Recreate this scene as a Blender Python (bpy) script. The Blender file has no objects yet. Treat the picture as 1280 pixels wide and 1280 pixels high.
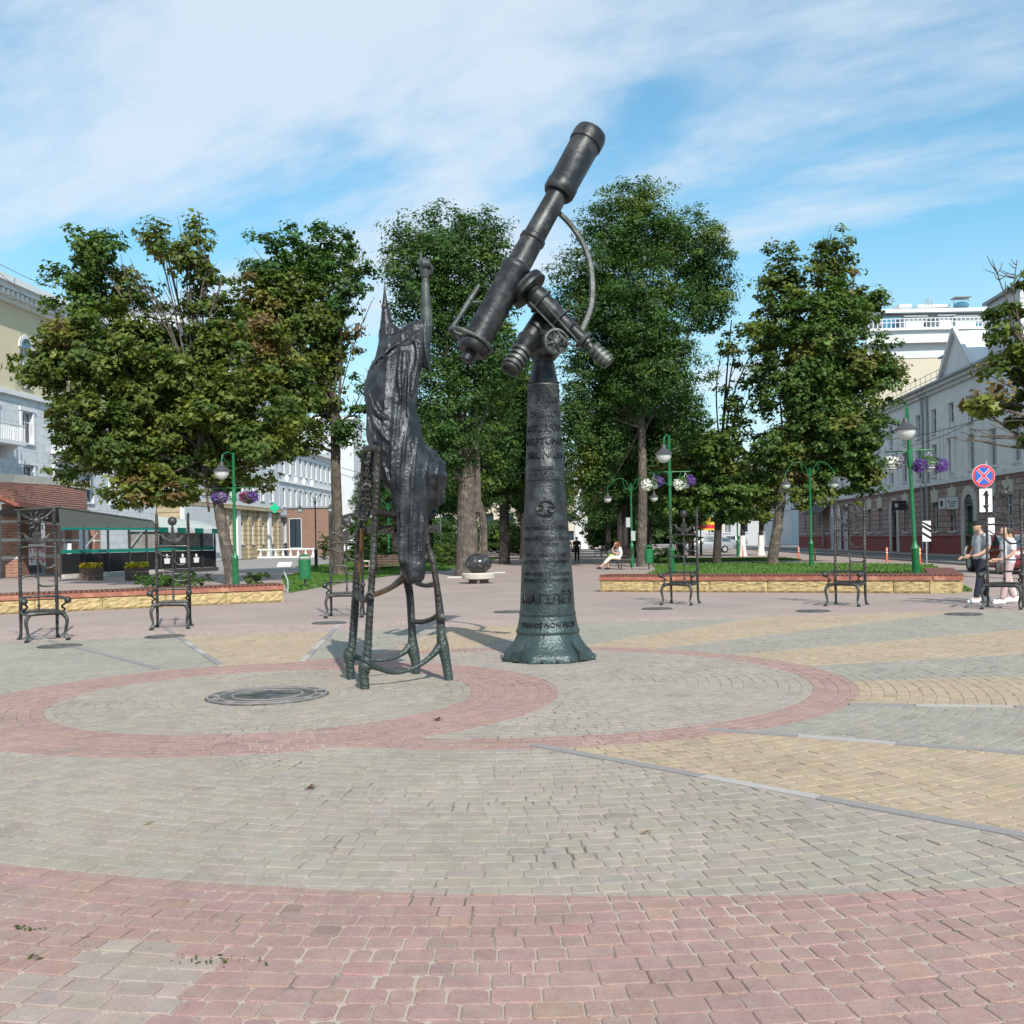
import bpy, bmesh, math, random
import numpy as np
from mathutils import Vector, Matrix, noise
R = math.radians
rnd = random.Random(7)
rng = np.random.default_rng(7)
SC = bpy.context.scene
COL = SC.collection

# ------------------------------------------------------------------ camera, sky, sun
ROLL = R(1.07)
cam = bpy.data.cameras.new('camera'); CAM = bpy.data.objects.new('camera', cam); COL.objects.link(CAM)
cam.lens = 36; cam.sensor_width = 36; cam.shift_y = 35/1280; cam.clip_end = 3000; cam.clip_start = 0.05
CAM.location = (0, 0, 1.5)
CAM.matrix_world = Matrix.Translation((0, 0, 1.5)) @ Matrix.Rotation(R(90), 4, 'X') @ Matrix.Rotation(-ROLL, 4, 'Z')
SC.camera = CAM
SC.view_settings.view_transform = 'Standard'; SC.view_settings.look = 'None'
SC.view_settings.exposure = 0.1; SC.view_settings.gamma = 1; SC.view_settings.use_curve_mapping = False
SC.cycles.max_bounces = 7; SC.cycles.transparent_max_bounces = 12
SC.cycles.use_denoising = True
SUN_EL = R(40); SUNH = Vector((0.30, -0.954))
W = bpy.data.worlds.new('World'); SC.world = W; W.use_nodes = True
nt = W.node_tree; nt.nodes.clear()
def N(t, kind, **kw):
    n = t.nodes.new(kind)
    for k, v in kw.items():
        if hasattr(n, k): setattr(n, k, v)
        else: n.inputs[k.replace('_', ' ')].default_value = v
    return n
def L(t, a, b): t.links.new(a, b)
wo = N(nt, 'ShaderNodeOutputWorld'); bg = N(nt, 'ShaderNodeBackground'); bg.inputs['Strength'].default_value = 0.125
sky = N(nt, 'ShaderNodeTexSky'); sky.sky_type = 'NISHITA'; sky.sun_disc = False
sky.sun_elevation = SUN_EL; sky.sun_rotation = math.atan2(SUNH.x, SUNH.y); sky.air_density = 1.25; sky.dust_density = 0.6; sky.ozone_density = 2.2
tc = N(nt, 'ShaderNodeTexCoord'); sep = N(nt, 'ShaderNodeSeparateXYZ'); L(nt, tc.outputs['Generated'], sep.inputs[0])
def wm(op, a, b=None):
    m = N(nt, 'ShaderNodeMath'); m.operation = op
    for i, v in enumerate((a, b)):
        if v is None: continue
        if isinstance(v, (int, float)): m.inputs[i].default_value = v
        else: L(nt, v, m.inputs[i])
    return m.outputs[0]
zz = wm('ADD', wm('MAXIMUM', sep.outputs['Z'], 0.0), 0.22)
cx = wm('DIVIDE', sep.outputs['X'], zz); cy = wm('DIVIDE', sep.outputs['Y'], zz)
comb = N(nt, 'ShaderNodeCombineXYZ'); L(nt, cx, comb.inputs[0]); L(nt, cy, comb.inputs[1])
mp = N(nt, 'ShaderNodeMapping'); mp.inputs['Scale'].default_value = (0.8, 1.8, 1); mp.inputs['Location'].default_value = (15.0, 2.5, 0)
mr0 = N(nt, 'ShaderNodeMapping'); mr0.inputs['Rotation'].default_value = (0, 0, R(24)); L(nt, comb.outputs[0], mr0.inputs[0]); L(nt, mr0.outputs[0], mp.inputs[0])
n1 = N(nt, 'ShaderNodeTexNoise'); n1.inputs['Scale'].default_value = 1.0; n1.inputs['Detail'].default_value = 9; n1.inputs['Roughness'].default_value = 0.56; n1.inputs['Distortion'].default_value = 0.45
L(nt, mp.outputs[0], n1.inputs['Vector'])
n2 = N(nt, 'ShaderNodeTexNoise'); n2.inputs['Scale'].default_value = 3.6; n2.inputs['Detail'].default_value = 6; n2.inputs['Roughness'].default_value = 0.6
L(nt, mp.outputs[0], n2.inputs['Vector'])
cl = wm('ADD', wm('MULTIPLY', n1.outputs[0], 0.78), wm('MULTIPLY', n2.outputs[0], 0.22))
cl = wm('SUBTRACT', cl, wm('MULTIPLY', sep.outputs['X'], 0.05))
rp = N(nt, 'ShaderNodeValToRGB'); rp.color_ramp.elements[0].position = 0.41; rp.color_ramp.elements[1].position = 0.60
rp.color_ramp.elements[0].color = (0.07, 0.07, 0.07, 1); rp.color_ramp.elements[1].color = (0.86, 0.86, 0.86, 1); rp.color_ramp.interpolation = 'EASE'
L(nt, cl, rp.inputs[0])
mx = N(nt, 'ShaderNodeMix'); mx.data_type = 'RGBA'; hz = wm('SUBTRACT', 1.0, wm('MULTIPLY', wm('MAXIMUM', sep.outputs['Z'], 0.0), 3.4)); L(nt, wm('MAXIMUM', rp.outputs[0], wm('MULTIPLY', wm('MAXIMUM', hz, 0.0), .95)), mx.inputs[0])
hs = N(nt, 'ShaderNodeMix'); hs.data_type = 'RGBA'; hs.blend_type = 'MULTIPLY'; hs.inputs[0].default_value = 1; hs.inputs[7].default_value = (0.72, 1.26, 1.32, 1)
L(nt, sky.outputs[0], hs.inputs[6])
L(nt, hs.outputs[2], mx.inputs[6]); mx.inputs[7].default_value = (5.6, 6.4, 7.2, 1)
L(nt, mx.outputs[2], bg.inputs[0]); L(nt, bg.outputs[0], wo.inputs[0])
sl = bpy.data.lights.new('sun', 'SUN'); sl.energy = 5.0; sl.angle = R(0.53); sl.color = (1.0, 0.94, 0.85)
SUN = bpy.data.objects.new('sun', sl); COL.objects.link(SUN)
sd = Vector((SUNH.x*math.cos(SUN_EL), SUNH.y*math.cos(SUN_EL), math.sin(SUN_EL))).normalized()
SUN.rotation_euler = sd.to_track_quat('Z', 'Y').to_euler(); SUN.location = (30, -60, 60)

# ------------------------------------------------------------------ measuring
_c, _s = math.cos(ROLL), math.sin(ROLL)
def UV(px, py):
    u, v = px-640, py-640
    return u*_c-v*_s, u*_s+v*_c-35
def G(px, py):
    u, v = UV(px, py); Y = 1920/v
    return u/1280*Y, Y
def P(px, py, Y):
    u, v = UV(px, py)
    return Vector((u/1280*Y, Y, 1.5-v*Y/1280))

# ------------------------------------------------------------------ materials
MAT = {}
def mat(name, col, rough=0.8, metal=0.0, var=0.15, scale=6.0, bump=0.0, bscale=40.0, col2=None, c2lo=0.5, c2hi=0.65, c2scale=2.0, trans=0.0, spec=0.5, coat=0.0):
    m = bpy.data.materials.new(name); m.use_nodes = True; t = m.node_tree
    b = t.nodes['Principled BSDF']; b.inputs['Roughness'].default_value = rough; b.inputs['Metallic'].default_value = metal
    b.inputs['Specular IOR Level'].default_value = spec
    if coat: b.inputs['Coat Weight'].default_value = coat
    co = N(t, 'ShaderNodeTexCoord')
    base = None
    rgb = N(t, 'ShaderNodeRGB'); rgb.outputs[0].default_value = (*col, 1); base = rgb.outputs[0]
    if col2:
        q = N(t, 'ShaderNodeTexNoise'); q.inputs['Scale'].default_value = c2scale; q.inputs['Detail'].default_value = 5; L(t, co.outputs['Object'], q.inputs[0])
        r = N(t, 'ShaderNodeValToRGB'); r.color_ramp.elements[0].position = c2lo; r.color_ramp.elements[1].position = c2hi; L(t, q.outputs[0], r.inputs[0])
        x = N(t, 'ShaderNodeMix'); x.data_type = 'RGBA'; L(t, r.outputs[0], x.inputs[0]); L(t, base, x.inputs[6]); x.inputs[7].default_value = (*col2, 1); base = x.outputs[2]
    if var:
        q = N(t, 'ShaderNodeTexNoise'); q.inputs['Scale'].default_value = scale; q.inputs['Detail'].default_value = 6; q.inputs['Roughness'].default_value = 0.65; L(t, co.outputs['Object'], q.inputs[0])
        mr = N(t, 'ShaderNodeMapRange'); mr.inputs[1].default_value = 0.3; mr.inputs[2].default_value = 0.7; mr.inputs[3].default_value = 1-var; mr.inputs[4].default_value = 1+var; L(t, q.outputs[0], mr.inputs[0])
        x = N(t, 'ShaderNodeMix'); x.data_type = 'RGBA'; x.blend_type = 'MULTIPLY'; x.inputs[0].default_value = 1; L(t, base, x.inputs[6]); L(t, mr.outputs[0], x.inputs[7]); base = x.outputs[2]
    L(t, base, b.inputs['Base Color'])
    if bump:
        q = N(t, 'ShaderNodeTexNoise'); q.inputs['Scale'].default_value = bscale; q.inputs['Detail'].default_value = 5; L(t, co.outputs['Object'], q.inputs[0])
        bb = N(t, 'ShaderNodeBump'); bb.inputs['Strength'].default_value = bump; bb.inputs['Distance'].default_value = 0.02; L(t, q.outputs[0], bb.inputs['Height']); L(t, bb.outputs[0], b.inputs['Normal'])
    MAT[name] = m
    return m
def glass(name, col=(0.03, 0.045, 0.06), rough=0.06):
    m = mat(name, col, rough=rough, var=0.0, spec=0.9); return m
def brickmat(name, c1, c2, mortar, bw, bh, ms=0.012, rough=0.9, bump=0.4, axis='X'):
    m = mat(name, c1, rough=rough, var=0); t = m.node_tree; b = t.nodes['Principled BSDF']
    co = N(t, 'ShaderNodeTexCoord'); sp = N(t, 'ShaderNodeSeparateXYZ'); cb = N(t, 'ShaderNodeCombineXYZ'); L(t, co.outputs['Object'], sp.inputs[0])
    ad = N(t, 'ShaderNodeMath'); ad.operation = 'ADD'; L(t, sp.outputs['X'], ad.inputs[0]); L(t, sp.outputs['Y'], ad.inputs[1])
    L(t, ad.outputs[0] if axis == 'XY' else sp.outputs[axis], cb.inputs[0]); L(t, sp.outputs['Z'], cb.inputs[1])
    k = N(t, 'ShaderNodeTexBrick'); k.inputs['Scale'].default_value = 1; k.inputs['Brick Width'].default_value = bw; k.inputs['Row Height'].default_value = bh
    k.inputs['Mortar Size'].default_value = ms; k.inputs['Color1'].default_value = (*c1, 1); k.inputs['Color2'].default_value = (*c2, 1); k.inputs['Mortar'].default_value = (*mortar, 1)
    k.inputs['Bias'].default_value = 0; L(t, cb.outputs[0], k.inputs[0])
    q = N(t, 'ShaderNodeTexNoise'); q.inputs['Scale'].default_value = 1.7; q.inputs['Detail'].default_value = 6; L(t, co.outputs['Object'], q.inputs[0])
    mr = N(t, 'ShaderNodeMapRange'); mr.inputs[1].default_value = 0.3; mr.inputs[2].default_value = 0.7; mr.inputs[3].default_value = .85; mr.inputs[4].default_value = 1.12; L(t, q.outputs[0], mr.inputs[0])
    x = N(t, 'ShaderNodeMix'); x.data_type = 'RGBA'; x.blend_type = 'MULTIPLY'; x.inputs[0].default_value = 1; L(t, k.outputs[0], x.inputs[6]); L(t, mr.outputs[0], x.inputs[7])
    L(t, x.outputs[2], b.inputs['Base Color'])
    bb = N(t, 'ShaderNodeBump'); bb.invert = True; bb.inputs['Strength'].default_value = bump; bb.inputs['Distance'].default_value = 0.03; L(t, k.outputs[1], bb.inputs['Height']); L(t, bb.outputs[0], b.inputs['Normal'])
    return m
def attrmat(name, rough=0.9, leaf=False, grain=0.1, bump=0.15):
    m = bpy.data.materials.new(name); m.use_nodes = True; t = m.node_tree; b = t.nodes['Principled BSDF']; b.inputs['Roughness'].default_value = rough
    a = N(t, 'ShaderNodeAttribute'); a.attribute_name = 'tint'
    if leaf:
        b.inputs['Specular IOR Level'].default_value = 0.28
        L(t, a.outputs['Color'], b.inputs['Base Color'])
        tr = N(t, 'ShaderNodeBsdfTranslucent'); x = N(t, 'ShaderNodeMix'); x.data_type = 'RGBA'; x.blend_type = 'MULTIPLY'; x.inputs[0].default_value = 1
        L(t, a.outputs['Color'], x.inputs[6]); x.inputs[7].default_value = (1.3, 1.45, 0.6, 1); L(t, x.outputs[2], tr.inputs[0])
        ms = N(t, 'ShaderNodeMixShader'); ms.inputs[0].default_value = 0.3; L(t, b.outputs[0], ms.inputs[1]); L(t, tr.outputs[0], ms.inputs[2])
        L(t, ms.outputs[0], t.nodes['Material Output'].inputs[0])
    else:
        g = N(t, 'ShaderNodeNewGeometry')
        base = a.outputs['Color']
        for sc, lo, hi in ((1.1, .93, 1.08), (9, 1-grain, 1+grain), (150, 1-grain*1.8, 1+grain*1.8)):
            q = N(t, 'ShaderNodeTexNoise'); q.inputs['Scale'].default_value = sc; q.inputs['Detail'].default_value = 4; L(t, g.outputs['Position'], q.inputs[0])
            mr = N(t, 'ShaderNodeMapRange'); mr.inputs[1].default_value = 0.3; mr.inputs[2].default_value = 0.7; mr.inputs[3].default_value = lo; mr.inputs[4].default_value = hi; L(t, q.outputs[0], mr.inputs[0])
            x = N(t, 'ShaderNodeMix'); x.data_type = 'RGBA'; x.blend_type = 'MULTIPLY'; x.inputs[0].default_value = 1; L(t, base, x.inputs[6]); L(t, mr.outputs[0], x.inputs[7]); base = x.outputs[2]
        q = N(t, 'ShaderNodeTexNoise'); q.inputs['Scale'].default_value = 22; q.inputs['Detail'].default_value = 7; q.inputs['Roughness'].default_value = .75; L(t, g.outputs['Position'], q.inputs[0])
        r = N(t, 'ShaderNodeValToRGB'); r.color_ramp.elements[0].position = .46; r.color_ramp.elements[1].position = .72; r.color_ramp.elements[1].color = (.5, .5, .5, 1); L(t, q.outputs[0], r.inputs[0])
        x = N(t, 'ShaderNodeMix'); x.data_type = 'RGBA'; L(t, r.outputs[0], x.inputs[0]); L(t, base, x.inputs[6]); x.inputs[7].default_value = (.34, .29, .245, 1); base = x.outputs[2]
        q = N(t, 'ShaderNodeTexNoise'); q.inputs['Scale'].default_value = .6; q.inputs['Detail'].default_value = 9; q.inputs['Roughness'].default_value = .7; L(t, g.outputs['Position'], q.inputs[0])
        r = N(t, 'ShaderNodeValToRGB'); r.color_ramp.elements[0].position = .56; r.color_ramp.elements[1].position = .76; r.color_ramp.elements[1].color = (.55, .55, .55, 1); L(t, q.outputs[0], r.inputs[0])
        x = N(t, 'ShaderNodeMix'); x.data_type = 'RGBA'; L(t, r.outputs[0], x.inputs[0]); L(t, base, x.inputs[6]); x.inputs[7].default_value = (.37, .33, .28, 1); base = x.outputs[2]
        for sc_, lo_, hi_, st_ in ((1.9, .58, .74, .35), (14, .67, .72, .45)):   # dirt and gum spots
            q = N(t, 'ShaderNodeTexNoise'); q.inputs['Scale'].default_value = sc_; q.inputs['Detail'].default_value = 6; L(t, g.outputs['Position'], q.inputs[0])
            r = N(t, 'ShaderNodeValToRGB'); r.color_ramp.elements[0].position = lo_; r.color_ramp.elements[1].position = hi_; r.color_ramp.elements[1].color = (st_, st_, st_, 1); L(t, q.outputs[0], r.inputs[0])
            x = N(t, 'ShaderNodeMix'); x.data_type = 'RGBA'; L(t, r.outputs[0], x.inputs[0]); L(t, base, x.inputs[6]); x.inputs[7].default_value = (.15, .13, .11, 1); base = x.outputs[2]
        L(t, base, b.inputs['Base Color'])
        q = N(t, 'ShaderNodeTexNoise'); q.inputs['Scale'].default_value = 180; q.inputs['Detail'].default_value = 4; L(t, g.outputs['Position'], q.inputs[0])
        bb = N(t, 'ShaderNodeBump'); bb.inputs['Strength'].default_value = bump; bb.inputs['Distance'].default_value = 0.01; L(t, q.outputs[0], bb.inputs['Height']); L(t, bb.outputs[0], b.inputs['Normal'])
    MAT[name] = m
    return m
attrmat('paver'); attrmat('leaf', rough=0.5, leaf=True)
mat('sand', (.40, .33, .275), var=.2, scale=3, bump=.3, bscale=120, col2=(.15, .125, .10), c2lo=.52, c2hi=.64, c2scale=1.6)
mat('granite', (.245, .225, .22), var=.25, scale=160, bump=.1, bscale=90)
mat('granite_pale', (.37, .34, .32), var=.2, scale=160)
mat('asphalt', (.14, .14, .145), var=.2, scale=2.5, bump=.3, bscale=150)
mat('far_paving', (.325, .25, .22), var=.10, scale=.6, bump=.2, bscale=60, col2=(.285, .238, .21), c2scale=.25)
mat('grey_paving', (.27, .25, .235), var=.12, scale=.5, bump=.2, bscale=60)
mat('grass', (.085, .165, .025), var=.35, scale=3, bump=.8, bscale=60, col2=(.13, .17, .045), c2scale=.8)
def bronze(name, c, c2, c3, lo=.48, hi=.62, bump=.35, bscale=28, zpat=None, rough=.5, metal=.5):
    m = mat(name, c, rough=rough, metal=metal, var=.25, scale=9, col2=c2, c2lo=lo, c2hi=hi, c2scale=5, bump=bump, bscale=bscale)
    t = m.node_tree; b = t.nodes['Principled BSDF']
    base = b.inputs['Base Color'].links[0].from_socket
    if zpat:
        g = N(t, 'ShaderNodeNewGeometry'); sp = N(t, 'ShaderNodeSeparateXYZ'); L(t, g.outputs['Position'], sp.inputs[0])
        q = N(t, 'ShaderNodeTexNoise'); q.inputs['Scale'].default_value = 6; q.inputs['Detail'].default_value = 6; L(t, g.outputs['Position'], q.inputs[0])
        ad = N(t, 'ShaderNodeMath'); ad.operation = 'MULTIPLY_ADD'; L(t, q.outputs[0], ad.inputs[0]); ad.inputs[1].default_value = -zpat; L(t, sp.outputs['Z'], ad.inputs[2])
        mr = N(t, 'ShaderNodeMapRange'); mr.inputs[1].default_value = -zpat*.1; mr.inputs[2].default_value = zpat*.6; mr.inputs[3].default_value = .6; mr.inputs[4].default_value = 0; L(t, ad.outputs[0], mr.inputs[0])
        x = N(t, 'ShaderNodeMix'); x.data_type = 'RGBA'; L(t, mr.outputs[0], x.inputs[0]); L(t, base, x.inputs[6]); x.inputs[7].default_value = (*c3, 1); base = x.outputs[2]
        L(t, base, b.inputs['Base Color'])
    return m
bronze('bronze_pillar', (.032, .036, .040), (.075, .083, .086), (.06, .10, .095), zpat=1.2, rough=.42, bump=.6)
bronze('bronze_tube', (.022, .024, .026), (.06, .062, .062), (.1, .15, .14), rough=.45, bump=.25, bscale=20)
bronze('bronze_light', (.06, .068, .064), (.11, .12, .11), (.1, .15, .14), rough=.5)
bronze('bronze_robe', (.024, .027, .031), (.058, .064, .069), (.1, .15, .14), bump=.45, bscale=34, rough=.4)
bronze('bronze_chair', (.035, .03, .026), (.075, .075, .07), (.07, .105, .10), zpat=.8, bump=.9, bscale=26, rough=.45)
bronze('bronze_seat', (.04, .037, .035), (.08, .078, .074), (.07, .09, .085), zpat=.2, bump=.4, bscale=30, rough=.45)
bronze('bronze_disc', (.11, .105, .095), (.20, .19, .17), (.1, .15, .14), rough=.6)
bronze('bronze_gold', (.28, .16, .075), (.13, .085, .05), (.1, .15, .14), rough=.35, metal=.8)
mat('bark', (.10, .08, .065), var=.4, scale=5, bump=1.0, bscale=14, col2=(.17, .135, .105), c2scale=3)
mat('bark_dark', (.045, .037, .03), var=.35, scale=5, bump=1.0, bscale=14)
def barkify(n):
    m = MAT[n]; t = m.node_tree; b = t.nodes['Principled BSDF']; co = N(t, 'ShaderNodeTexCoord'); mpn = N(t, 'ShaderNodeMapping'); mpn.inputs['Scale'].default_value = (9, 9, 1.6); L(t, co.outputs['Object'], mpn.inputs[0])
    q = N(t, 'ShaderNodeTexVoronoi'); q.feature = 'DISTANCE_TO_EDGE'; q.inputs['Scale'].default_value = 1.0; L(t, mpn.outputs[0], q.inputs[0])
    q2 = N(t, 'ShaderNodeTexNoise'); q2.inputs['Scale'].default_value = 2.0; q2.inputs['Detail'].default_value = 8; L(t, mpn.outputs[0], q2.inputs[0])
    a = N(t, 'ShaderNodeMath'); a.operation = 'ADD'; L(t, q.outputs[0], a.inputs[0]); L(t, q2.outputs[0], a.inputs[1])
    bb = N(t, 'ShaderNodeBump'); bb.inputs['Strength'].default_value = 1; bb.inputs['Distance'].default_value = .09; L(t, a.outputs[0], bb.inputs['Height']); L(t, bb.outputs[0], b.inputs['Normal'])
barkify('bark'); barkify('bark_dark')
mat('white_wash', (.75, .74, .70), var=.1)
mat('green_paint', (.012, .14, .05), rough=.42, var=.3, scale=5)
mat('teal_paint', (.01, .20, .16), rough=.5, var=.06)
mat('black_paint', (.015, .015, .017), rough=.5, var=.1)
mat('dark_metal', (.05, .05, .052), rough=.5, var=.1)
mat('lamp_glass', (.62, .63, .62), rough=.25, var=.04)
mat('wood_slat', (.15, .055, .038), rough=.6, var=.2, scale=12)
mat('wood_fascia', (.30, .105, .07), rough=.65, var=.2, scale=9, col2=(.42, .2, .12), c2scale=4)
mat('yellow_stone', (.44, .33, .16), var=.25, scale=7, bump=.7, bscale=30, col2=(.34, .25, .12), c2scale=5)
mat('cream', (.60, .52, .36), var=.05, scale=1)
brickmat('ashlar', (.56, .59, .62), (.60, .62, .64), (.44, .46, .48), 1.3, .62, .02, bump=.3)
brickmat('rustic', (.33, .245, .225), (.39, .30, .275), (.15, .11, .10), .95, .36, .03, bump=.9)
brickmat('red_brick', (.27, .11, .07), (.32, .145, .10), (.33, .25, .2), .5, .15, .02, axis='XY')
brickmat('yellow_block', (.40, .33, .215), (.45, .37, .25), (.28, .2, .1), 1.1, .5, .05, bump=.9)
brickmat('roof_tile', (.27, .125, .09), (.33, .165, .12), (.13, .06, .045), .3, .22, .025, bump=.8)
mat('white_plaster', (.54, .56, .58), var=.05, scale=.7)
mat('grey_plaster', (.70, .72, .72), var=.07, scale=.7)
mat('pale_stone', (.50, .49, .44), var=.08, scale=2)
mat('cream_light', (.50, .44, .34), var=.04, scale=1)
mat('white_trim', (.64, .65, .66), var=.05)
mat('grey_roof', (.25, .27, .29), rough=.5, var=.1)
mat('grey_wall', (.28, .28, .28), var=.06)
mat('red_plinth', (.26, .065, .06), var=.15, scale=3)
mat('brown_panel', (.23, .135, .10), var=.1, scale=3)
glass('window_glass'); glass('blue_glass', (.05, .17, .26))
mat('fabric_grey', (.075, .085, .082), rough=.9, var=.1)
mat('fabric_pale', (.36, .40, .38), rough=.9, var=.08)
mat('fence_wood', (.30, .28, .26), rough=.8, var=.3, scale=3)
mat('sign_white', (.78, .79, .80), rough=.4, var=0); mat('sign_red', (.62, .03, .05), rough=.4, var=0); mat('sign_blue', (.03, .10, .42), rough=.4, var=0)
mat('sign_black', (.012, .012, .012), rough=.4, var=0); mat('sign_yellow', (.8, .5, .04), rough=.5, var=0); mat('cross_green', (.0, .45, .22), rough=.5, var=0)
mat('orange', (.72, .13, .05), rough=.5, var=.05)
mat('zinc', (.38, .40, .42), rough=.45, metal=.4, var=.08)
mat('skin', (.52, .31, .22), rough=.55, var=.05); mat('hair_brown', (.16, .055, .025), rough=.6, var=.3, scale=40, bump=.6, bscale=60)
mat('hair_blond', (.42, .27, .13), rough=.6, var=.3, scale=40, bump=.6, bscale=60); mat('hair_dark', (.055, .035, .025), rough=.6, var=.3, scale=40)
mat('cloth_grey', (.33, .36, .39), rough=.9, var=.06); mat('cloth_white', (.74, .74, .76), rough=.9, var=.04); mat('cloth_navy', (.018, .022, .04), rough=.85, var=.1)
mat('cloth_pink', (.46, .34, .34), rough=.9, var=.06); mat('cloth_cream', (.68, .60, .48), rough=.9, var=.06); mat('cloth_black', (.01, .01, .013), rough=.8, var=.1)
mat('cloth_taupe', (.26, .21, .18), rough=.9, var=.08); mat('cloth_lime', (.45, .55, .12), rough=.9, var=.05)
mat('car_red', (.16, .012, .018), rough=.25, coat=.8, var=0); mat('car_grey', (.25, .27, .30), rough=.25, coat=.8, var=0); mat('rubber', (.02, .02, .02), rough=.8, var=0)
mat('concrete', (.48, .44, .39), var=.12, scale=5, bump=.2)
mat('polished_stone', (.03, .03, .032), rough=.2, var=.3, scale=5, col2=(.09, .09, .09), c2lo=.55, c2hi=.6, c2scale=8)
mat('dark_wood', (.10, .065, .05), var=.2, scale=6); mat('soil', (.10, .075, .055), var=.3, scale=5)

# ------------------------------------------------------------------ mesh builder
class MB:
    def __init__(s): s.v = []; s.f = []
    def add(s, vs, fs):
        o = len(s.v); s.v += [tuple(v) for v in vs]; s.f += [tuple(i+o for i in f) for f in fs]; return s
    def box(s, c, d, rz=0.0, M=None):
        cx, cy, cz = c; x, y, z = d[0]/2, d[1]/2, d[2]/2; ca, sa = math.cos(rz), math.sin(rz)
        vs = [(i*x, j*y, k*z) for k in (-1, 1) for j in (-1, 1) for i in (-1, 1)]
        if M is not None: vs = [tuple(M @ Vector(v)) for v in vs]
        vs = [(cx+a*ca-b*sa, cy+a*sa+b*ca, cz+e) for a, b, e in vs]
        return s.add(vs, [(0, 2, 3, 1), (4, 5, 7, 6), (0, 1, 5, 4), (2, 6, 7, 3), (1, 3, 7, 5), (0, 4, 6, 2)])
    def bar(s, a, b, w, h):   # square bar
        a = Vector(a); b = Vector(b); d = (b-a); l = d.length; M = d.to_track_quat('X', 'Z').to_matrix()
        return s.box(tuple((a+b)/2), (l, w, h), 0, M)
    def tube(s, pts, rad, n=10, smooth=True, caps=True):
        pts = [Vector(p) for p in pts]
        if isinstance(rad, (int, float)): rad = [rad]*len(pts)
        if smooth and len(pts) > 2:
            q = []; rr = []; k = 4
            for i in range(len(pts)-1):
                p0 = pts[max(i-1, 0)]; p1 = pts[i]; p2 = pts[i+1]; p3 = pts[min(i+2, len(pts)-1)]
                for j in range(k):
                    t = j/k
                    q.append(0.5*((2*p1)+(p2-p0)*t+(2*p0-5*p1+4*p2-p3)*t*t+(3*p1-p0-3*p2+p3)*t**3)); rr.append(rad[i]*(1-t)+rad[i+1]*t)
            q.append(pts[-1]); rr.append(rad[-1]); pts, rad = q, rr
        T = [(pts[min(i+1, len(pts)-1)]-pts[max(i-1, 0)]).normalized() for i in range(len(pts))]
        up = Vector((0, 0, 1)) if abs(T[0].z) < .9 else Vector((1, 0, 0))
        u = T[0].cross(up).normalized(); vs = []
        for i, p in enumerate(pts):
            u = (u-T[i]*u.dot(T[i])); u = u.normalized() if u.length > 1e-6 else T[i].orthogonal().normalized()
            w = T[i].cross(u)
            for k in range(n):
                a = 2*math.pi*k/n; vs.append(p+(u*math.cos(a)+w*math.sin(a))*rad[i])
        fs = [(i*n+k, i*n+(k+1) % n, (i+1)*n+(k+1) % n, (i+1)*n+k) for i in range(len(pts)-1) for k in range(n)]
        if caps: fs += [tuple(range(n))[::-1], tuple((len(pts)-1)*n+k for k in range(n))]
        return s.add(vs, fs)
    def lathe(s, prof, n=24, c=(0, 0, 0), axis=None, ph=0.0):
        vs = []; M = Matrix.Identity(3) if axis is None else Vector(axis).to_track_quat('Z', 'Y').to_matrix()
        for r, z in prof:
            for k in range(n):
                a = 2*math.pi*k/n+ph; p = M @ Vector((r*math.cos(a), r*math.sin(a), z)); vs.append((p.x+c[0], p.y+c[1], p.z+c[2]))
        m = len(prof)
        fs = [(i*n+k, i*n+(k+1) % n, (i+1)*n+(k+1) % n, (i+1)*n+k) for i in range(m-1) for k in range(n)]
        fs += [tuple(range(n))[::-1], tuple((m-1)*n+k for k in range(n))]
        return s.add(vs, fs)
    def ball(s, c, r, n=12, sc=(1, 1, 1)):
        h = max(4, n//2); prof = [(max(1e-4, r*math.sin(math.pi*i/h)), -r*math.cos(math.pi*i/h)) for i in range(h+1)]
        o = len(s.v); s.lathe(prof, n)
        s.v[o:] = [(x*sc[0]+c[0], y*sc[1]+c[1], z*sc[2]+c[2]) for x, y, z in s.v[o:]]
        return s
    def prism(s, poly, a, b, fn=None):  # poly 2D, extrude a..b, fn maps (x,y,h)
        n = len(poly); f = fn or (lambda x, y, h: (x, y, h))
        vs = [f(x, y, a) for x, y in poly]+[f(x, y, b) for x, y in poly]
        return s.add(vs, [tuple(range(n))[::-1], tuple(range(n, 2*n))]+[(i, (i+1) % n, n+(i+1) % n, n+i) for i in range(n)])
    def loft(s, rings):
        n = len(rings[0]); o = [v for r in rings for v in r]
        fs = [(i*n+k, i*n+(k+1) % n, (i+1)*n+(k+1) % n, (i+1)*n+k) for i in range(len(rings)-1) for k in range(n)]
        fs += [tuple(range(n))[::-1], tuple((len(rings)-1)*n+k for k in range(n))]
        return s.add(o, fs)
    def mesh(s, name, m=None, smooth=False, off=(0, 0, 0)):
        me = bpy.data.meshes.new(name)
        vs = s.v if not any(off) else [(x-off[0], y-off[1], z-off[2]) for x, y, z in s.v]
        me.from_pydata(vs, [], s.f); me.update()
        if m: me.materials.append(MAT[m])
        if smooth:
            me.polygons.foreach_set('use_smooth', [True]*len(me.polygons))
            if hasattr(me, 'set_sharp_from_angle'): me.set_sharp_from_angle(angle=R(38))
        return me
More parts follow.
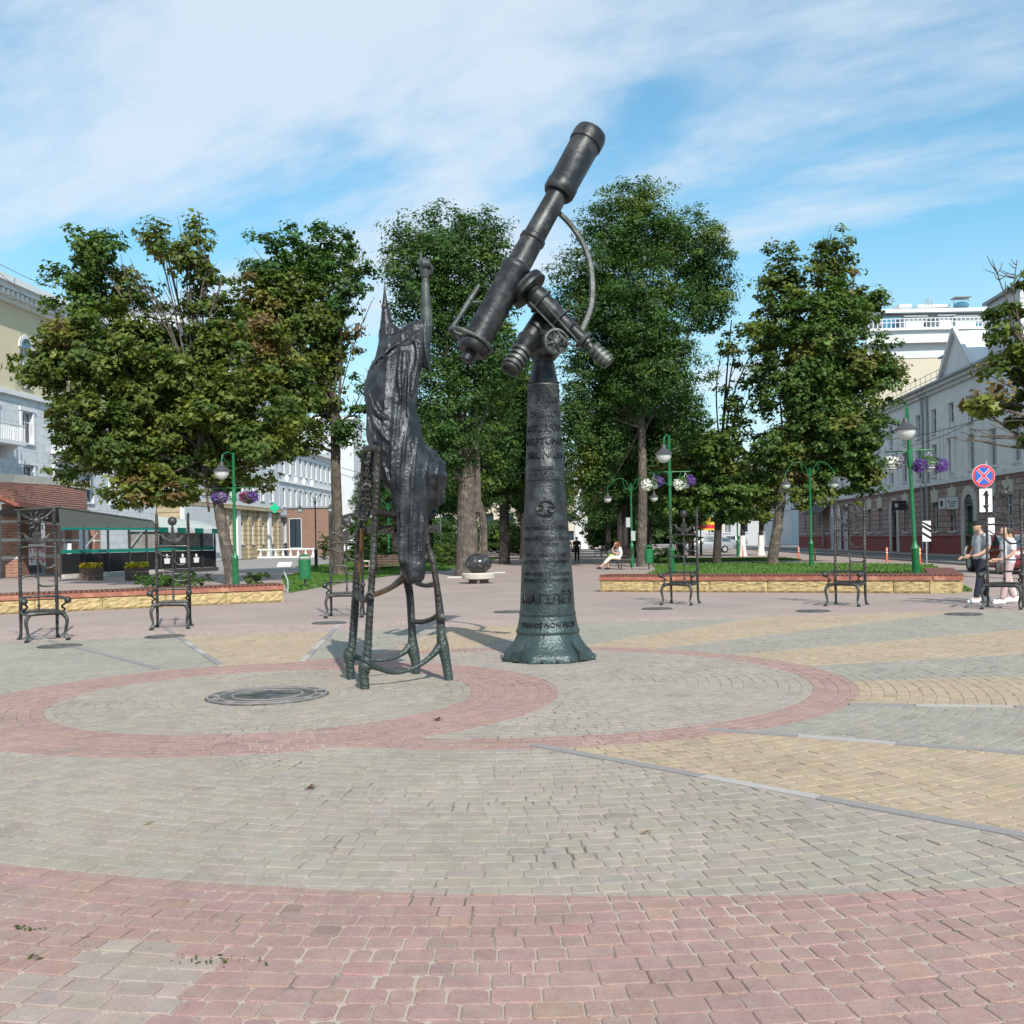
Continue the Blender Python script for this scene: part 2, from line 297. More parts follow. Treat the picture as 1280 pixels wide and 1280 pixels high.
    def build(s, name, m, parent=None, smooth=False, world=False, kind=None, label=None):
        off = wloc(parent) if (world and parent) else (0, 0, 0)
        bm = bmesh.new(); me = s.mesh(name, m, False, off); bm.from_mesh(me); bmesh.ops.recalc_face_normals(bm, faces=bm.faces); bm.to_mesh(me); bm.free()
        if smooth:
            me.polygons.foreach_set('use_smooth', [True]*len(me.polygons)); me.set_sharp_from_angle(angle=R(38))
        return link(name, me, parent, kind, label)
def wloc(o):
    x = Vector((0, 0, 0))
    while o is not None: x += o.location; o = o.parent
    return x
def link(name, me, parent=None, kind=None, label=None):
    o = bpy.data.objects.new(name, me); COL.objects.link(o)
    if parent: o.parent = parent
    if kind: o['kind'] = kind
    if label: o['label'] = label
    return o
def thing(name, label, cat, loc=(0, 0, 0), rz=0.0, group=None):
    o = bpy.data.objects.new(name, None); COL.objects.link(o); o.location = loc; o.rotation_euler = (0, 0, rz); o.empty_display_size = .2
    o['label'] = label; o['category'] = cat
    if group: o['group'] = group
    return o
def tag(o, label, cat, group=None):
    o['label'] = label; o['category'] = cat
    if group: o['group'] = group
    return o
def dup(root, loc, rz=None, label=None, group=None, sc=None):
    r = root.copy(); COL.objects.link(r); r.location = loc
    if rz is not None: r.rotation_euler = (0, 0, rz)
    if label: r['label'] = label
    if group: r['group'] = group
    if sc: r.scale = sc
    for ch in list(root.children):
        c = ch.copy(); COL.objects.link(c); c.parent = r
        for g in ch.children:
            d = g.copy(); COL.objects.link(d); d.parent = c
    return r
def struct(name, mb, m, smooth=False): return mb.build(name, m, None, smooth, kind='structure')
def fuse(name, mb, voxel, m, parent=None, smooth_it=4, disp=None, world=True):
    off = wloc(parent) if (world and parent) else (0, 0, 0)
    me = mb.mesh(name, m, False, off); o = bpy.data.objects.new('tmp', me); COL.objects.link(o)
    md = o.modifiers.new('r', 'REMESH'); md.mode = 'VOXEL'; md.voxel_size = voxel
    sm = o.modifiers.new('s', 'SMOOTH'); sm.iterations = smooth_it; sm.factor = .5
    dg = bpy.context.evaluated_depsgraph_get(); dg.update(); me2 = bpy.data.meshes.new_from_object(o.evaluated_get(dg))
    bpy.data.objects.remove(o)
    me2.name = name
    if disp:
        n = len(me2.vertices); co = np.empty(n*3, 'f'); me2.vertices.foreach_get('co', co); co = co.reshape(-1, 3)
        no = np.array([tuple(v.normal) for v in me2.vertices], 'f'); co = co+no*disp(co+np.array(off), no)[:, None]; me2.vertices.foreach_set('co', co.reshape(-1)); me2.update()
    me2.polygons.foreach_set('use_smooth', [True]*len(me2.polygons))
    if not me2.materials: me2.materials.append(MAT[m])
    return link(name, me2, parent)

# ------------------------------------------------------------------ ground
C1 = Vector((-2.45, 10.15)); C2 = Vector((-.05, 10.85))
struct('ground', MB().add([(-600, -60, -.03), (600, -60, -.03), (600, 1200, -.03), (-600, 1200, -.03)], [(0, 1, 2, 3)]), 'grey_paving')
struct('paving_bed', MB().add([(-18, -6, -.0055), (18, -6, -.0055), (18, 30, -.0055), (-18, 30, -.0055)], [(0, 1, 2, 3)]), 'sand')
def zwarp(x, y): return 0.0
ang = lambda d: (d % 360)
LINES = [-46, -29, -12, 2.7, 15, 28, 40, 51, 66, 80, 95, 114.5, 128]
GREY = (.288, .249, .206); GREEN = (.262, .243, .203); YEL = (.355, .268, .18); REDC = (.30, .186, .16); PINK = (.33, .25, .22); LREY = (.296, .256, .218)
def clip(poly, nx, ny, d):   # keep nx*x+ny*y<=d
    out = []
    for i in range(len(poly)):
        a = poly[i]; b = poly[(i+1) % len(poly)]; da = nx*a[0]+ny*a[1]-d; db = nx*b[0]+ny*b[1]-d
        if da <= 0: out.append(a)
        if (da < 0) != (db < 0):
            t = da/(da-db); out.append((a[0]+(b[0]-a[0])*t, a[1]+(b[1]-a[1])*t))
    return out
def inview(x, y, m=1.15): return y > 2.6 and abs(x) < y*.5*m+.25
PAV = []   # (poly, color)
RH = .112
def ring(c, r0, r1, col, lens, clipfn=None, gap=.008, gr=.003, ymax=19.5):
    r = r0
    while r < r1-.02:
        h = min(RH, r1-r)
        n_max = 2*math.pi*r; a = rnd.random(); end = a+2*math.pi
        while a < end-.02/r:
            w = min(rnd.choice(lens), (end-a)*r); da = w/r
            am = a+da/2; mx_, my_ = c.x+(r+h/2)*math.cos(am), c.y+(r+h/2)*math.sin(am)
            if inview(mx_, my_) and my_ < ymax:
                wn_ = 1+1.3*max(0, noise.noise(Vector((mx_*.9+4, my_*.9, 2)))+.06)*(1.0 if my_ < 9 else .4); g = gap*rnd.uniform(.5, 1.1)*wn_/2/r; gq = gr*wn_*1.35; rr0, rr1 = r+gq/2, r+h-gq/2
                f = .011*wn_**.6/r; e = .011*wn_**.6
                pl = [(rr0, a+g+f), (rr0, a+da-g-f), (rr0+e, a+da-g), (rr1-e, a+da-g), (rr1, a+da-g-f), (rr1, a+g+f), (rr1-e, a+g), (rr0+e, a+g)]
                poly = [(c.x+q*math.cos(t), c.y+q*math.sin(t)) for q, t in pl]
                if clipfn: clipfn(poly, mx_, my_, r+h/2)
                else: PAV.append((poly, col(mx_, my_, r+h/2) if callable(col) else col))
            a += da
        r += RH
ring(C1, .59, 2.02, GREY, (.10, .13, .17)); ring(C1, 2.02, 2.87, REDC, (.11, .14, .17))
def outC1(poly, x, y):
    dx, dy = x-C1.x, y-C1.y; l = math.hypot(dx, dy); nx, ny = dx/l, dy/l
    if l > 3.2: return poly
    return clip(poly, -nx, -ny, -(nx*C1.x+ny*C1.y+2.875))
def disk(poly, x, y, r):
    p = outC1(poly, x, y)
    if len(p) > 2: PAV.append((p, REDC if r > 3.08 else LREY))
ring(C2, .06, 3.5, None, (.10, .13, .17), disk)
def sector_col(k):
    if k < 0: return GREY
    return [YEL, GREEN, YEL, GREEN, YEL, GREEN, YEL, GREEN, YEL, GREEN, YEL, GREEN, GREEN][k]
def outer(poly, x, y, r):
    p = outC1(poly, x, y)
    if len(p) < 3: return
    if y < 8:       # the red outer band begins on its own, wider circle
        dx, dy = x-1.1, y-14.83; d3 = math.hypot(dx, dy); nx, ny = dx/d3, dy/d3; lim = nx*1.1+ny*14.83+10.56
        if d3 > 10.7: PAV.append((p, REDC)); return
        if d3 > 10.42:
            q = clip(p, -nx, -ny, -lim)
            if len(q) > 2: PAV.append((q, REDC))
            p = clip(p, nx, ny, lim)
            if len(p) < 3: return
    th = math.degrees(math.atan2(y-C1.y, x-C1.x))
    if th < -60: th += 360 if th < -170 else 0
    if y > 14.5 and y > 19.3-.14*max(0, 8-x)*1.2: PAV.append((p, PINK)); return
    d1 = math.hypot(x-C1.x, y-C1.y)
    k = sum(1 for l in LINES if th > l)-1
    pieces = [(p, k)]
    for i, l in enumerate(LINES):
        if abs(th-l)*R(1)*d1 < .16:
            nx, ny = -math.sin(R(l)), math.cos(R(l)); d = nx*C1.x+ny*C1.y
            hw = .048 if i < 3 or i > 8 else .012
            pieces = [(clip(p, nx, ny, d-hw), i-1), (clip(p, -nx, -ny, -d-hw), i)]
            break
    for q, kk in pieces:
        if len(q) > 2:
            c = sector_col(kk)
            if y < 8 and kk < 0: c = GREY
            PAV.append((q, c))
ring(C2, 3.5, 20, None, (.085, .11, .14, .17), outer)
def pave_mesh(items, name, parent=None, kind=None):
    v = []; f = []; tint = []
    for poly, c in items:
        n = len(poly); cx_ = sum(p[0] for p in poly)/n; cy_ = sum(p[1] for p in poly)/n
        k = rnd.gauss(0, .04); wq = .5 if math.hypot((cx_+1.42)/.42, (cy_-3.5)/.42)+rnd.gauss(0, .12) < .8 else 0; c = tuple(q*(1-wq)+w_*wq for q, w_ in zip(c, (.31, .285, .25))); cc = tuple(max(.02, q*(1+k)+rnd.gauss(0, .005)) for q in c)
        if rnd.random() < .008: cc = tuple(q*.8 for q in cc)
        dz = rnd.gauss(0, .0012); tx, ty = rnd.gauss(0, .008), rnd.gauss(0, .008)
        o = len(v); ins = .006
        for z, e in ((-.011, 0), (-.003, 0), (0, ins)):
            for x, y in poly:
                dx, dy = cx_-x, cy_-y; l = math.hypot(dx, dy)+1e-6
                v.append((x+dx/l*e, y+dy/l*e, z+dz+((x-cx_)*tx+(y-cy_)*ty if z > -.01 else 0))); tint.append(cc)
        for lv in (0, 1):
            for i in range(n): f.append((o+lv*n+i, o+lv*n+(i+1) % n, o+(lv+1)*n+(i+1) % n, o+(lv+1)*n+i))
        f.append(tuple(o+2*n+i for i in range(n)))
    me = bpy.data.meshes.new(name); me.from_pydata(v, [], f); me.update(); me.materials.append(MAT['paver'])
    at = me.attributes.new('tint', 'FLOAT_COLOR', 'POINT'); a = np.ones((len(v), 4), 'f'); a[:, :3] = np.array(tint); at.data.foreach_set('color', a.reshape(-1))
    return link(name, me, parent, kind)
PAV = [p for p in PAV if len(p[0]) > 2]
def farea(p):
    q = p[0]; y = sum(a[1] for a in q)/len(q); A = abs(sum(q[i][0]*q[(i+1) % len(q)][1]-q[(i+1) % len(q)][0]*q[i][1] for i in range(len(q))))/2
    x = abs(sum(a[0] for a in q)/len(q)); return (A/y**3) * (1 if (x < y*.5 and y > 3.05) else .01)
PAV.sort(key=farea, reverse=True)
plaza = bpy.data.objects.new('plaza_paving', None); COL.objects.link(plaza); plaza['kind'] = 'structure'
for it in PAV[:300]: pave_mesh([it], 'paver', plaza)
pave_mesh(PAV[300:], 'small_paver', plaza, 'stuff')
# granite strips, slab by slab
for i in (0, 1, 2, 9+1, 11, 12):
    l = R(LINES[i]); r = 3.0; u = Vector((math.cos(l), math.sin(l)))
    while r < 13:
        ln = rnd.choice((.55, .7, .8)); a = C1+u*(r+.006); b = C1+u*(r+ln-.006); m = (a+b)/2
        if (m-C2).length > 3.52 and inview(m.x, m.y, 1.2) and m.y < 19:
            mb = MB(); mb.box((m.x, m.y, -.001), ((b-a).length, .088, .013), l)
            o = mb.build('granite_slab', 'granite_pale' if rnd.random() < .22 else 'granite', plaza)
        r += ln
# far paving, lawns, roads
def sheet(name, pts, z, m): return struct(name, MB().add([(x, y, z) for x, y in pts], [tuple(range(len(pts)))]), m)
sheet('promenade_paving', [(-30, 19.3), (22, 19.3), (26, 60), (38, 200), (-10, 200), (-8, 60), (-60, 40)], -.004, 'far_paving')
def AL(x0, Y): return x0+.08*Y
def strip(name, xa, xb, y0, y1, z, m): return sheet(name, [(AL(xa, y0), y0), (AL(xb, y0), y0), (AL(xb, y1), y1), (AL(xa, y1), y1)], z, m)
strip('road', 16.6, 20.3, 15, 220, .0, 'asphalt')
kb = MB()
for xa in (16.45, 20.3): kb.add([(AL(xa, 15), 15, -.03), (AL(xa+.15, 15), 15, -.03), (AL(xa+.15, 220), 220, -.03), (AL(xa, 220), 220, -.03), (AL(xa, 15), 15, .10), (AL(xa+.15, 15), 15, .10), (AL(xa+.15, 220), 220, .10), (AL(xa, 220), 220, .10)], [(4, 5, 6, 7), (0, 1, 5, 4), (3, 7, 4, 0), (1, 2, 6, 5)])
struct('kerb', kb, 'granite')
strip('pavement', 20.45, 23.5, 15, 220, .09, 'grey_paving')
mk = MB()
for y in range(30, 120, 6): mk.box((AL(18.5, y), y, .006), (.12, 2.6, .004), -.08)
struct('road_markings', mk, 'sign_white')
lawnL = [G(362, 741), G(440, 727), G(500, 718), G(505, 704), G(400, 708.5), G(352, 722)]
lawnR = [(2.9, 30), (11.5, 25.6), (19.3, 47), (14, 56), (7.6, 56), (6.6, 47)]
lawnR2 = [(7.8, 60), (17, 60), (17.5, 66), (9, 72)]
lawnL2 = [(-5.5, 52), (-3.4, 52), (-.5, 90), (-12, 90), (-14, 66), (-8, 64)]
for nm, pg in (('lawn', lawnL), ('lawn', lawnR), ('lawn', lawnR2), ('lawn', lawnL2)): sheet(nm, pg, .012, 'grass')
# grass blades
def grass(name, polys, n, label):
    v = []; f = []; t = []
    for pg in polys:
        xs = [p[0] for p in pg]; ys = [p[1] for p in pg]; k = 0
        while k < n:
            x = rnd.uniform(min(xs), max(xs)); y = rnd.uniform(min(ys), max(ys))
            ins = False
            for i in range(len(pg)):
                a, b = pg[i], pg[(i+1) % len(pg)]
                if (a[1] > y) != (b[1] > y) and x < (b[0]-a[0])*(y-a[1])/(b[1]-a[1])+a[0]: ins = not ins
            k += 1
            if not ins: continue
            h = rnd.uniform(.05, .12); o = len(v); w = .035; an = rnd.uniform(0, 3.14)
            v += [(x-w*math.cos(an), y-w*math.sin(an), .01), (x+w*math.cos(an), y+w*math.sin(an), .01), (x+rnd.gauss(0, .03), y+rnd.gauss(0, .03), h)]; f.append((o, o+1, o+2))
            c = rnd.uniform(.7, 1.3); t += [(.085*c, .175*c, .03*c)]*3
    me = bpy.data.meshes.new(name); me.from_pydata(v, [], f); me.materials.append(MAT['leaf'])
    at = me.attributes.new('tint', 'FLOAT_COLOR', 'POINT'); a = np.ones((len(v), 4), 'f'); a[:, :3] = np.array(t); at.data.foreach_set('color', a.reshape(-1))
    return link(name, me, None, 'stuff')
gr = grass('grass', [lawnL, lawnR, lawnL2, lawnR2], 16000, '')
gr['label'] = 'short green grass on the lawns behind the low walls'; gr['category'] = 'grass'

# ------------------------------------------------------------------ foliage
def leaf_mesh(name, cen, nor, size, tint, shape):
    n = len(cen); up = nor/np.linalg.norm(nor, axis=1, keepdims=True)
    r = rng.normal(size=(n, 3)); t = r-up*np.sum(r*up, 1, keepdims=True); t /= np.linalg.norm(t, axis=1, keepdims=True)+1e-9; b = np.cross(up, t)
    s = (size*rng.uniform(.5, 1.45, n))[:, None]
    if shape == 'maple': tpl = [(-.45, 0, 0), (-.30, .62, .12), (.05, .28, .0), (.60, 0, -.12), (.05, -.28, .0), (-.30, -.62, .12)]; faces = [(0, 4, 3, 2), (0, 2, 1), (0, 5, 4)]
    else: tpl = [(-.55, 0, 0), (0, .26, .08), (.55, 0, -.05), (0, -.26, .08)]; faces = [(0, 2, 1), (0, 3, 2)]
    k = len(tpl); V = np.empty((n, k, 3), 'f')
    for i, (a, c, d) in enumerate(tpl): V[:, i] = cen+t*s*a+b*s*c+up*s*d
    base = (np.arange(n)*k)[:, None]; loops = []; starts = []; tot = 0
    fl = [np.array(f) for f in faces]; L_ = sum(len(f) for f in fl)
    lp = np.concatenate([base+f for f in fl], 1).reshape(-1).astype(np.int32)
    offs = np.cumsum([0]+[len(f) for f in fl[:-1]]); st = ((np.arange(n)*L_)[:, None]+offs).reshape(-1).astype(np.int32)
    me = bpy.data.meshes.new(name); me.vertices.add(n*k); me.vertices.foreach_set('co', V.reshape(-1)); me.loops.add(len(lp)); me.loops.foreach_set('vertex_index', lp)
    me.polygons.add(len(st)); me.polygons.foreach_set('loop_start', st); me.update(calc_edges=True); me.validate(); me.materials.append(MAT['leaf'])
    at = me.attributes.new('tint', 'FLOAT_COLOR', 'POINT'); a = np.ones((n*k, 4), 'f'); a[:, :3] = np.repeat(tint, k, 0); at.data.foreach_set('color', a.reshape(-1))
    return me
TINTS = dict(far=[(.035, .07, .02), (.05, .09, .025)], far_w=[.5, .5], maple=[(.105, .14, .027), (.07, .11, .023), (.165, .185, .034), (.165, .14, .035), (.15, .10, .04)], maple_w=[.42, .30, .22, .05, .01],
             mapleg=[(.085, .14, .028), (.06, .115, .025), (.13, .165, .033), (.15, .15, .04)], mapleg_w=[.45, .33, .17, .05],
             ash=[(.055, .115, .024), (.038, .085, .021), (.09, .15, .03), (.125, .17, .034)], ash_w=[.45, .35, .17, .03])
def crown_mesh(lobes, leaf, dens, pal, shape, clump=.42, thin=.32, per=34):
    """lobes: (x,y,z, rx,ry,rz, density factor[, palette])"""
    Cs = []; Ns = []; Ts = []
    allc = np.mean(np.array([l[:3] for l in lobes]), 0)
    for lb in lobes:
        x, y, z, rx, ry, rz, dn = lb[:7]; pl = lb[7] if len(lb) > 7 else pal
        cols = np.array(TINTS[pl]); wts = np.array(TINTS[pl+'_w']); wts = wts/wts.sum()
        vol = rx*ry*rz*4.19; nc = max(3, int(dens*dn*vol**.82))
        d = rng.normal(size=(nc, 3)); d /= np.linalg.norm(d, axis=1, keepdims=True)
        rr = rng.uniform(0, 1, nc)**.42
        ph = rng.uniform(0, 6, 6)
        bumpy = 1+.20*np.sin(d[:, 0]*5+ph[0])*np.sin(d[:, 2]*6+ph[1])+.13*np.sin(d[:, 1]*9+ph[2]+d[:, 2]*7)
        c = d*(rr*bumpy)[:, None]*np.array([rx, ry, rz])+np.array([x, y, z])
        keep = np.array([noise.noise(Vector(q)*.85) for q in c]) > -thin
        c = c[keep]; d = d[keep]; nc = len(c)
        if nc == 0: continue
        k = per; cs = clump*rng.uniform(.6, 1.35, nc)
        off = rng.normal(size=(nc, k, 3)); off /= np.linalg.norm(off, axis=2, keepdims=True); off *= (rng.uniform(0, 1, (nc, k, 1))**.5)*np.array([1, 1, .55])
        p = c[:, None, :]+off*cs[:, None, None]
        nn = off*.7+d[:, None, :]*.45+np.array([0, 0, .75])+rng.normal(size=(nc, k, 3))*.42
        # tint is chosen region by region, then leaf by leaf
        reg = np.array([noise.noise(Vector(q)*.45+Vector((7, 3, 1))) for q in c])
        u = np.clip(.5+reg*.9+rng.normal(0, .12, nc), 0, .999); idx = np.searchsorted(np.cumsum(wts), u); idx = np.clip(idx, 0, len(cols)-1)
        tt = cols[idx][:, None, :]*rng.uniform(.78, 1.22, (nc, k, 1))*rng.uniform(.85, 1.15, (nc, 1, 1))
        Cs.append(p.reshape(-1, 3)); Ns.append(nn.reshape(-1, 3)); Ts.append(np.broadcast_to(tt, (nc, k, 3)).reshape(-1, 3))
    return leaf_mesh('crown', np.concatenate(Cs), np.concatenate(Ns), leaf, np.concatenate(Ts), shape)
def limbs(mb, base, top, r0, lobes, nsub=4, lean=0, fork=None):
    base = Vector(base); top = Vector(top)
    mid = base.lerp(top, .5)+Vector((lean, 0, 0))
    mb.tube([base+Vector((0, 0, -.1)), base+Vector((0, 0, .35)), mid, top], [r0*1.55, r0*1.05, r0*.88, r0*.62], 12)
    for lb in lobes:
        c = Vector(lb[:3]); s = mid.lerp(top, rnd.uniform(.35, 1.0)); m = s.lerp(c, .5)+Vector((rnd.gauss(0, .25), rnd.gauss(0, .25), rnd.uniform(.1, .5)))
        rr = min(.085, r0*rnd.uniform(.25, .38))
        mb.tube([s, m, c], [rr, rr*.65, rr*.3], 7)
        for _ in range(nsub):
            d = Vector((rnd.gauss(0, 1), rnd.gauss(0, 1), rnd.gauss(.4, 1))).normalized(); e = c+Vector((d.x*lb[3], d.y*lb[4], d.z*lb[5]))*.85
            st = m.lerp(c, rnd.random()); mb.tube([st, st.lerp(e, .5)+Vector((rnd.gauss(0, .1), 0, rnd.gauss(0, .1))), e], [rr*.34, rr*.2, .012], 5)
def PL(Y, rows, dy=.75):
    """rows: (px,py,rx_px,rz_px, depth offset m, density[, palette]) -> lobes in metres"""
    out = []
    for r in rows:
        px, py, a, b, off, dn = r[:6]; yy = Y+off; p = P(px, py, yy); s = yy/1280
        out.append((p.x, p.y, p.z, a*s, max(a, b)*s*dy, b*s, dn)+tuple(r[6:7]))
    return out
def tree(label, base, top, r0, lobes, leaf, dens, pal, shape, bark='bark', name='maple_tree', extra=None, white=0, clump=.42, thin=.32, per=34, nsub=4, group=None, lean=0):
    t = thing(name, label, 'tree', (base[0], base[1], 0), group=group)
    mb = MB(); limbs(mb, (base[0], base[1], 0), top, r0, lobes, nsub, lean)
    if extra:
        for pts, r in extra:
            mb.tube(pts, [r]+[r*(1-i/len(pts))**1.0+.006 for i in range(1, len(pts))], 6)
            if r < .06 and len(pts) > 2:
                for _ in range(7):
                    u = rnd.uniform(.15, .95); a_ = pts[1].lerp(pts[2], u); ax = (pts[2]-pts[1]); e = a_+ax.normalized()*rnd.uniform(.4, 1.0)*min(1.2, ax.length*.35)+Vector((rnd.gauss(0, .35), rnd.gauss(0, .35), 0)); mb.tube([a_, a_.lerp(e, .5)+Vector((0, 0, -.04)), e], [.02, .014, .007], 5)
    mb.build('trunk', bark, t, True, world=True)
    me = crown_mesh([(l[0]-base[0], l[1]-base[1])+tuple(l[2:]) for l in lobes], leaf, dens, pal, shape, clump, thin, per)
    link('crown', me, t)
    if white:
        MB().lathe([(r0*1.75, -.05), (r0*1.35, .3), (r0*1.12, .8), (r0*1.05, white)], 12).build('whitewash_band', 'white_wash', t, True)
    return t
# left maple
Y = 39.5
lob = PL(Y, [(120, 440, 72, 62, 0, 1.0), (60, 450, 40, 38, -.5, .9), (205, 475, 90, 85, .5, 1.1), (120, 545, 65, 55, -1, 1.0), (215, 560, 85, 62, 1, 1.1), (300, 520, 70, 66, -.8, 1.0), (300, 430, 62, 60, .6, .8), (95, 370, 42, 42, .5, .85, 'mapleg'),
             (118, 315, 38, 30, 0, .8, 'mapleg'), (150, 370, 45, 45, 1.2, .6), (205, 300, 30, 26, 0, .6), (235, 325, 38, 34, -.6, .5), (262, 380, 32, 44, .6, .45), (300, 590, 44, 26, 0, .6), (180, 610, 62, 30, -1, .7), (245, 290, 24, 18, .8, .45), (360, 500, 40, 60, 1.5, .9), (320, 550, 46, 34, -1.5, .9), (100, 590, 30, 26, 0, .7)])
b = G(290, 730)
ex = []
for (a, c_, d) in (((262, 640), (235, 470), (165, 330)), ((262, 640), (232, 450), (200, 310)), ((260, 620), (240, 440), (232, 300)), ((262, 620), (246, 430), (262, 320)), ((265, 600), (258, 430), (278, 350)), ((262, 610), (225, 440), (182, 350))):
    ex.append(([P(*a, 39.5), P(*c_, 39.3), P(*d, 39)], .045))
tree('broad autumn-tinged maple behind the low wall, left of the astronomer, bare twigs at its top', b, P(262, 560, 39.7), .24, lob, .165, 19, 'maple', 'maple', extra=ex, clump=.46, per=40, thin=.25)
# second tree, behind the astronomer on the left
Y = 47
lob = PL(Y, [(345, 330, 38, 48, 0, .9, 'ash'), (405, 330, 45, 50, 1, .95, 'ash'), (330, 400, 42, 60, -1, .9), (375, 400, 60, 60, 0, 1.0), (415, 430, 32, 60, 1, .7), (355, 480, 52, 50, -1, 1.0), (400, 500, 36, 45, .5, .7), (425, 370, 34, 40, 0, .5, 'ash'), (430, 540, 22, 26, 0, .5, 'ash'), (365, 555, 40, 26, 0, .6), (448, 345, 20, 30, 0, .25, 'ash'), (450, 520, 18, 60, 0, .16, 'ash')])
b = G(424, 719)
tree('tall two-toned tree whose reddish trunk stands beside the third chair, yellowing left half', b, P(418, 500, Y), .27, lob, .165, 17, 'maple', 'maple', clump=.5, thin=.25,
     extra=[([P(420, 520, Y), P(440, 440, Y), P(466, 375, Y)], .03), ([P(420, 540, Y), P(448, 500, Y), P(468, 455, Y)], .02)])
# centre-left ash
Y = 43.7
lob = PL(Y, [(560, 320, 72, 60, 0, 1.1), (600, 300, 45, 38, .6, 1.0), (505, 300, 28, 26, 0, .7), (520, 350, 40, 55, -.6, .9), (600, 370, 55, 60, 0, 1.1), (550, 410, 62, 62, .5, 1.1), (615, 450, 45, 60, -.4, 1.1), (560, 490, 60, 55, 0, 1.1), (615, 540, 40, 40, .6, 1.0), (560, 560, 55, 40, -.6, 1.0), (620, 590, 30, 36, 1, .8), (505, 560, 26, 50, 0, .7), (540, 600, 32, 30, 0, .8)])
b = (P(585, 722, 43.7).x, 43.7)
tree('dense dark green ash with a very thick grey trunk behind the stone ball sculpture', b, P(584, 560, Y), .48, lob, .135, 18, 'ash', 'ash', name='ash_tree', clump=.5, per=42, thin=.36,
     extra=[([P(605, 700, 44.6), P(603, 640, 44.5), P(585, 600, 44), P(570, 560, 44)], .22), ([P(570, 600, Y), P(572, 520, Y)], .25), ([P(596, 640, Y), P(596, 520, Y)], .25)])
# right ash
Y = 53.3
lob = PL(Y, [(775, 290, 55, 60, 0, 1.1), (870, 310, 50, 52, 0, 1.1), (820, 300, 42, 48, 1.5, 1.0), (735, 360, 46, 60, 0, 1.1), (800, 380, 75, 65, -1, 1.1), (880, 370, 48, 50, .5, 1.1), (750, 450, 55, 60, 1, 1.1), (820, 460, 65, 55, -1, 1.1), (748, 540, 46, 56, 1, 1.1), (858, 520, 32, 38, 0, .8), (720, 520, 26, 50, 0, .8), (800, 245, 36, 24, 0, .8), (738, 590, 34, 40, 1.5, .9), (735, 640, 26, 24, 2, .5)])
b = (P(803, 708, 53.3).x, 53.3)
tree('tallest tree, a dense dark ash behind the telescope arc, slim grey-brown trunk in sun', b, P(800, 470, Y), .26, lob, .15, 16, 'ash', 'ash', name='ash_tree', clump=.55, per=42, thin=.36, lean=.1)
# right maple and its slim neighbour
Y = 53.2
lob = PL(Y, [(1040, 330, 34, 38, 0, .8, 'maple'), (985, 350, 38, 44, 0, .8, 'maple'), (1075, 380, 34, 38, .5, .9), (1020, 410, 66, 55, -.5, 1.0), (1060, 460, 60, 50, .5, 1.0), (1090, 478, 48, 28, 0, .9), (1000, 480, 62, 58, 0, 1.1), (1050, 540, 60, 50, -.6, 1.1), (990, 560, 55, 48, .6, 1.1), (1060, 585, 45, 30, 0, .9), (960, 420, 32, 50, 0, .5, 'maple'), (1040, 292, 12, 14, 0, .8, 'maple'), (1080, 600, 28, 30, .4, .7), (1005, 610, 40, 26, 0, .7, 'maple')])
b = (P(967, 706, Y).x, Y)
tree('wide maple with a leaning trunk and yellowing top in front of the brown-stone building', b, P(985, 560, Y), .27, lob, .175, 16, 'mapleg', 'maple', clump=.5, thin=.26)
Y = 55.2
lob = PL(Y, [(905, 560, 46, 40, 0, .9), (880, 600, 44, 36, 1, .9), (930, 610, 40, 34, -.5, .8), (900, 640, 34, 18, 0, .6), (850, 610, 30, 40, 1.5, .8), (925, 500, 24, 36, 0, .4), (920, 430, 20, 50, 0, .14), (855, 655, 26, 22, 2.5, .8)])
b = (P(897, 706, Y).x, Y)
tree('sparse maple with a dark forked trunk, bare branches reaching above it', b, P(900, 600, Y), .22, lob, .19, 12, 'mapleg', 'maple', bark='bark_dark', clump=.5,
     extra=[([P(900, 600, Y), P(905, 520, Y), P(915, 400, Y)], .08), ([P(903, 580, Y), P(915, 500, Y), P(945, 430, Y)], .06), ([P(900, 620, Y), P(912, 560, Y), P(935, 500, Y)], .08), ([P(900, 560, Y), P(896, 490, Y), P(902, 440, Y)], .05)])
# small whitewashed maples beyond
for px, yb, Yt, tp, lb_, pal in ((929, 693, 75, 640, 'small reddish maple with whitewashed trunk left of the far twin-arm lamp post', 'maple'), (952, 693, 77, 640, 'small yellow-green maple with whitewashed trunk near the orange bollards', 'maple')):
    x = P(px, yb, Yt).x
    lob = PL(Yt, [(px, 600, 24, 24, 0, .9), (px-14, 622, 20, 17, .5, .9), (px+14, 620, 20, 16, -.5, .8), (px, 640, 22, 12, 0, .7)])
    tree(lb_, (x, Yt), P(px, 630, Yt), .2, lob, .24, 9, pal, 'maple', bark='bark_dark', white=1.5, clump=.6)
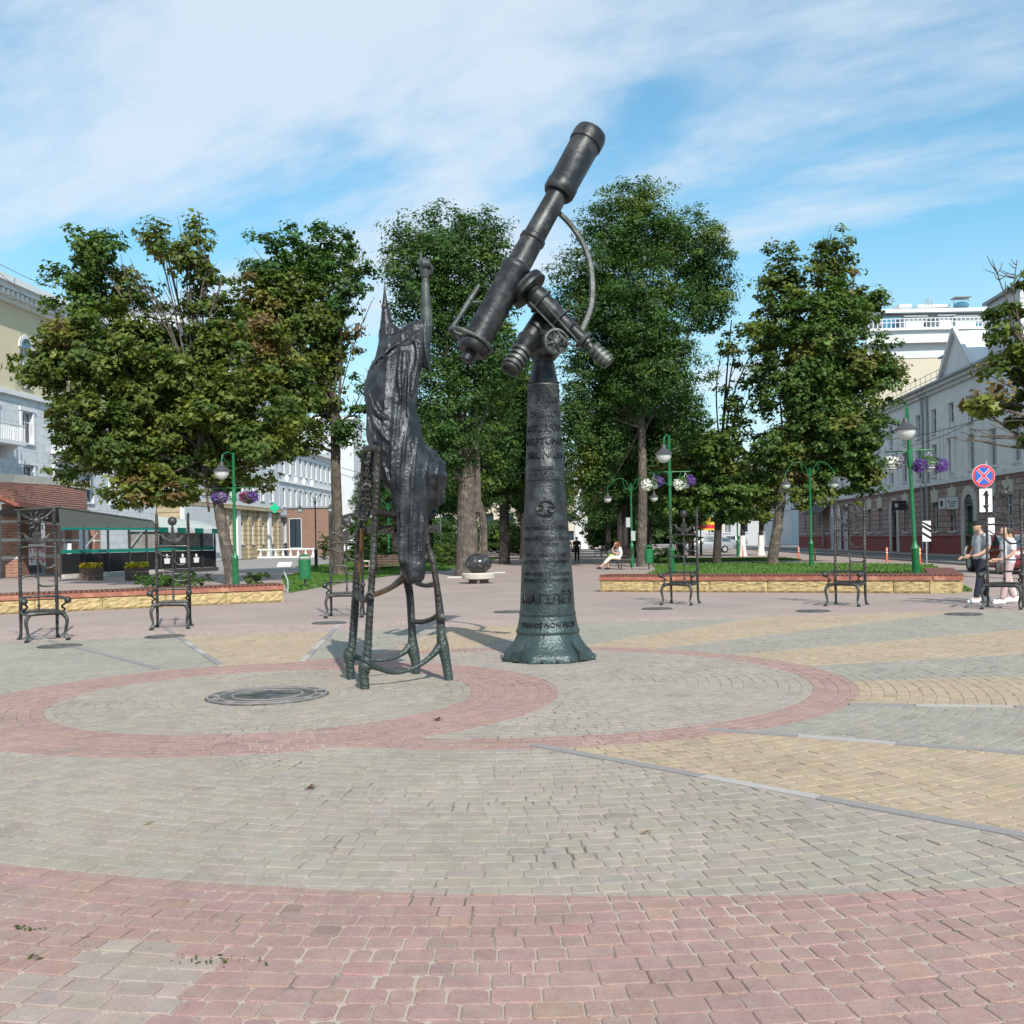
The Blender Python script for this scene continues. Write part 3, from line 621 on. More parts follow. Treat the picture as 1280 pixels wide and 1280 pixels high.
# far right tree whose trunk is out of frame
Y = 30
lob = PL(Y, [(1275, 400, 42, 44, 0, .9), (1262, 470, 34, 34, .4, .8), (1240, 500, 40, 16, 0, .7), (1215, 545, 26, 12, 0, .6), (1262, 545, 42, 22, 0, .9), (1300, 500, 60, 70, 0, 1.0), (1255, 395, 20, 16, 0, .6), (1340, 430, 70, 90, 0, 1.0), (1225, 510, 24, 10, .3, .5), (1290, 350, 28, 24, .4, .5)])
tree('maple reaching in from beyond the right edge above the no-stopping sign, olive leaves', (P(1345, 700, 30).x, 30), P(1340, 520, 30), .24, lob, .17, 16, 'maple', 'maple', clump=.36, thin=.12,
     extra=[([P(1340, 560, 30), P(1280, 520, 30), P(1215, 505, 30)], .06), ([P(1340, 540, 30), P(1285, 560, 30), P(1210, 548, 30)], .05), ([P(1300, 440, 30), P(1262, 380, 30), P(1245, 335, 30)], .022), ([P(1280, 420, 30), P(1268, 370, 30), P(1272, 325, 30)], .016)])
# alley rows beyond, copies of two crowns
def alley(side):
    lob0 = [(0, 0, 9, 3.2, 3.2, 3.4, 1), (1.4, .5, 6.2, 2.6, 2.6, 2, 1), (-1.5, -.5, 6.6, 2.5, 2.6, 2.2, 1), (.3, 0, 12, 2.2, 2.4, 2.2, 1), (-.4, 1, 5, 2.4, 2.2, 1.3, .8), (1.2, 0, 4.6, 1.6, 1.6, 1.2, .8)]
    t = thing('ash_tree', '', 'tree'); mb = MB(); limbs(mb, (0, 0, 0), (0.1, 0, 7.5), .32, lob0, 3); mb.build('trunk', 'bark_dark', t, True)
    link('crown', crown_mesh(lob0, .22, 9, 'ash', 'ash', .62, .4, 34), t); return t
proto = alley(0)
spots = [(-.5, 64.4, 'large-girthed tree in the left alley row, seen just left of the telescope pillar', 1.05), (.9, 78, 'third tree back in the left alley row, behind the pillar', 1), (2.2, 95, 'fourth tree back in the left alley row', .95), (3.4, 114, 'fifth tree back in the left alley row', 1),
         (8.0, 62, 'dark leaning tree just left of the seated woman, right alley row', .98), (8.9, 76, 'tree behind the seated woman with a patchy pale trunk, right alley row', 1), (10.2, 92, 'right alley row tree beside the empty bench', 1), (11.6, 110, 'fifth tree back in the right alley row', 1.05),
         (12.5, 133, 'far tree at the end of the right alley row', 1), (4.6, 136, 'far tree at the end of the left alley row', .9),
         (-6.0, 75, 'tree standing in the far left lawn behind the bench', .8), (-10.5, 92, 'far tree left of the two-lamp posts', .85), (-4.0, 100, 'far tree between the lawn and the left alley row', .95), (-15, 108, 'far tree beside the white building corner', .6), (14, 80, 'tree in the right park strip behind the hedge', .7), (17, 98, 'tree in the right park strip near the billboard', .7), (15.5, 122, 'far right park tree', .8), (19, 112, 'dark tree filling the gap behind the green lamp post, far park', .75), (13.5, 100, 'leafy tree low behind the hedge, right park strip', .6), (22, 136, 'rear park tree near the far white building', .8), (11.5, 70, 'tree close behind the sunlit ash trunk, right side', .62)]
for i, (x, y, lb_, s) in enumerate(spots):
    if i == 0: o = proto; o.location = (x, y, 0); o['label'] = lb_
    else: o = dup(proto, (x, y, 0), rnd.uniform(0, 6.28), lb_)
    o.scale = (s, s, s*rnd.uniform(.92, 1.1)); o['group'] = 'trees of the alley and park beyond'
fl_ = []
for i in range(60):
    x_ = -260+i*9+rnd.uniform(-3, 3)
    if -62 < x_ < 20 and True: hgt = rnd.uniform(5, 7)
    else: hgt = rnd.uniform(5.5, 9)
    fl_.append((x_, 240+rnd.uniform(-8, 8), hgt*.8, 7, 5, hgt, .10))
tl = link('far_treeline', crown_mesh(fl_, 1.1, 9, 'far', 'ash', 2.2, .9, 26), None, 'stuff'); tl['label'] = 'distant belt of trees closing the horizon'
def bush(label, x, y, w, h, pal='mapleg', cat='bush', name='bush', dn=34, z0=0, leaf=.11, d=None):
    t = thing(name, label, cat, (x, y, 0))
    link('foliage', crown_mesh([(0, 0, z0+h*.5, w/2, (d or w)/2, h*.5, 1)], leaf, dn, pal, 'ash', .16 if leaf < .2 else .6, .9, 30), t)
    mb = MB(); [mb.tube([(rnd.gauss(0, w*.06), rnd.gauss(0, .06), 0), (rnd.gauss(0, w*.15), 0, z0+h*.6)], [.03, .01], 5, False) for _ in range(5)]; mb.build('stem', 'bark_dark', t)
    return t
bush('clipped hedge block behind the right green litter bin', P(833, 700, 58).x, 58, 2.4, 1.0, 'ash', 'hedge', 'hedge', 40)
bush('light green shrub left of the thick grey ash trunk', P(566, 700, 62).x, 62, 3.4, 1.6, 'mapleg')
bush('round bush beyond the path right of the thick trunk', P(650, 690, 100).x, 100, 5, 2.2, 'mapleg')
bush('dark bush behind the bench, left of the robe', P(470, 700, 56).x, 56, 3.0, 1.6, 'ash')
bush('narrow clipped conifer in front of the white building', P(407, 695, 95).x, 95, 1.7, 2.6, 'ash', name='conifer')
bush('low juniper spread behind the left wall, below the cafe', P(215, 728, 38).x, 38, 3.6, .5, 'ash')
bush('low leafy shrub right of the left lamp post foot', P(318, 727, 38.5).x, 38.5, 1.4, .5, 'mapleg')
bush('low dark thicket between the thick trunk and the second alley tree', P(632, 690, 118).x, 118, 9, 4.2, 'ash', dn=7, leaf=.3)
bush('leafy thicket hiding part of the far cream building, left of the thick trunk', P(545, 690, 125).x, 125, 10, 4.6, 'ash', dn=7, leaf=.3)
bush('thicket at the alley end right of the white stele', P(765, 690, 140).x, 140, 8, 5, 'ash', dn=7, leaf=.3)
bush('thicket seen between chair back and robe, far lawn', P(475, 690, 110).x, 110, 9, 4.6, 'ash', dn=7, leaf=.3)
bush('rounded shrub at the far alley end', P(560, 690, 90).x, 90, 4, 2.4, 'ash')
bush('pale low hedge before the white building', P(450, 694, 84).x, 84, 5, 1.2, 'mapleg')

# ------------------------------------------------------------------ text helper
def text_mesh(s, size, ext, fn, m, name, parent, world=True, align='CENTER', bevel=0):
    cu = bpy.data.curves.new('t', 'FONT'); cu.body = s; cu.size = size; cu.extrude = ext; cu.align_x = align; cu.resolution_u = 2; cu.bevel_depth = bevel
    o = bpy.data.objects.new('t', cu); COL.objects.link(o); dg = bpy.context.evaluated_depsgraph_get(); dg.update()
    me = bpy.data.meshes.new_from_object(o.evaluated_get(dg)); bpy.data.objects.remove(o); bpy.data.curves.remove(cu)
    off = wloc(parent) if (world and parent) else Vector((0, 0, 0))
    for v in me.vertices: v.co = Vector(fn(v.co.x, v.co.y, v.co.z))-off
    me.materials.clear(); me.materials.append(MAT[m]); me.name = name; me.update()
    return link(name, me, parent)

# ------------------------------------------------------------------ telescope
TC = Vector((.43, 12.9)); KS = 12.9/1280
def zt(py): return 1.5-(UV(683, py)[1])*KS
tel = thing('telescope_monument', 'giant dark bronze telescope on an inscribed tapering pillar with flared foot', 'monument', (TC.x, TC.y, 0))
prof = [(py, r) for py, r in ((478, 17), (482, 20), (483, 20.3), (484, 19.6), (540, 21.8), (584, 24), (585, 24.8), (588, 24.8), (589, 24), (597, 24.2), (598, 25.2), (601, 25.2), (602, 24.4), (650, 27.6), (700, 31), (764, 34.4), (765, 35.4), (768, 35.6), (769, 35), (784, 38), (787, 39.8), (789, 39.8), (791, 39))]
pr = [(r*KS, zt(py)) for py, r in prof][::-1]
def rad_at(z):
    for (r0, z0), (r1, z1) in zip(pr, pr[1:]):
        if z0 <= z <= z1: return r0+(r1-r0)*(z-z0)/(z1-z0+1e-9)
    return pr[-1][0] if z > pr[-1][1] else pr[0][0]
mb = MB(); mb.lathe([(r, z) for r, z in pr], 56); mb.build('pillar', 'bronze_pillar', tel, True)
# flared eight-sided foot with ribs
z0 = pr[0][1]; mb = MB(); n = 64
fp = [(z0, 39), (z0-.12, 42.5), (z0-.22, 48), (z0-.29, 54), (z0-.33, 58)]
fp = [(.335, 38.3), (.29, 40), (.23, 43.5), (.17, 48), (.12, 53), (.085, 57), (.07, 58), (.005, 58.6), (0.0, 61)]
rings = []
for i, (z, r) in enumerate(fp):
    t = min(1, max(0, i/4)); ring_ = []
    for k in range(n):
        a = 2*math.pi*k/n+math.pi/8; sec = math.pi/4; m = ((a+sec/2) % sec)-sec/2; oc = math.cos(sec/2)/math.cos(m)
        rr = r*KS*(1-t+t*oc*1.035); ring_.append((rr*math.cos(a), rr*math.sin(a), z))
    rings.append(ring_)
mb.loft(rings[::-1]); mb.build('flared_foot', 'bronze_pillar', tel, True)
for k in range(4):
    a = 2*math.pi*k/4+math.pi/4; u = Vector((math.cos(a), math.sin(a), 0)); w = Vector((-u.y, u.x, 0)); mb = MB()
    pl = [(.375, .33), (.42, .25), (.50, .175), (.585, .135), (.595, .02), (.48, .02), (.37, .2)]
    mb.prism(pl, -.05, .05, lambda x, y, h: (u.x*x+w.x*h*(.55+(x-.37)*4), u.y*x+w.y*h*(.55+(x-.37)*4), y)); mb.build('foot_rib', 'bronze_pillar', tel, False)
for k in range(20):
    a = 2*math.pi*(k+.5)/20; rr = 58.5*KS; me_ = MB().lathe([(.016, 0), (.016, .02), (.01, .028)], 8, (rr*.985*math.cos(a), rr*.985*math.sin(a), .03), (math.cos(a), math.sin(a), .2)); me_.build('foot_bolt', 'bronze_light', tel)
for zz_, cnt in ((zt(593), 14), (zt(489), 12)):
    for k in range(cnt):
        a = 2*math.pi*(k+.45)/cnt; rr = rad_at(zz_); MB().ball((rr*math.cos(a), rr*math.sin(a), zz_), .017, 8).build('rivet', 'bronze_tube', tel, True)
def wrap(zc, ang0=0.0, lift=.0):
    def f(x, y, h):
        z = zc+y; r = rad_at(z)+h+lift; a = x/rad_at(zc)+ang0-.033
        return (TC.x+r*math.sin(a), TC.y-r*math.cos(a), z)
    return f
for s, py, sz, a0 in (('MARS', 506, .118, .24), ('SMERCU', 523.5, .118, .12), ('ATURNU', 541, .118, .0), ('NEPTUNU', 557, .118, .0), ('VRUNIUM', 574, .118, .05)):
    text_mesh(s, sz, .017, wrap(zt(py), a0), 'bronze_tube', 'raised_inscription', tel)  # all inscriptions: darker bronze than the pillar, relief shadow put into the colour
for s, py, sz in (('Заснаваны у 1267 г.', 662, .068), ('Магдэбургскае права', 675, .068), ('1577 годзе', 682, .068), ('1772 годзе далучан', 695, .064), ('да Расійскай Імперыі', 703, .064), ('1991 года - у складзе', 718, .066), ('Рэспублікі Беларусь', 726, .066)):
    text_mesh(s, sz, .009, wrap(zt(py)), 'bronze_tube', 'raised_inscription', tel)
text_mesh('МАГІЛЁЎ', .165, .012, wrap(zt(752), .0, .004), 'bronze_tube', 'raised_inscription', tel, bevel=.003)
text_mesh('CTANOS NON FECIT', .085, .006, wrap(zt(781), 0, .012), 'bronze_tube', 'raised_inscription', tel)
# crab sign: two hooked curls
mb = MB(); zc = zt(636)
def cyl(x, z, h=.014):
    r = rad_at(z)+h; a = x/r-.02; return (r*math.sin(a), -r*math.cos(a), z)
for sgn in (1, -1):
    pts = [cyl(sgn*(-.13+.0), zc+sgn*.0)]; pts = []
    for i in range(14):
        t = i/13; a = R(205-175*t); pts.append(cyl(sgn*(.115*math.cos(a)), zc+sgn*(.005+.085*math.sin(a))))
    mb.tube(pts, [.013]*len(pts), 6)
    pts = [cyl(sgn*(-.068+.036*math.cos(R(t))), zc+sgn*(.015+.034*math.sin(R(t)))) for t in range(0, 361, 30)]; mb.tube(pts, .011, 6)
mb.build('crab_symbol', 'bronze_tube', tel, True)
# head of pillar and tube assembly; b = bottom, t = top of main tube
def Q(px, py, Y): return P(px, py, Y)
BT = Q(590.5, 437, 12.35); TP = Q(740, 166, 13.05); AX = (TP-BT).normalized(); LEN = (TP-BT).length
k = KS
def seg(a, b, pts): # pts (frac of axis, radius px)
    mb = MB(); mb.lathe([(r*k, f*LEN) for f, r in pts], 36, tuple(BT-Vector((TC.x, TC.y, 0))), tuple(AX)); return mb
seg(0, 1, [(-.0, 18.5), (.012, 19.5), (.025, 19.5), (.03, 17), (.05, 17.2), (.335, 17.4), (.345, 19), (.36, 19.2), (.372, 17), (.375, 15.5), (.48, 14.6), (.485, 16.2), (.50, 16.2), (.507, 14), (.70, 13.2), (.73, 13)]).build('tube_barrel', 'bronze_tube', tel, True)
seg(0, 1, [(.70, 13), (.702, 17.5), (.715, 19.8), (.75, 20), (.755, 19), (.94, 19.6), (.942, 21.2), (.975, 21.4), (.99, 20.6), (1.0, 19.5), (1.0, 17.5), (.93, 17.0)]).build('dew_shield', 'bronze_tube', tel, True)
seg(0, 1, [(-.05, 5.5), (-.048, 7.2), (-.014, 7.4), (-.0135, 15), (-.006, 17.8), (0, 18.5)]).build('eyepiece', 'bronze_tube', tel, True)
side = AX.cross(Vector((0, 1, 0))).normalized()      # perpendicular to tube, towards the lower right
if side.x < 0: side = -side
def rel(v): return tuple(Vector(v)-Vector((TC.x, TC.y, 0)))
# finder tube with its two clamps
fa, fb = Q(563, 415, 12.35), Q(599.5, 357, 12.5)
mb = MB(); d = (fb-fa).normalized(); ll = (fb-fa).length; mb.lathe([(2.2*k, 0), (3.2*k, .01), (3.4*k, ll*.66), (4.2*k, ll*.67), (4.2*k, ll*.70), (3.3*k, ll*.71), (3.3*k, ll)], 14, rel(fa), tuple(d)); mb.build('finder_tube', 'bronze_light', tel, True)
mb = MB(); c0 = BT+AX*.10; perp2 = AX.cross(side).normalized()
pts = [c0+(side*math.cos(R(t))+perp2*math.sin(R(t)))*(20.5*k+(.14*max(0, -math.cos(R(t)))**3)) for t in range(0, 361, 15)]
mb.tube([rel(p) for p in pts], .028, 8); mb.tube([rel(fa+d*.02), rel(BT+AX*.1-side*.2)], .025, 8); mb.tube([rel(fa+d*.45), rel(BT+AX*.62-side*.15)], .015, 6); mb.build('finder_clamp', 'bronze_light', tel, True)
# declination axis, disc, counterweight
da, db = Q(655, 357, 12.62), Q(760, 452, 12.42); dv = (db-da).normalized(); dl = (db-da).length
mb = MB(); f = lambda s: s*dl
mb.lathe([(13*k, 0), (26*k, .01), (26.5*k, .045), (25*k, .06), (24.5*k, .075), (26*k, .085), (26*k, .12), (12*k, .13), (14*k, .2), (15*k, .21), (15*k, .32), (13.2*k, .34), (13*k, .38), (12.2*k, .56), (10*k, .60), (9.6*k, .80), (10.5*k, .82), (8.5*k, .84), (7.5*k, 1.02), (7.6*k, 1.1)], 32, rel(da), tuple(dv)); mb.build('declination_axis', 'bronze_tube', tel, True)
mb = MB(); z1 = dl-.30
mb.lathe([(3.6*k, 1.05), (3.6*k, z1+.05), (9*k, z1+.051), (10.5*k, z1+.06)]+[q for i in range(4) for q in ((9.8*k, z1+.07+i*.065), (9.8*k, z1+.105+i*.065), (8*k, z1+.11+i*.065), (8*k, z1+.13+i*.065))]+[(9*k, z1+.33), (5*k, z1+.335)], 24, rel(da), tuple(dv)); mb.build('counterweight', 'bronze_light', tel, True)
nf = dv.cross(Vector((0, 1, 0))).normalized(); nf = nf if nf.z > 0 else -nf
fr = Vector((0, -1, 0))
mb = MB()
for s0 in (-.02, .10): mb.bar(rel(da+dv*.22-nf*.10+fr*.13+nf*s0), rel(da+dv*1.0-nf*.16+fr*.12+nf*s0*.8), .02, .02)
for s0 in (.30, .62): 
    c_ = da+dv*s0; rr = .165 if s0 < .5 else .14
    mb.tube([rel(c_+(nf*math.cos(R(t))+fr*math.sin(R(t)))*rr) for t in range(0, 361, 20)], .014, 6)
mb.build('cradle_strap', 'bronze_light', tel, True)
c_ = da+dv*1.02; mb = MB(); mb.tube([rel(c_+(nf*math.cos(R(t))+fr*math.sin(R(t)))*(.10)) for t in range(0, 361, 20)], .028, 8); mb.build('arc_clamp', 'bronze_light', tel, True)
# great arc
apx = [(699, 266), (713, 280), (727, 300), (737, 324), (741, 350), (740, 380), (733, 402), (722, 425)]
pts = [Q(x, y, 12.95-.3*i/7) for i, (x, y) in enumerate(apx)]
mb = MB()
def flat_tube(mb, pts, a, b):
    cr = []; 
    q = []
    for i in range(len(pts)-1):
        p0 = pts[max(i-1, 0)]; p1 = pts[i]; p2 = pts[i+1]; p3 = pts[min(i+2, len(pts)-1)]
        for j in range(4):
            t = j/4; q.append(0.5*((2*p1)+(p2-p0)*t+(2*p0-5*p1+4*p2-p3)*t*t+(3*p1-p0-3*p2+p3)*t**3))
    q.append(pts[-1])
    for i, p in enumerate(q):
        T = (q[min(i+1, len(q)-1)]-q[max(i-1, 0)]).normalized(); u = T.cross(Vector((0, 1, 0))).normalized(); w = T.cross(u).normalized()
        tt = i/(len(q)-1); aa = a*(.75+.5*tt)
        cr.append([rel(p+u*x*aa+w*y*b) for x, y in ((-1, -.6), (-.6, -1), (-.35, -.7), (.35, -.7), (.6, -1), (1, -.6), (1, .6), (.6, 1), (-.6, 1), (-1, .6))])
    mb.loft(cr)
flat_tube(mb, pts, .034, .05); mb.build('declination_arc', 'bronze_light', tel)
# polar axis pointing down left
pa, pb = Q(686, 388, 12.85), Q(640, 459, 12.5); pv = (pb-pa).normalized(); pl_ = (pb-pa).length
mb = MB(); mb.lathe([(12*k, -.0), (16*k, .03), (17.5*k, .05), (17.5*k, .09), (13.6*k, .11), (13.4*k, .13), (13*k, pl_*.52), (15*k, pl_*.53), (14*k, pl_*.55), (10*k, pl_*.72)], 32, rel(pa), tuple(pv)); mb.build('polar_axis', 'bronze_tube', tel, True)
mb = MB(); mb.lathe([(9.5*k, pl_*.7), (13*k, pl_*.72)]+[q for i in range(4) for q in ((12.6*k, pl_*(.73+.075*i)), (12.6*k, pl_*(.765+.075*i)), (10.2*k, pl_*(.77+.075*i)), (10.2*k, pl_*(.80+.075*i)))]+[(12*k, pl_*1.05), (9*k, pl_*1.06), (8*k, pl_*1.02)], 28, rel(pa), tuple(pv)); mb.build('axis_end_weight', 'bronze_light', tel, True)
# trunnion housing and spoked wheel
hc = Q(683, 432, 12.85); wc = Q(693.5, 427.5, 12.45); wn = Vector((.35, -1, -.05)).normalized()
mb = MB(); mb.lathe([(19*k, -.02), (21*k, 0), (21*k, .12), (18*k, .2), (15*k, (wc-hc).length)], 32, rel(hc-wn*.12), tuple(wn)); mb.build('trunnion_housing', 'bronze_tube', tel, True)
mb = MB(); mb.lathe([(12.5*k, 0), (15.5*k, .0), (16*k, .03), (15.6*k, .075), (13*k, .08), (12.6*k, .045), (3.6*k, .04), (3.4*k, .085), (1.5*k, .09)], 32, rel(wc), tuple(wn))
u_ = wn.cross(Vector((0, 0, 1))).normalized(); v_ = wn.cross(u_).normalized()
for i in range(8):
    a = R(45*i+20); dd = u_*math.cos(a)+v_*math.sin(a); ww = wn.cross(dd); c_ = wc+wn*.062
    mb.add([rel(c_+dd*3*k+ww*3*k), rel(c_+dd*13*k), rel(c_+dd*3*k-ww*3*k), rel(c_+dd*4*k+wn*.02), rel(c_+dd*3*k+ww*3*k-wn*.03), rel(c_+dd*13*k-wn*.03), rel(c_+dd*3*k-ww*3*k-wn*.03)], [(0, 1, 3), (1, 2, 3), (2, 0, 3), (0, 4, 5, 1), (1, 5, 6, 2), (2, 6, 4, 0)])
mb.build('spoked_wheel', 'bronze_light', tel)
# column cone and saddle
zb = pr[-1][1]; top = rel(Q(680, 444, 12.85))
mb = MB(); rs = []
for i, (t_, r_) in enumerate(((0, 19.8), (.05, 20), (.06, 18.6), (.5, 15), (1, 11.5))):
    rs.append([(top[0]*t_*.6+r_*k*math.cos(a), top[1]*t_*.6+r_*k*math.sin(a), zb-.02+t_*(top[2]-zb+.02)) for a in [2*math.pi*j/28 for j in range(28)]])
mb.loft(rs); mb.build('pillar_cap', 'bronze_tube', tel, True)
mb = MB(); mb.tube([rel(Q(682, 450, 12.85)), rel(Q(684, 428, 12.8)), rel(Q(690, 405, 12.72))], [.13, .17, .15], 20); mb.build('saddle', 'bronze_tube', tel, True)

# ------------------------------------------------------------------ astronomer's tall chair
Fn = {1: G(439, 849), 2: G(457, 861), 3: G(521, 842), 4: G(562, 850)}
gc = thing('giant_bronze_chair', 'ladder-tall bronze chair with rope-patterned posts under the astronomer', 'chair', (-1.3, 11.1, 0))
Y1, Y2, Y3, Y4 = Fn[1][1], Fn[2][1], Fn[3][1], Fn[4][1]
def post(rows, Yb, name='chair_post', m='bronze_chair', dY=0.0, tw=True):
    pts = []; rr = []
    for i, (x, y, r) in enumerate(rows):
        pts.append(P(x, y, Yb+dY*i/(len(rows)-1))); rr.append(r*Yb/1280)
    mb = MB(); mb.tube(pts, rr, 12); o = mb.build(name, m, gc, True, world=True)
    if tw:
        mb = MB(); hel = []; tot = 0
        P3 = [pts[0].lerp(pts[-1], 0)]
        # rope twist: small raised rings set aslant along the post
        for i in range(len(pts)-1):
            a, b = pts[i], pts[i+1]; l = (b-a).length; n_ = max(1, int(l/.055)); T = (b-a).normalized()
            for j in range(n_):
                t = (j+.5)/n_; c = a.lerp(b, t); r_ = rr[i]*(1-t)+rr[i+1]*t; ax = (T+Vector((.5, .2, 0))).normalized()
                mb.lathe([(r_*.98, -.014), (r_*1.2, 0), (r_*.98, .014)], 10, tuple(c), tuple(ax))
        mb.build('rope_twist', m, o, True, world=True)
    return o
post([(457, 861, 5.6), (455, 842, 6.5), (457, 832, 8.5), (460, 815, 5), (462, 780, 4.6), (464, 746, 4.4), (467, 700, 4.2), (470, 640, 4.4), (472, 600, 4.6), (473, 562, 4.4)], Y2, dY=.05)
post([(439, 849, 5), (438, 830, 5.5), (437, 818, 7.5), (441, 805, 5), (445, 750, 5), (447, 700, 3.6), (451, 650, 3.6), (454, 610, 4), (456, 566, 3.5)], Y1, dY=.0)
post([(521, 842, 5), (520, 826, 6), (517, 812, 7.5), (516, 795, 5), (515, 777, 4.8), (513, 745, 4.8), (509, 722, 5.5), (505, 690, 4), (503, 640, 4)], Y3, tw=False)
post([(562, 850, 5.5), (558, 826, 6), (554, 806, 7.6), (552, 790, 5.4), (551, 772, 5.6), (547, 735, 4), (541, 700, 4), (535, 680, 4), (531, 640, 4)], Y4, tw=False)
def rung(rows, name, m='bronze_chair', tw=False):
    mb = MB(); mb.tube([P(x, y, yy) for x, y, yy, r in rows], [r*11/1280 for *_, r in rows], 10); return mb.build(name, m, gc, True, world=True)
rung([(464, 744, Y2, 3.6), (475, 741, 10.75, 3.4), (490, 734, 11.2, 3.6), (503, 724, Y3-.05, 5.5), (512, 716, Y3, 6)], 'gilded_rung', 'bronze_gold')
rung([(512, 722, Y3, 5), (520, 728, 11.5, 3), (532, 732, 11.3, 2.8), (545, 730, Y4, 4)], 'rung')
rung([(514, 764, Y3, 3.6), (517, 776, 11.6, 3.6), (530, 777, 11.4, 3.2), (544, 772, 11.2, 3.4), (551, 765, Y4, 3.8)], 'rung')
rung([(438, 815, Y1, 5), (450, 823, 11.3, 3.2), (480, 825, 11.4, 2.2), (500, 819, 11.55, 3.2), (515, 806, Y3, 6)], 'stretcher')
rung([(458, 828, Y2, 6), (475, 836, 10.65, 3), (495, 841, 10.8, 2.4), (520, 834, 10.95, 2.8), (540, 820, 11.0, 3.6), (553, 804, Y4, 6.5)], 'stretcher')
rung([(447, 735, Y1, 3), (448, 745, 11.1, 4), (455, 750, 10.8, 4), (463, 746, Y2, 3.6)], 'rung')
rung([(451, 662, Y1, 2.5), (480, 663, 11.1, 3), (500, 663, 11.3, 3)], 'seat_rail', 'bronze_gold')
rung([(448, 720, Y1, 2.4), (452, 690, Y1-.05, 2.6), (453, 660, Y1-.1, 2.4)], 'side_strut', 'bronze_gold')
rung([(470, 640, Y2, 4), (500, 645, 10.8, 4), (531, 650, Y4, 4)], 'seat_rail'); rung([(503, 640, Y3, 4), (518, 645, 11.5, 4), (531, 650, Y4, 4)], 'seat_rail')
mb = MB(); mb.lathe([(.045, 0), (.048, .03), (.03, .045), (.028, .02)], 18, tuple(P(463.5, 745, Y2-.05)), (0, -1, 0)); mb.build('boss', 'bronze_chair', gc, True, world=True)
mb = MB(); mb.lathe([(.04, 0), (.043, .03), (.02, .045)], 18, tuple(P(553, 772, Y4-.05)), (0, -1, 0)); mb.build('boss', 'bronze_chair', gc, True, world=True)
# scrollwork of the back, between the two left posts
mb = MB(); rn2 = random.Random(3)
for i in range(13):
    t = i/12; x = 462-4*t+rn2.uniform(-3, 3); y = 575+t*70; c_ = P(x, y, 10.85+rn2.uniform(-.15, .15)); r_ = rn2.uniform(.03, .055); a0 = rn2.uniform(0, 6)
    mb.tube([c_+Vector((math.cos(a0+j*.6)*r_*(1-j*.06), rn2.uniform(-.01, .01), math.sin(a0+j*.6)*r_*(1-j*.06))) for j in range(10)], .014, 6)
mb.tube([P(466, 565, 10.7), P(461, 600, 10.9), P(455, 640, 11), P(457, 651, 10.95), P(462, 640, 10.8)], .022, 8)
mb.build('back_scrollwork', 'bronze_chair', gc, True, world=True)
mb = MB(); mb.tube([P(457, 562, Y1), P(465, 560, 10.9), P(473, 560, Y2)], .035, 10); mb.build('top_rail', 'bronze_chair', gc, True, world=True)
mb = MB(); A_, B_, C_, D_ = [Vector((*Fn[i], 0)) for i in (2, 4, 3, 1)]; cc_ = (A_+B_+C_+D_)/4
mb.prism([tuple((cc_+(v-cc_)*.78+Vector((.05, .05, 0)))[:2]) for v in (A_, B_, C_, D_)], 1.60, 1.68); mb.build('seat', 'bronze_chair', gc, world=True)

# ------------------------------------------------------------------ astronomer
ast = thing('person_statue', 'robed bronze astronomer seen from behind, star-studded pointed hat, arm pointing up', 'statue', (-1.2, 11.1, 0))
YA = 11.1; kA = YA/1280
def ell(py, xl, xr, yc, dd, n=28, tilt=0, sq=1.0):
    c = P((xl+xr)/2, py, yc); rx = (xr-xl)/2*yc/1280; out = []
    for j in range(n):
        a = 2*math.pi*j/n; ca, sa = math.cos(a), math.sin(a); ca = math.copysign(abs(ca)**sq, ca); sa = math.copysign(abs(sa)**sq, sa)
        out.append((c.x+rx*ca, c.y+dd*sa, c.z+tilt*ca))
    return out
mb = MB()
mb.loft([ell(729, 509, 527, 10.80, .10), ell(724, 507, 529, 10.80, .12), ell(707, 503, 531, 10.80, .13), ell(702, 497, 531, 10.81, .14), ell(690, 497, 531, 10.82, .15), ell(650, 497, 532, 10.85, .18), ell(615, 489, 534, 10.88, .22), ell(590, 472, 540, 10.95, .28), ell(565, 463, 537, 10.98, .30),
         ell(540, 459, 528, 11.0, .29), ell(515, 458, 523, 11.02, .27), ell(490, 457.5, 524, 11.05, .26), ell(468, 460, 527, 11.08, .23), ell(452, 463, 531, 11.1, .20, tilt=.04), ell(440, 468, 531, 11.12, .17, tilt=.06), ell(430, 472, 512, 11.14, .15, tilt=.03), ell(420, 476, 503, 11.16, .12)])
# shoulder ridge up to the raised sleeve
mb.tube([P(486, 445, 11.1), P(505, 430, 11.1), P(522, 415, 11.08), P(534, 408, 11.05)], [.16, .15, .13, .085], 14)
mb.loft([ell(399, 526.5, 541.5, 11.05, .07), ell(412, 521, 542.5, 11.05, .085), ell(430, 519, 540, 11.05, .075), ell(450, 522, 540, 11.05, .06), ell(466, 535, 540, 11.05, .03)])
# thigh and knee under cloth, going right and away
mb.tube([P(500, 580, 11.1), P(525, 582, 11.3), P(540, 592, 11.5)], [.26, .25, .19], 16)
mb.loft([ell(556, 500, 532, 11.08, .24), ell(575, 500, 548, 11.12, .30), ell(595, 500, 559, 11.15, .30), ell(612, 505, 556, 11.18, .24), ell(632, 510, 547, 11.18, .14), ell(648, 520, 536, 11.15, .06)])
mb.tube([P(541, 590, 11.5), P(545, 615, 11.52), P(540, 635, 11.4), P(536, 650, 11.3)], [.17, .125, .075, .035], 14)
# left back drape with pointed end
mb.loft([ell(560, 470, 500, 10.9, .16), ell(585, 474, 502, 10.85, .12), ell(605, 481, 500, 10.82, .08), ell(620, 493, 498, 10.80, .03)])
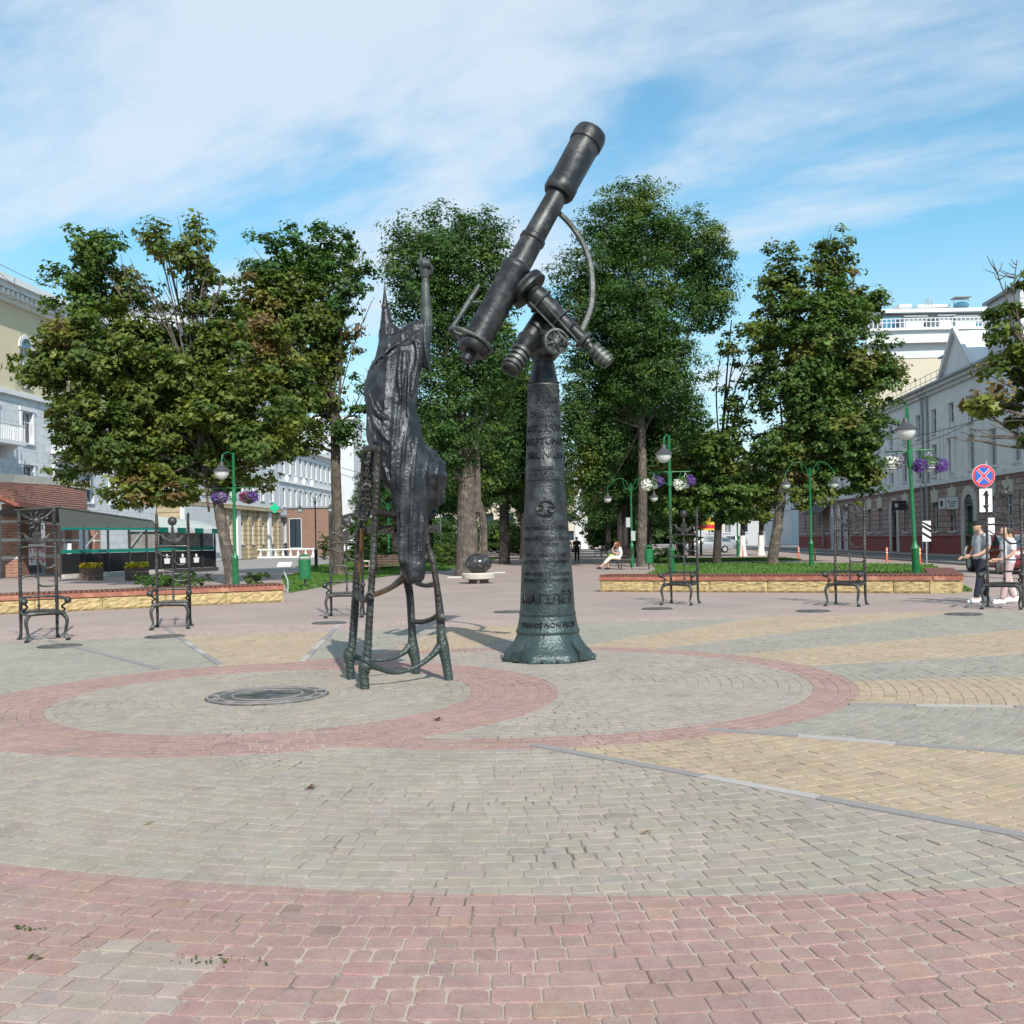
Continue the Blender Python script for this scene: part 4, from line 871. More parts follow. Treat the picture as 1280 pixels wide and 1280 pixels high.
# head
hc_ = P(489, 418, 11.2); mb.ball(tuple(hc_), .115, 16, (1, 1.1, 1.15)); mb.tube([P(490, 440, 11.15), hc_], [.10, .085], 12)
mb.ball(tuple(hc_+Vector((.05, .12, .03))), .025, 8); mb.tube([hc_+Vector((.03, .1, -.06)), hc_+Vector((.09, .2, -.17)), hc_+Vector((.11, .22, -.30))], [.06, .045, .015], 8)
# other arm resting in front
mb.tube([P(478, 455, 11.15), P(466, 490, 11.25), P(475, 520, 11.45), P(500, 525, 11.6)], [.12, .11, .08, .05], 12)
for pts_, r_ in (([(463, 461, 10.98), (474, 448, 10.9), (488, 436, 10.92), (503, 425, 10.98)], .02), ([(474, 470, 10.88), (480, 500, 10.78), (490, 530, 10.74)], .016), ([(510, 440, 10.93), (511, 480, 10.8), (509, 520, 10.76)], .02), ([(480, 580, 10.72), (486, 600, 10.7), (495, 616, 10.74)], .02), ([(461, 487, 10.80), (466, 503, 10.76), (476, 519, 10.74), (488, 523, 10.74)], .035), ([(465, 515, 10.80), (472, 532, 10.74), (484, 548, 10.72), (495, 562, 10.70), (500, 590, 10.70)], .035), ([(460, 520, 10.86), (466, 545, 10.80), (476, 560, 10.76)], .028), ([(502, 440, 10.92), (500, 470, 10.80), (502, 500, 10.77)], .03), ([(520, 425, 10.95), (523, 445, 10.93), (519, 470, 10.9), (516, 495, 10.86)], .035), ([(530, 412, 10.98), (533, 435, 10.98), (537, 462, 11.0)], .03), ([(510, 560, 10.76), (514, 600, 10.72), (513, 650, 10.70), (512, 700, 10.70)], .035), ([(530, 560, 10.9), (546, 590, 11.05), (556, 600, 11.2)], .03), ([(528, 575, 10.85), (540, 603, 10.95), (552, 612, 11.1)], .028), ([(498, 640, 10.74), (499, 680, 10.73), (501, 702, 10.74)], .035), ([(527, 640, 10.76), (528, 690, 10.74), (527, 718, 10.74)], .03)):
    mb.tube([P(*q) for q in pts_], [r_*.6]+[r_]*(len(pts_)-2)+[r_*.5], 10)
def folds(p, nrm):
    x = p[:, 0]; y = p[:, 1]; z = p[:, 2]
    w = np.array([noise.noise(Vector((a*1.5, b*1.5, c*.4))) for a, b, c in p]); w2 = np.array([noise.noise(Vector((a*7, b*7, c*3))) for a, b, c in p])
    q = x*30+w*3.6+np.where(z < 2.2, 0, (z-2.2)*-1.5)
    f = (1-np.abs(np.sin(q)))**1.6
    hi = np.clip((3.35-z)/1.0, .25, 1)
    f2 = (1-np.abs(np.sin((x*1.0+z*.9)*11+w*4)))**3*np.clip((3.4-z)*(z-2.2), 0, 1)
    d = .030*f**1.4*hi-.010+.026*f2*(x < -1.15)+.002*w2
    band = (np.abs(x-(-1.16+.06*np.sin(z*2)))<.045)|(np.abs(x-(-1.02+.03*np.sin(z*1.5)))<.03)|(np.abs(x+1.30)<.02)
    return d+band*(.006+.006*np.array([noise.noise(Vector((a*24, b*24, c*30))) for a, b, c in p]))+.0
fuse('robed_figure', mb, .0125, 'bronze_robe', ast, 2, folds)
# bare forearm
mb = MB(); mb.tube([P(534, 409, 11.05), P(533.5, 395, 11.05), P(533, 372, 11.03), P(532.5, 352, 11.02), P(532.3, 343, 11.02)], [.066, .066, .052, .036, .035], 16); mb.build('forearm', 'bronze_light', ast, True, world=True)
# hand, index pointing up, other fingers folded
HS = 1.22; mb = MB(); w0 = P(532.3, 348, 11.02); up = Vector((0, .03, 1)).normalized(); rt = Vector((1, 0, 0)); bk = Vector((0, 1, 0))
mb.tube([w0, w0+up*.05, w0+up*.10, w0+up*.12], [.033, .044, .05, .035], 12)
kn = [w0+up*.118+rt*(-.036+.024*i)+bk*.0 for i in range(4)]
mb.tube([kn[0], kn[0]+up*.045, kn[0]+up*.085, kn[0]+up*.12], [.0155, .0145, .012, .008], 8)
for i in (1, 2, 3):
    kk = kn[i]; h = (.05, .046, .038)[i-1]
    mb.tube([kk-up*.01, kk+up*h*.7-bk*.012, kk+up*h*.8-bk*.045, kk-bk*.065+up*.0, kk-bk*.055-up*.03], [.016, .0155, .0145, .0135, .011], 8)
mb.tube([w0+up*.035+rt*.045, w0+up*.07+rt*.062-bk*.02, w0+up*.105+rt*.052-bk*.04, w0+up*.13+rt*.03-bk*.055], [.018, .017, .014, .010], 8)
mb.v = [tuple(w0+(Vector(v)-w0)*HS) for v in mb.v]
fuse('hand', mb, .0055, 'bronze_light', ast, 2)
# hat: cap tapering to a thin spike, stars standing proud
mb = MB(); hp = [(438, 472.5, 501, 11.17), (426, 474, 499, 11.17), (415, 475, 495, 11.18), (405, 476, 492, 11.19), (395, 477, 489.5, 11.2), (385, 478, 486.5, 11.2), (375, 479, 484.5, 11.2), (366, 480, 483, 11.2), (355, 480.8, 482, 11.2)]
mb.loft([ell(y, a, b, yy, (b-a)/2*kA*1.1, 24) for y, a, b, yy in hp]); mb.build('pointed_hat', 'bronze_robe', ast, True, world=True)
rs_ = random.Random(5)
for i in range(16):
    y = rs_.uniform(382, 424); 
    for (y1, a1, b1, _), (y2, a2, b2, _) in zip(hp, hp[1:]):
        if y2 <= y <= y1: t = (y-y2)/(y1-y2); a = a2+(a1-a2)*t; b = b2+(b1-b2)*t
    c_ = P((a+b)/2, y, 11.19); rr = (b-a)/2*kA; th = rs_.uniform(-1.6, 1.6) if i < 12 else rs_.uniform(1.6, 4.6); nd = Vector((math.sin(th), -math.cos(th), .15)).normalized(); c_ = c_+Vector((nd.x*rr, nd.y*rr*1.1, 0)); tu = Vector((0, 0, 1)).cross(nd).normalized(); tv = nd.cross(tu)
    poly = [((.026 if j % 2 == 0 else .010)*math.cos(R(36*j+18)), (.026 if j % 2 == 0 else .010)*math.sin(R(36*j+18))) for j in range(10)]
    m2 = MB(); m2.prism(poly, -.008, .008, lambda x, y_, h: tuple(c_+tu*x+tv*y_+nd*h)); m2.build('hat_star', 'bronze_disc', ast, world=True)


# ------------------------------------------------------------------ medallion and round plates
med = thing('ground_medallion', 'large dark bronze medallion with a star set flush in the grey paver circle', 'medallion', (-2.45, 10.15, 0))
mb = MB(); mb.lathe([(.60, -.02), (.60, .006), (.585, .012), (.0005, .012)], 56); mb.build('disc', 'bronze_disc', med)
for r_ in (.585, .48, .35):
    mb = MB(); mb.lathe([(r_, .008), (r_, .020), (r_-.018, .020), (r_-.018, .008)], 56); mb.build('raised_ring', 'granite', med)
for k_ in range(12):
    a = R(30*k_); mb = MB(); poly = [((.05 if j % 2 == 0 else .022)*math.cos(R(45*j))+.525*math.cos(a), (.05 if j % 2 == 0 else .022)*math.sin(R(45*j))+.525*math.sin(a)) for j in range(8)]
    mb.prism(poly, .008, .022); mb.build('rim_mark', 'granite', med)
for k_ in range(8):
    a = R(45*k_+10); l_ = .34 if k_ % 2 == 0 else .22; mb = MB(); u = Vector((math.cos(a), math.sin(a))); w = Vector((-u.y, u.x))
    mb.add([(0, 0, .035), tuple((u*l_))+(.014,), tuple(u*.08+w*.05)+(.014,), tuple(u*.08-w*.05)+(.014,)], [(0, 3, 1), (0, 1, 2)]); mb.build('star_ray', 'bronze_light', med)
PLT = [((75, 808), 'in front of the leftmost chair'), ((207, 796), 'in front of the second chair from the left'), ((412, 779), 'before the chair behind the astronomer'), ((637, 765), 'lying left of the telescope foot, seen just over it'), ((822, 761), 'in front of the first chair right of the telescope'), ((1017, 764), 'in front of the chair between the two lamp posts'), ((1205, 768), 'in front of the rightmost chair')]
pp = None
for i, ((x, y), t_) in enumerate(PLT):
    g = G(x, y)
    if pp is None:
        pp = thing('ground_plate', '', 'ground plate', (*g, 0), group='round bronze plates set before the chairs')
        mb = MB(); mb.lathe([(.33, -.02), (.33, .006), (.32, .010), (.0005, .010)], 32); mb.build('disc', 'bronze_disc', pp)
        mb = MB(); mb.lathe([(.31, .008), (.31, .016), (.28, .016), (.28, .008)], 32); mb.build('raised_ring', 'bronze_disc', pp); o = pp
    else: o = dup(pp, (*g, 0), rnd.random())
    o['label'] = 'small round bronze plate '+t_

# ------------------------------------------------------------------ the zodiac chairs
def chair(label, c, face, symbol, H=2.1, top='droop', wd=.6):
    """local: front is -y; origin at centre of the seat footprint"""
    rz = math.atan2(face[1], face[0])+math.pi/2
    t = thing('ornate_high_chair', label, 'chair', (c[0], c[1], 0), rz, 'tall openwork bronze chairs round the square')
    m = 'bronze_seat'; w = wd/2; d = .30; kz = H/2.1
    def T(name, pts, r, n=8): mb = MB(); mb.tube(pts, r, n); return mb.build(name, m, t, True)
    for s in (-1, 1):
        T('back_post', [(s*(w+.02), d+.05, 0), (s*(w+.0), d+.01, .12), (s*w, d-.01, .5), (s*w, d, .9), (s*(w-.005), d+.03, 1.5*kz), (s*(w-.01), d+.05, H-.06), (s*(w+.01), d+.05, H)], [.036, .024, .03, .026, .026, .027, .03])
        mb = MB()
        for j in range(22): 
            z = .62+j*(H-.75)/22; mb.lathe([(.028, -.012), (.035, 0), (.028, .012)], 8, (s*(w-.003), d+.0+.03*min(1, max(0, (z-.9)/.6)), z), (.35, 0, 1))
        mb.build('post_twist', m, t, True)
        T('front_leg', [(s*(w+.03), -d-.05, 0), (s*(w+.025), -d-.03, .03), (s*(w+.0), -d-.005, .12), (s*(w+.03), -d-.02, .32), (s*(w-.02), -d+.01, .43), (s*(w-.08), -d+.01, .455)], [.045, .03, .022, .03, .04, .03])
        T('back_leg', [(s*(w+.02), d+.06, .0), (s*(w+.01), d+.03, .03)], [.045, .03])
        T('arm_rest', [(s*w, d, .70), (s*(w+.03), .1, .69), (s*(w+.05), -.15, .67), (s*(w+.05), -d+.03, .66)], [.022, .022, .026, .03])
        mb = MB(); mb.ball((s*(w+.05), -d-.0, .655), .058, 14); mb.build('arm_knob', m, t, True)
        T('arm_support', [(s*(w+.05), -d+.02, .63), (s*(w-.02), -d+.12, .55), (s*(w+.04), -.1, .50), (s*(w+.0), -.12, .44)], [.018, .016, .016, .018])
    # seat frame and slats across it
    T('seat_rail', [(-w-.0, -d, .445), (0, -d-.02, .455), (w+.0, -d, .445)], .032); T('seat_rail', [(-w, d, .46), (0, d, .47), (w, d, .46)], .028)
    for s in (-1, 1): T('seat_rail', [(s*w, -d, .445), (s*w, 0, .44), (s*w, d, .46)], .028)
    for j in range(4): mb = MB(); mb.box((0, -.2+j*.13, .458), (2*w-.02, .035, .018)); mb.build('seat_slat', m, t)
    T('back_rail', [(-w, d, .70), (0, d, .705), (w, d, .70)], .020)
    z = lambda q: q*kz
    T('back_rail', [(-w, d+.03, z(1.50)), (0, d+.03, z(1.505)), (w, d+.03, z(1.50))], .019)
    T('back_arch', [(-w, d+.01, z(.98)), (-w+.08, d+.01, z(1.03)), (-.06, d+.01, z(1.03)), (0, d+.01, z(.99))], .018)
    T('back_arch', [(0, d, z(.90)), (.06, d, z(.86)), (w-.06, d, z(.86)), (w, d, z(.91))], .016)
    T('back_arch', [(-w, d+.02, z(1.42)), (-w*.6, d+.02, z(1.33)), (-.04, d+.02, z(1.31)), (0, d+.02, z(1.36))], .014)
    T('back_arch', [(0, d+.02, z(1.26)), (w*.3, d+.02, z(1.16)), (w*.75, d+.02, z(1.16)), (w, d+.02, z(1.24))], .018)
    T('centre_bar', [(0, d, .71), (0, d+.01, z(1.0)), (0, d+.03, z(1.5))], .017)
    mb = MB(); mb.lathe([(.012, .47), (.026, .49), (.014, .53), (.028, .56), (.014, .60), (.012, .70)], 10, (0, d, 0)); mb.build('spindle', m, t, True)
    yb = d+.04
    # crescent cradle
    mb = MB(); zc = z(1.77); ro = .205*kz; n_ = 20; rg = []
    for i in range(n_+1):
        a = R(190+160*i/n_); tk = .010+.034*math.sin(math.pi*i/n_); rm = ro-tk*.6
        rg.append([(rm*math.cos(a)*1.0+math.cos(a)*tk*cx_, yb+.018*cy_, zc+rm*math.sin(a)+math.sin(a)*tk*cx_) for cx_, cy_ in ((-1, -.6), (0, -1), (1, -.6), (1, .6), (0, 1), (-1, .6))])
    mb.loft(rg); mb.build('crescent', m, t, True)
    for s in (-1, 1): T('crescent_tie', [(s*w, yb-.01, z(1.72)), (s*.2*kz, yb, z(1.72))], .013, 6)
    zs = z(1.93)
    mb = MB(); mb.ball((0, yb, z(1.70)), .052, 12, (1, .5, 1)); mb.lathe([(.07, -.02), (.07, .02), (.045, .022), (.045, -.022)], 18, (0, yb, z(1.70)), (0, 1, 0)); mb.tube([(0, yb, z(1.55)), (0, yb, zs)], .012, 6); mb.build('pendant', m, t, True)
    mb = MB()
    if symbol == 'sun':
        mb.ball((0, yb, zs), .075, 14, (1, .8, 1))
        for j in range(10):
            a = R(36*j+18); pts = [(.07*math.cos(a), yb, zs+.07*math.sin(a)), (.12*math.cos(a+.15), yb, zs+.12*math.sin(a+.15)), (.155*math.cos(a-.1), yb, zs+.155*math.sin(a-.1)), (.19*math.cos(a+.08), yb, zs+.19*math.sin(a+.08))]
            mb.tube(pts, [.018, .015, .011, .004], 6)
    elif symbol == 'ball':
        mb.ball((0, yb, zs+.04), .085, 16); mb.tube([(0, yb, zs-.05), (0, yb, zs-.16)], [.02, .03], 8)
    elif symbol == 'star':
        poly = [((.20 if j % 2 == 0 else .085)*math.cos(R(22.5*j+8)), (.20 if j % 2 == 0 else .085)*math.sin(R(22.5*j+8))) for j in range(16)]
        mb.prism(poly, -.015, .015, lambda x, y, h: (x, yb+h, zs+.14+y)); mb.ball((0, yb, zs+.14), .085, 12, (1, .45, 1)); mb.tube([(0, yb, zs+.1), (0, yb, zs-.2)], .018, 8)
    elif symbol == 'scroll':
        mb.ball((-.08, yb, zs+.06), .08, 14)
        mb.tube([(.17*math.cos(R(q)), yb, zs-.02+.13*math.sin(R(q))) for q in range(-60, 150, 20)], [.03]*5+[.022]*6, 8)
        mb.tube([(-.02+.07*math.cos(R(q)), yb-.02, zs-.07+.06*math.sin(R(q))) for q in range(0, 320, 25)], .022, 8)
    elif symbol == 'head':
        mb.ball((0, yb, zs+.03), .10, 14, (1.1, .6, .9)); mb.ball((.05, yb-.04, zs-.06), .06, 10, (1, .6, 1)); mb.ball((-.07, yb-.04, zs-.1), .05, 10, (1, .6, 1))
        mb.prism([(-.28, .02), (.1, .12), (.28, .13), (.27, .08), (0, .04)], -.03, .03, lambda x, y, h: (x, yb+h, z(2.0)+y))
    mb.build('zodiac_symbol', m, t, True)
    if top == 'droop': T('top_bar', [(-w, d+.05, H-.03), (-.1, d+.05, H-.13), (.12, d+.05, H-.11), (w, d+.05, H+.04)], .014)
    if top == 'arc': T('top_bar', [(-w, d+.05, H-.05), (0, d+.05, H+.02), (w, d+.05, H-.05)], .014)
    return t
chair('leftmost tall chair, a wavy-rayed sun and crescent in its back, before the brick pavilion', (-7.74, 16.84), (.48, -.68), 'sun', 2.14, 'droop', .56)
chair('tall chair with a plain ball over its crescent, second from the left, before the cafe', (-6.27, 18.8), (.2, -.95), 'ball', 2.1, '', .58)
chair('tall chair half hidden behind the astronomer chair, mask-like head under a curved bar', (-3.42, 20.9), (.05, -1), 'head', 2.1, '', .66)
chair('tall chair standing before the green lamp post, pierced ball on its crescent', (3.74, 22.85), (-.42, -.85), 'ball', 2.16, '', .62)
chair('tall chair with entwined scroll figure in its back, second from the right', (7.0, 21.5), (-.52, -.78), 'scroll', 2.2, '', .62)
chair('rightmost tall chair, eight-pointed star on its back, before the three walkers', (9.5, 19.85), (-.5, -.8), 'star', 2.28, '', .62)

# ------------------------------------------------------------------ low seat walls
def seat_wall(label, a, b, depth=.75, h=.47):
    a = Vector(a); b = Vector(b); d = b-a; l = d.length; rz = math.atan2(d.y, d.x)
    t = thing('low_wall_bench', label, 'low wall', (a.x, a.y, 0), rz)
    n = max(2, int(l/1.35))
    for i in range(n):   # split-faced blocks with real relief
        x0 = i*l/n+.006; x1 = (i+1)*l/n-.006; mb = MB(); nx, nz = 22, 7; zt_ = h-.155
        grid = [[(x0+(x1-x0)*u/nx, -.02-.028*noise.noise(Vector(((x0+(x1-x0)*u/nx)*9, w*.9, i*3)))-(.012 if (u*7+w*3+i) % 5 else 0) if 0 < u < nx and 0 < w < nz else .0, zt_*w/nz) for u in range(nx+1)] for w in range(nz+1)]
        vs = [v for r_ in grid for v in r_]; fs = [(w*(nx+1)+u, w*(nx+1)+u+1, (w+1)*(nx+1)+u+1, (w+1)*(nx+1)+u) for w in range(nz) for u in range(nx)]
        mb.add(vs, fs); mb.box(((x0+x1)/2, depth/2, zt_/2), (x1-x0, depth-.01, zt_)); mb.build('stone_block', 'yellow_stone', t)
    for yy in (-.03, depth-.03):
        m2 = max(1, int(l/2.9))
        for i in range(m2): MB().box(((i+.5)*l/m2, yy, h-.10), (l/m2-.008, .05, .105)).build('fascia_board', 'wood_fascia', t)
    for xx in (.0, l): MB().box((xx, depth/2-.03, h-.10), (.05, depth-.1, .105)).build('fascia_board', 'wood_fascia', t)
    ns = int(l/.115); me = None
    for i in range(ns):
        if me is None: me = MB().box((0, 0, 0), (.088, depth+.06, .045)).build('slat', 'wood_slat', t); o = me
        else: o = me.copy(); COL.objects.link(o); o.parent = t
        o.location = ((i+.5)*l/ns, depth/2-.03, h-.022+rnd.uniform(-.003, .003))
    return t
wl0, wl1 = G(0, 768), G(355, 752)
dd = (Vector(wl1)-Vector(wl0)); w00 = Vector(wl0)-dd.normalized()*2.2
seat_wall('long low wall of yellow split stone with dark red slat seat, left side', w00, wl1)
wr0, wr1 = G(751, 739.5), (10.9, 24.9)
seat_wall('low yellow stone wall with red slat top on the right, before the lawn', wr0, wr1)
seat_wall('short return of the right wall running back from its near end, beside the walkers', wr1, (12.6, 29.5), .7)
MB()

# ------------------------------------------------------------------ lamps
def lamp_head(t, x, z, m='green_paint', s=1.0, y=0):
    mb = MB(); mb.lathe([(.02*s, .28*s), (.05*s, .26*s), (.07*s, .17*s), (.12*s, .12*s), (.245*s, .02*s), (.26*s, 0), (.25*s, -.012)], 20, (x, y, z)); o = mb.build('lamp_shade', 'dark_metal', t, True)
    mb = MB(); mb.lathe([(.215*s, -.01), (.20*s, -.09*s), (.14*s, -.19*s), (.06*s, -.235*s), (.001, -.245*s)], 20, (x, y, z)); mb.build('lamp_glass', 'lamp_glass', t, True)
def pole(t, H, m='green_paint', r=.048):
    MB().lathe([(.13, 0), (.13, .04), (.105, .05), (.10, 1.05), (.115, 1.07), (.10, 1.13), (r+.01, 1.2), (r, 1.3), (r, H-.02), (r+.012, H), (.001, H+.03)], 16).build('pole', m, t, True)
def basket_lamp(label, x, y, rz=0.0, H=4.7, lean=0):
    t = thing('street_lamp', label, 'street lamp', (x, y, 0), rz, 'green lamp posts with flower baskets'); pole(t, H)
    mb = MB(); mb.tube([(0, 0, H-.05), (-.1, -.25, H+.02), (-.22, -.48, H-.1), (-.25, -.5, H-.36)], .018, 7); mb.tube([(0, 0, H-.5), (-.12, -.25, H-.35), (-.22, -.45, H-.15)], .014, 6); mb.build('lamp_arm', 'green_paint', t, True)
    lamp_head(t, -.25, H-.62, s=1.15, y=-.5)
    zb = H-1.15; mb = MB(); mb.tube([(-.66, 0, zb), (.66, 0, zb)], .018, 7, False); mb.build('crossbar', 'green_paint', t)
    for s in (-1, 1): MB().tube([(s*.04, 0, zb-.42), (s*.2, 0, zb-.32), (s*.33, 0, zb-.12), (s*.36, 0, zb)], .014, 6).build('brace', 'green_paint', t, True)
    MB().lathe([(.075, zb-.45), (.075, zb+.02)], 12).build('collar', 'green_paint', t)
    t.rotation_euler = (0, lean, rz)
    return t, zb
BASK = []
def basket(label, loc, cols, seed, s=1.0):
    t = thing('flower_basket', label, 'flower basket', loc, 0, 'hanging flower baskets')
    mb = MB()
    for z, r_ in ((0, .24), (-.07, .235), (-.14, .20), (-.2, .13)): mb.tube([(r_*s*math.cos(R(q)), r_*s*math.sin(R(q)), z*s) for q in range(0, 361, 30)], .010, 5)
    for q in range(0, 360, 36): mb.tube([(.24*s*math.cos(R(q)), .24*s*math.sin(R(q)), 0), (.2*s*math.cos(R(q)), .2*s*math.sin(R(q)), -.14*s), (0, 0, -.24*s)], .009, 5)
    for q in (0, 120, 240): mb.tube([(.24*s*math.cos(R(q)), .24*s*math.sin(R(q)), 0), (0, 0, .30)], .005, 4, False)
    mb.build('wire_basket', 'sign_white' if seed > 3 else 'dark_metal', t)
    MB().lathe([(.22*s, 0), (.18*s, -.13*s), (.02, -.21*s)], 14).build('liner', 'fabric_pale' if seed > 3 else 'soil', t, True)
    r2 = np.random.default_rng(seed)
    def puff(name, n, size, c, R_, tint):
        p = r2.normal(size=(n, 3)); p /= np.linalg.norm(p, axis=1, keepdims=True); p *= np.array(R_)*(r2.uniform(.5, 1, (n, 1))**.5); p += np.array(c)
        nn = p-np.array(c)+r2.normal(size=(n, 3))*.05+np.array([0, -.02, .05]); ti = np.array(tint)*r2.uniform(.75, 1.2, (n, 1))
        link(name, leaf_mesh(name, p, nn, size, ti, 'maple'), t, 'stuff')
    puff('leaves', 420, .055, (0, 0, .02), (.36*s, .32*s, .17), (.06, .12, .03))
    for i, c in enumerate(cols):
        col, x = c; puff('flowers', 170, .07, (x*1.15, -.05, .03-.10*(abs(x) > .15)), (.24*s, .27*s, .20), col)
    return t
WH = (.78, .76, .78); PU = (.13, .05, .28); MV = (.24, .15, .36); PK = (.28, .05, .16)
l1, z1_ = basket_lamp('green lamp post right of the maple trunk behind the left wall', P(295, 720, 34).x, 34, 0, 4.55)
l2, z2_ = basket_lamp('green lamp post behind the first chair right of the telescope', P(840, 720, 33).x, 33, 0, 4.75)
l3, z3_ = basket_lamp('nearest green lamp post, slightly leaning, between the right maple and the traffic sign', P(1147, 716, 27.5).x, 27.5, 0, 4.85, R(-2.3))
seed = 1
for (l_, z_, w, cs, names) in ((l1, z1_, 'left lamp post', ([(PU, -.05), (MV, .1)], [(PK, -.1), (PU, .12)]), ('left', 'right')), (l2, z2_, 'lamp post behind the ball-topped chair', ([(WH, -.2), (PU, .1)], [(WH, -.18), (PU, .12)]), ('left', 'right')), (l3, z3_, 'leaning lamp post', ([(WH, 0), ((.25, .2, .3), .1)], [(PU, -.2), (PU, .25)]), ('left', 'right'))):
    for s, c, nm in ((-1, cs[0], names[0]), (1, cs[1], names[1])):
        seed += 1
        basket(('purple' if (l_ is l1 or (l_ is l3 and s > 0)) else 'white and purple')+f' petunia basket, {nm} arm of the {w}', (l_.location.x+s*.50+(math.sin(R(-2.3))*z_*1 if l_ is l3 else 0), l_.location.y-.02, z_-.34), c, seed+ (0 if l_ is not l3 else 3), 1.0 if l_ is l3 else .85)
def twin_lamp(label, x, y, m='green_paint', H=4.6, arm=1.05, rz=0, s=1.0, name='street_lamp', sx=(-1, 1)):
    t = thing(name, label, 'street lamp', (x, y, 0), rz, 'twin-armed lamp posts'); pole(t, H, m, .055 if m == 'green_paint' else .04)
    for q in sx:
        MB().tube([(0, 0, H-.75), (q*.12, 0, H-.1), (q*.45, 0, H+.28), (q*.85, 0, H+.18), (q*arm, 0, H-.2), (q*arm, 0, H-.42)], .016, 6).build('lamp_arm', m, t, True)
        MB().tube([(0, 0, H-.35), (q*.3, 0, H-.2), (q*.42, 0, H+.2)], .012, 6).build('brace', m, t, True)
        lamp_head(t, q*arm, H-.72, m, s)
    return t
twin_lamp('green twin-arm lamp post on the right lawn beside the wide maple', P(1015, 707, 48).x, 48, arm=1.12)
twin_lamp('slim green twin-arm lamp post far behind between the whitewashed trunks', P(923, 695, 74).x, 74, H=3.6)
twin_lamp('green lamp post by the sunlit ash trunk in the alley, small notices on it', P(791, 709, 53).x, 53, H=4.3, arm=1.2)
for dz in (1.6, 2.3): tag(MB().box((P(791, 709, 53).x-.18+.25*(dz < 2), 52.93, dz), (.22, .02, .5)).build('notice', 'fabric_pale', None), 'small pale notice on the alley lamp post, '+('lower' if dz < 2 else 'upper')+' one', 'notice')
twin_lamp('black twin-arm lamp post on the lawn in front of the white building', P(396, 709, 64).x, 64, 'black_paint', H=4.4, arm=.95, s=1.0)
twin_lamp('far lamp with a pale globe seen between chair and robe', P(487, 700, 66).x, 66, H=4.0)
twin_lamp('far green lamp post left of the whitewashed trunks', P(877, 692, 82).x, 82, H=3.6)
# thin white globe lamps far down
for i, px in enumerate((540, 552)): 
    t = thing('globe_lamp', ('left' if i == 0 else 'right')+' of two distant white globe lamps left of the thick trunk', 'street lamp', (P(px, 690, 105).x, 105, 0)); MB().tube([(0, 0, 0), (0, 0, 5)], .07, 8, False).build('pole', 'white_trim', t); MB().ball((0, 0, 5.1), .3, 10).build('globe', 'lamp_glass', t, True)

# ------------------------------------------------------------------ litter bins, info stand, sculpture, benches
def bin_(label, x, y, z=0):
    t = thing('litter_bin', label, 'litter bin', (x, y, z), 0, 'green litter bins')
    MB().lathe([(.17, .28), (.20, .30), (.215, .95), (.19, .97), (.18, .90)], 20).build('drum', 'green_paint', t, True)
    MB().tube([(0, .0, 0), (0, 0, .3)], .035, 8, False).build('post', 'dark_metal', t)
    mb = MB(); mb.lathe([(.001, 1.16), (.19, 1.10), (.21, 1.07), (.2, 1.06)], 18); mb.build('lid', 'green_paint', t, True)
    mb = MB(); [mb.tube([(s*.17, 0, .93), (s*.17, 0, 1.08)], .012, 5, False) for s in (-1, 1)]; mb.build('lid_bracket', 'green_paint', t)
bin_('green litter bin on the lawn left of the black lamp post', *G(382, 734.5))
bin_('green litter bin at the foot of the sunlit ash trunk', P(812, 710, 48).x, 48)
x, y = G(357, 741); t = thing('info_stand', 'slanted information panel on a thin bent steel leg by the end of the left wall', 'info stand', (x, y, 0))
mb = MB(); mb.tube([(.08, 0, 0), (.09, 0, .35), (.0, 0, .6), (-.03, 0, .8)], .025, 8); mb.build('leg', 'zinc', t, True); MB().box((0, 0, .86), (.46, .36, .03), 0, Matrix.Rotation(R(22), 3, 'X')).build('panel', 'zinc', t); MB().box((0, -.006, .88), (.42, .32, .004), 0, Matrix.Rotation(R(22), 3, 'X')).build('panel_face', 'sign_white', t)
x, y = G(599, 729); t = thing('ball_sculpture', 'speckled black stone ball lying on a round pale concrete slab', 'sculpture', (x, y, 0))
MB().ball((0, 0, .70), .49, 32, (1.0, 1.0, .72)).build('ball', 'polished_stone', t, True)
MB().lathe([(.50, .15), (.58, .17), (.60, .33), (.57, .37), (.001, .37)], 36).build('slab', 'concrete', t, True)
MB().lathe([(.36, .0), (.34, .1), (.42, .15)], 24).build('plinth', 'soil', t, True)
for a in (0, 120, 240): MB().box((.32*math.cos(R(a+30)), .32*math.sin(R(a+30)), .10), (.1, .1, .2)).build('foot', 'concrete', t)
x2, y2 = G(597, 721); t = thing('stone_slab', 'pale flat stone slab on the ground at the thick trunk', 'stone slab', (P(568, 724, 42).x, 42, 0)); MB().box((.3, 0, .02), (1.1, .5, .05)).build('slab', 'pale_stone', t)
t = thing('stone_slab', 'pale flat stone slab right of the thick trunk foot', 'stone slab', (P(620, 713, 47).x, 47, 0)); MB().box((0, 0, .02), (.9, .5, .05)).build('slab', 'pale_stone', t)
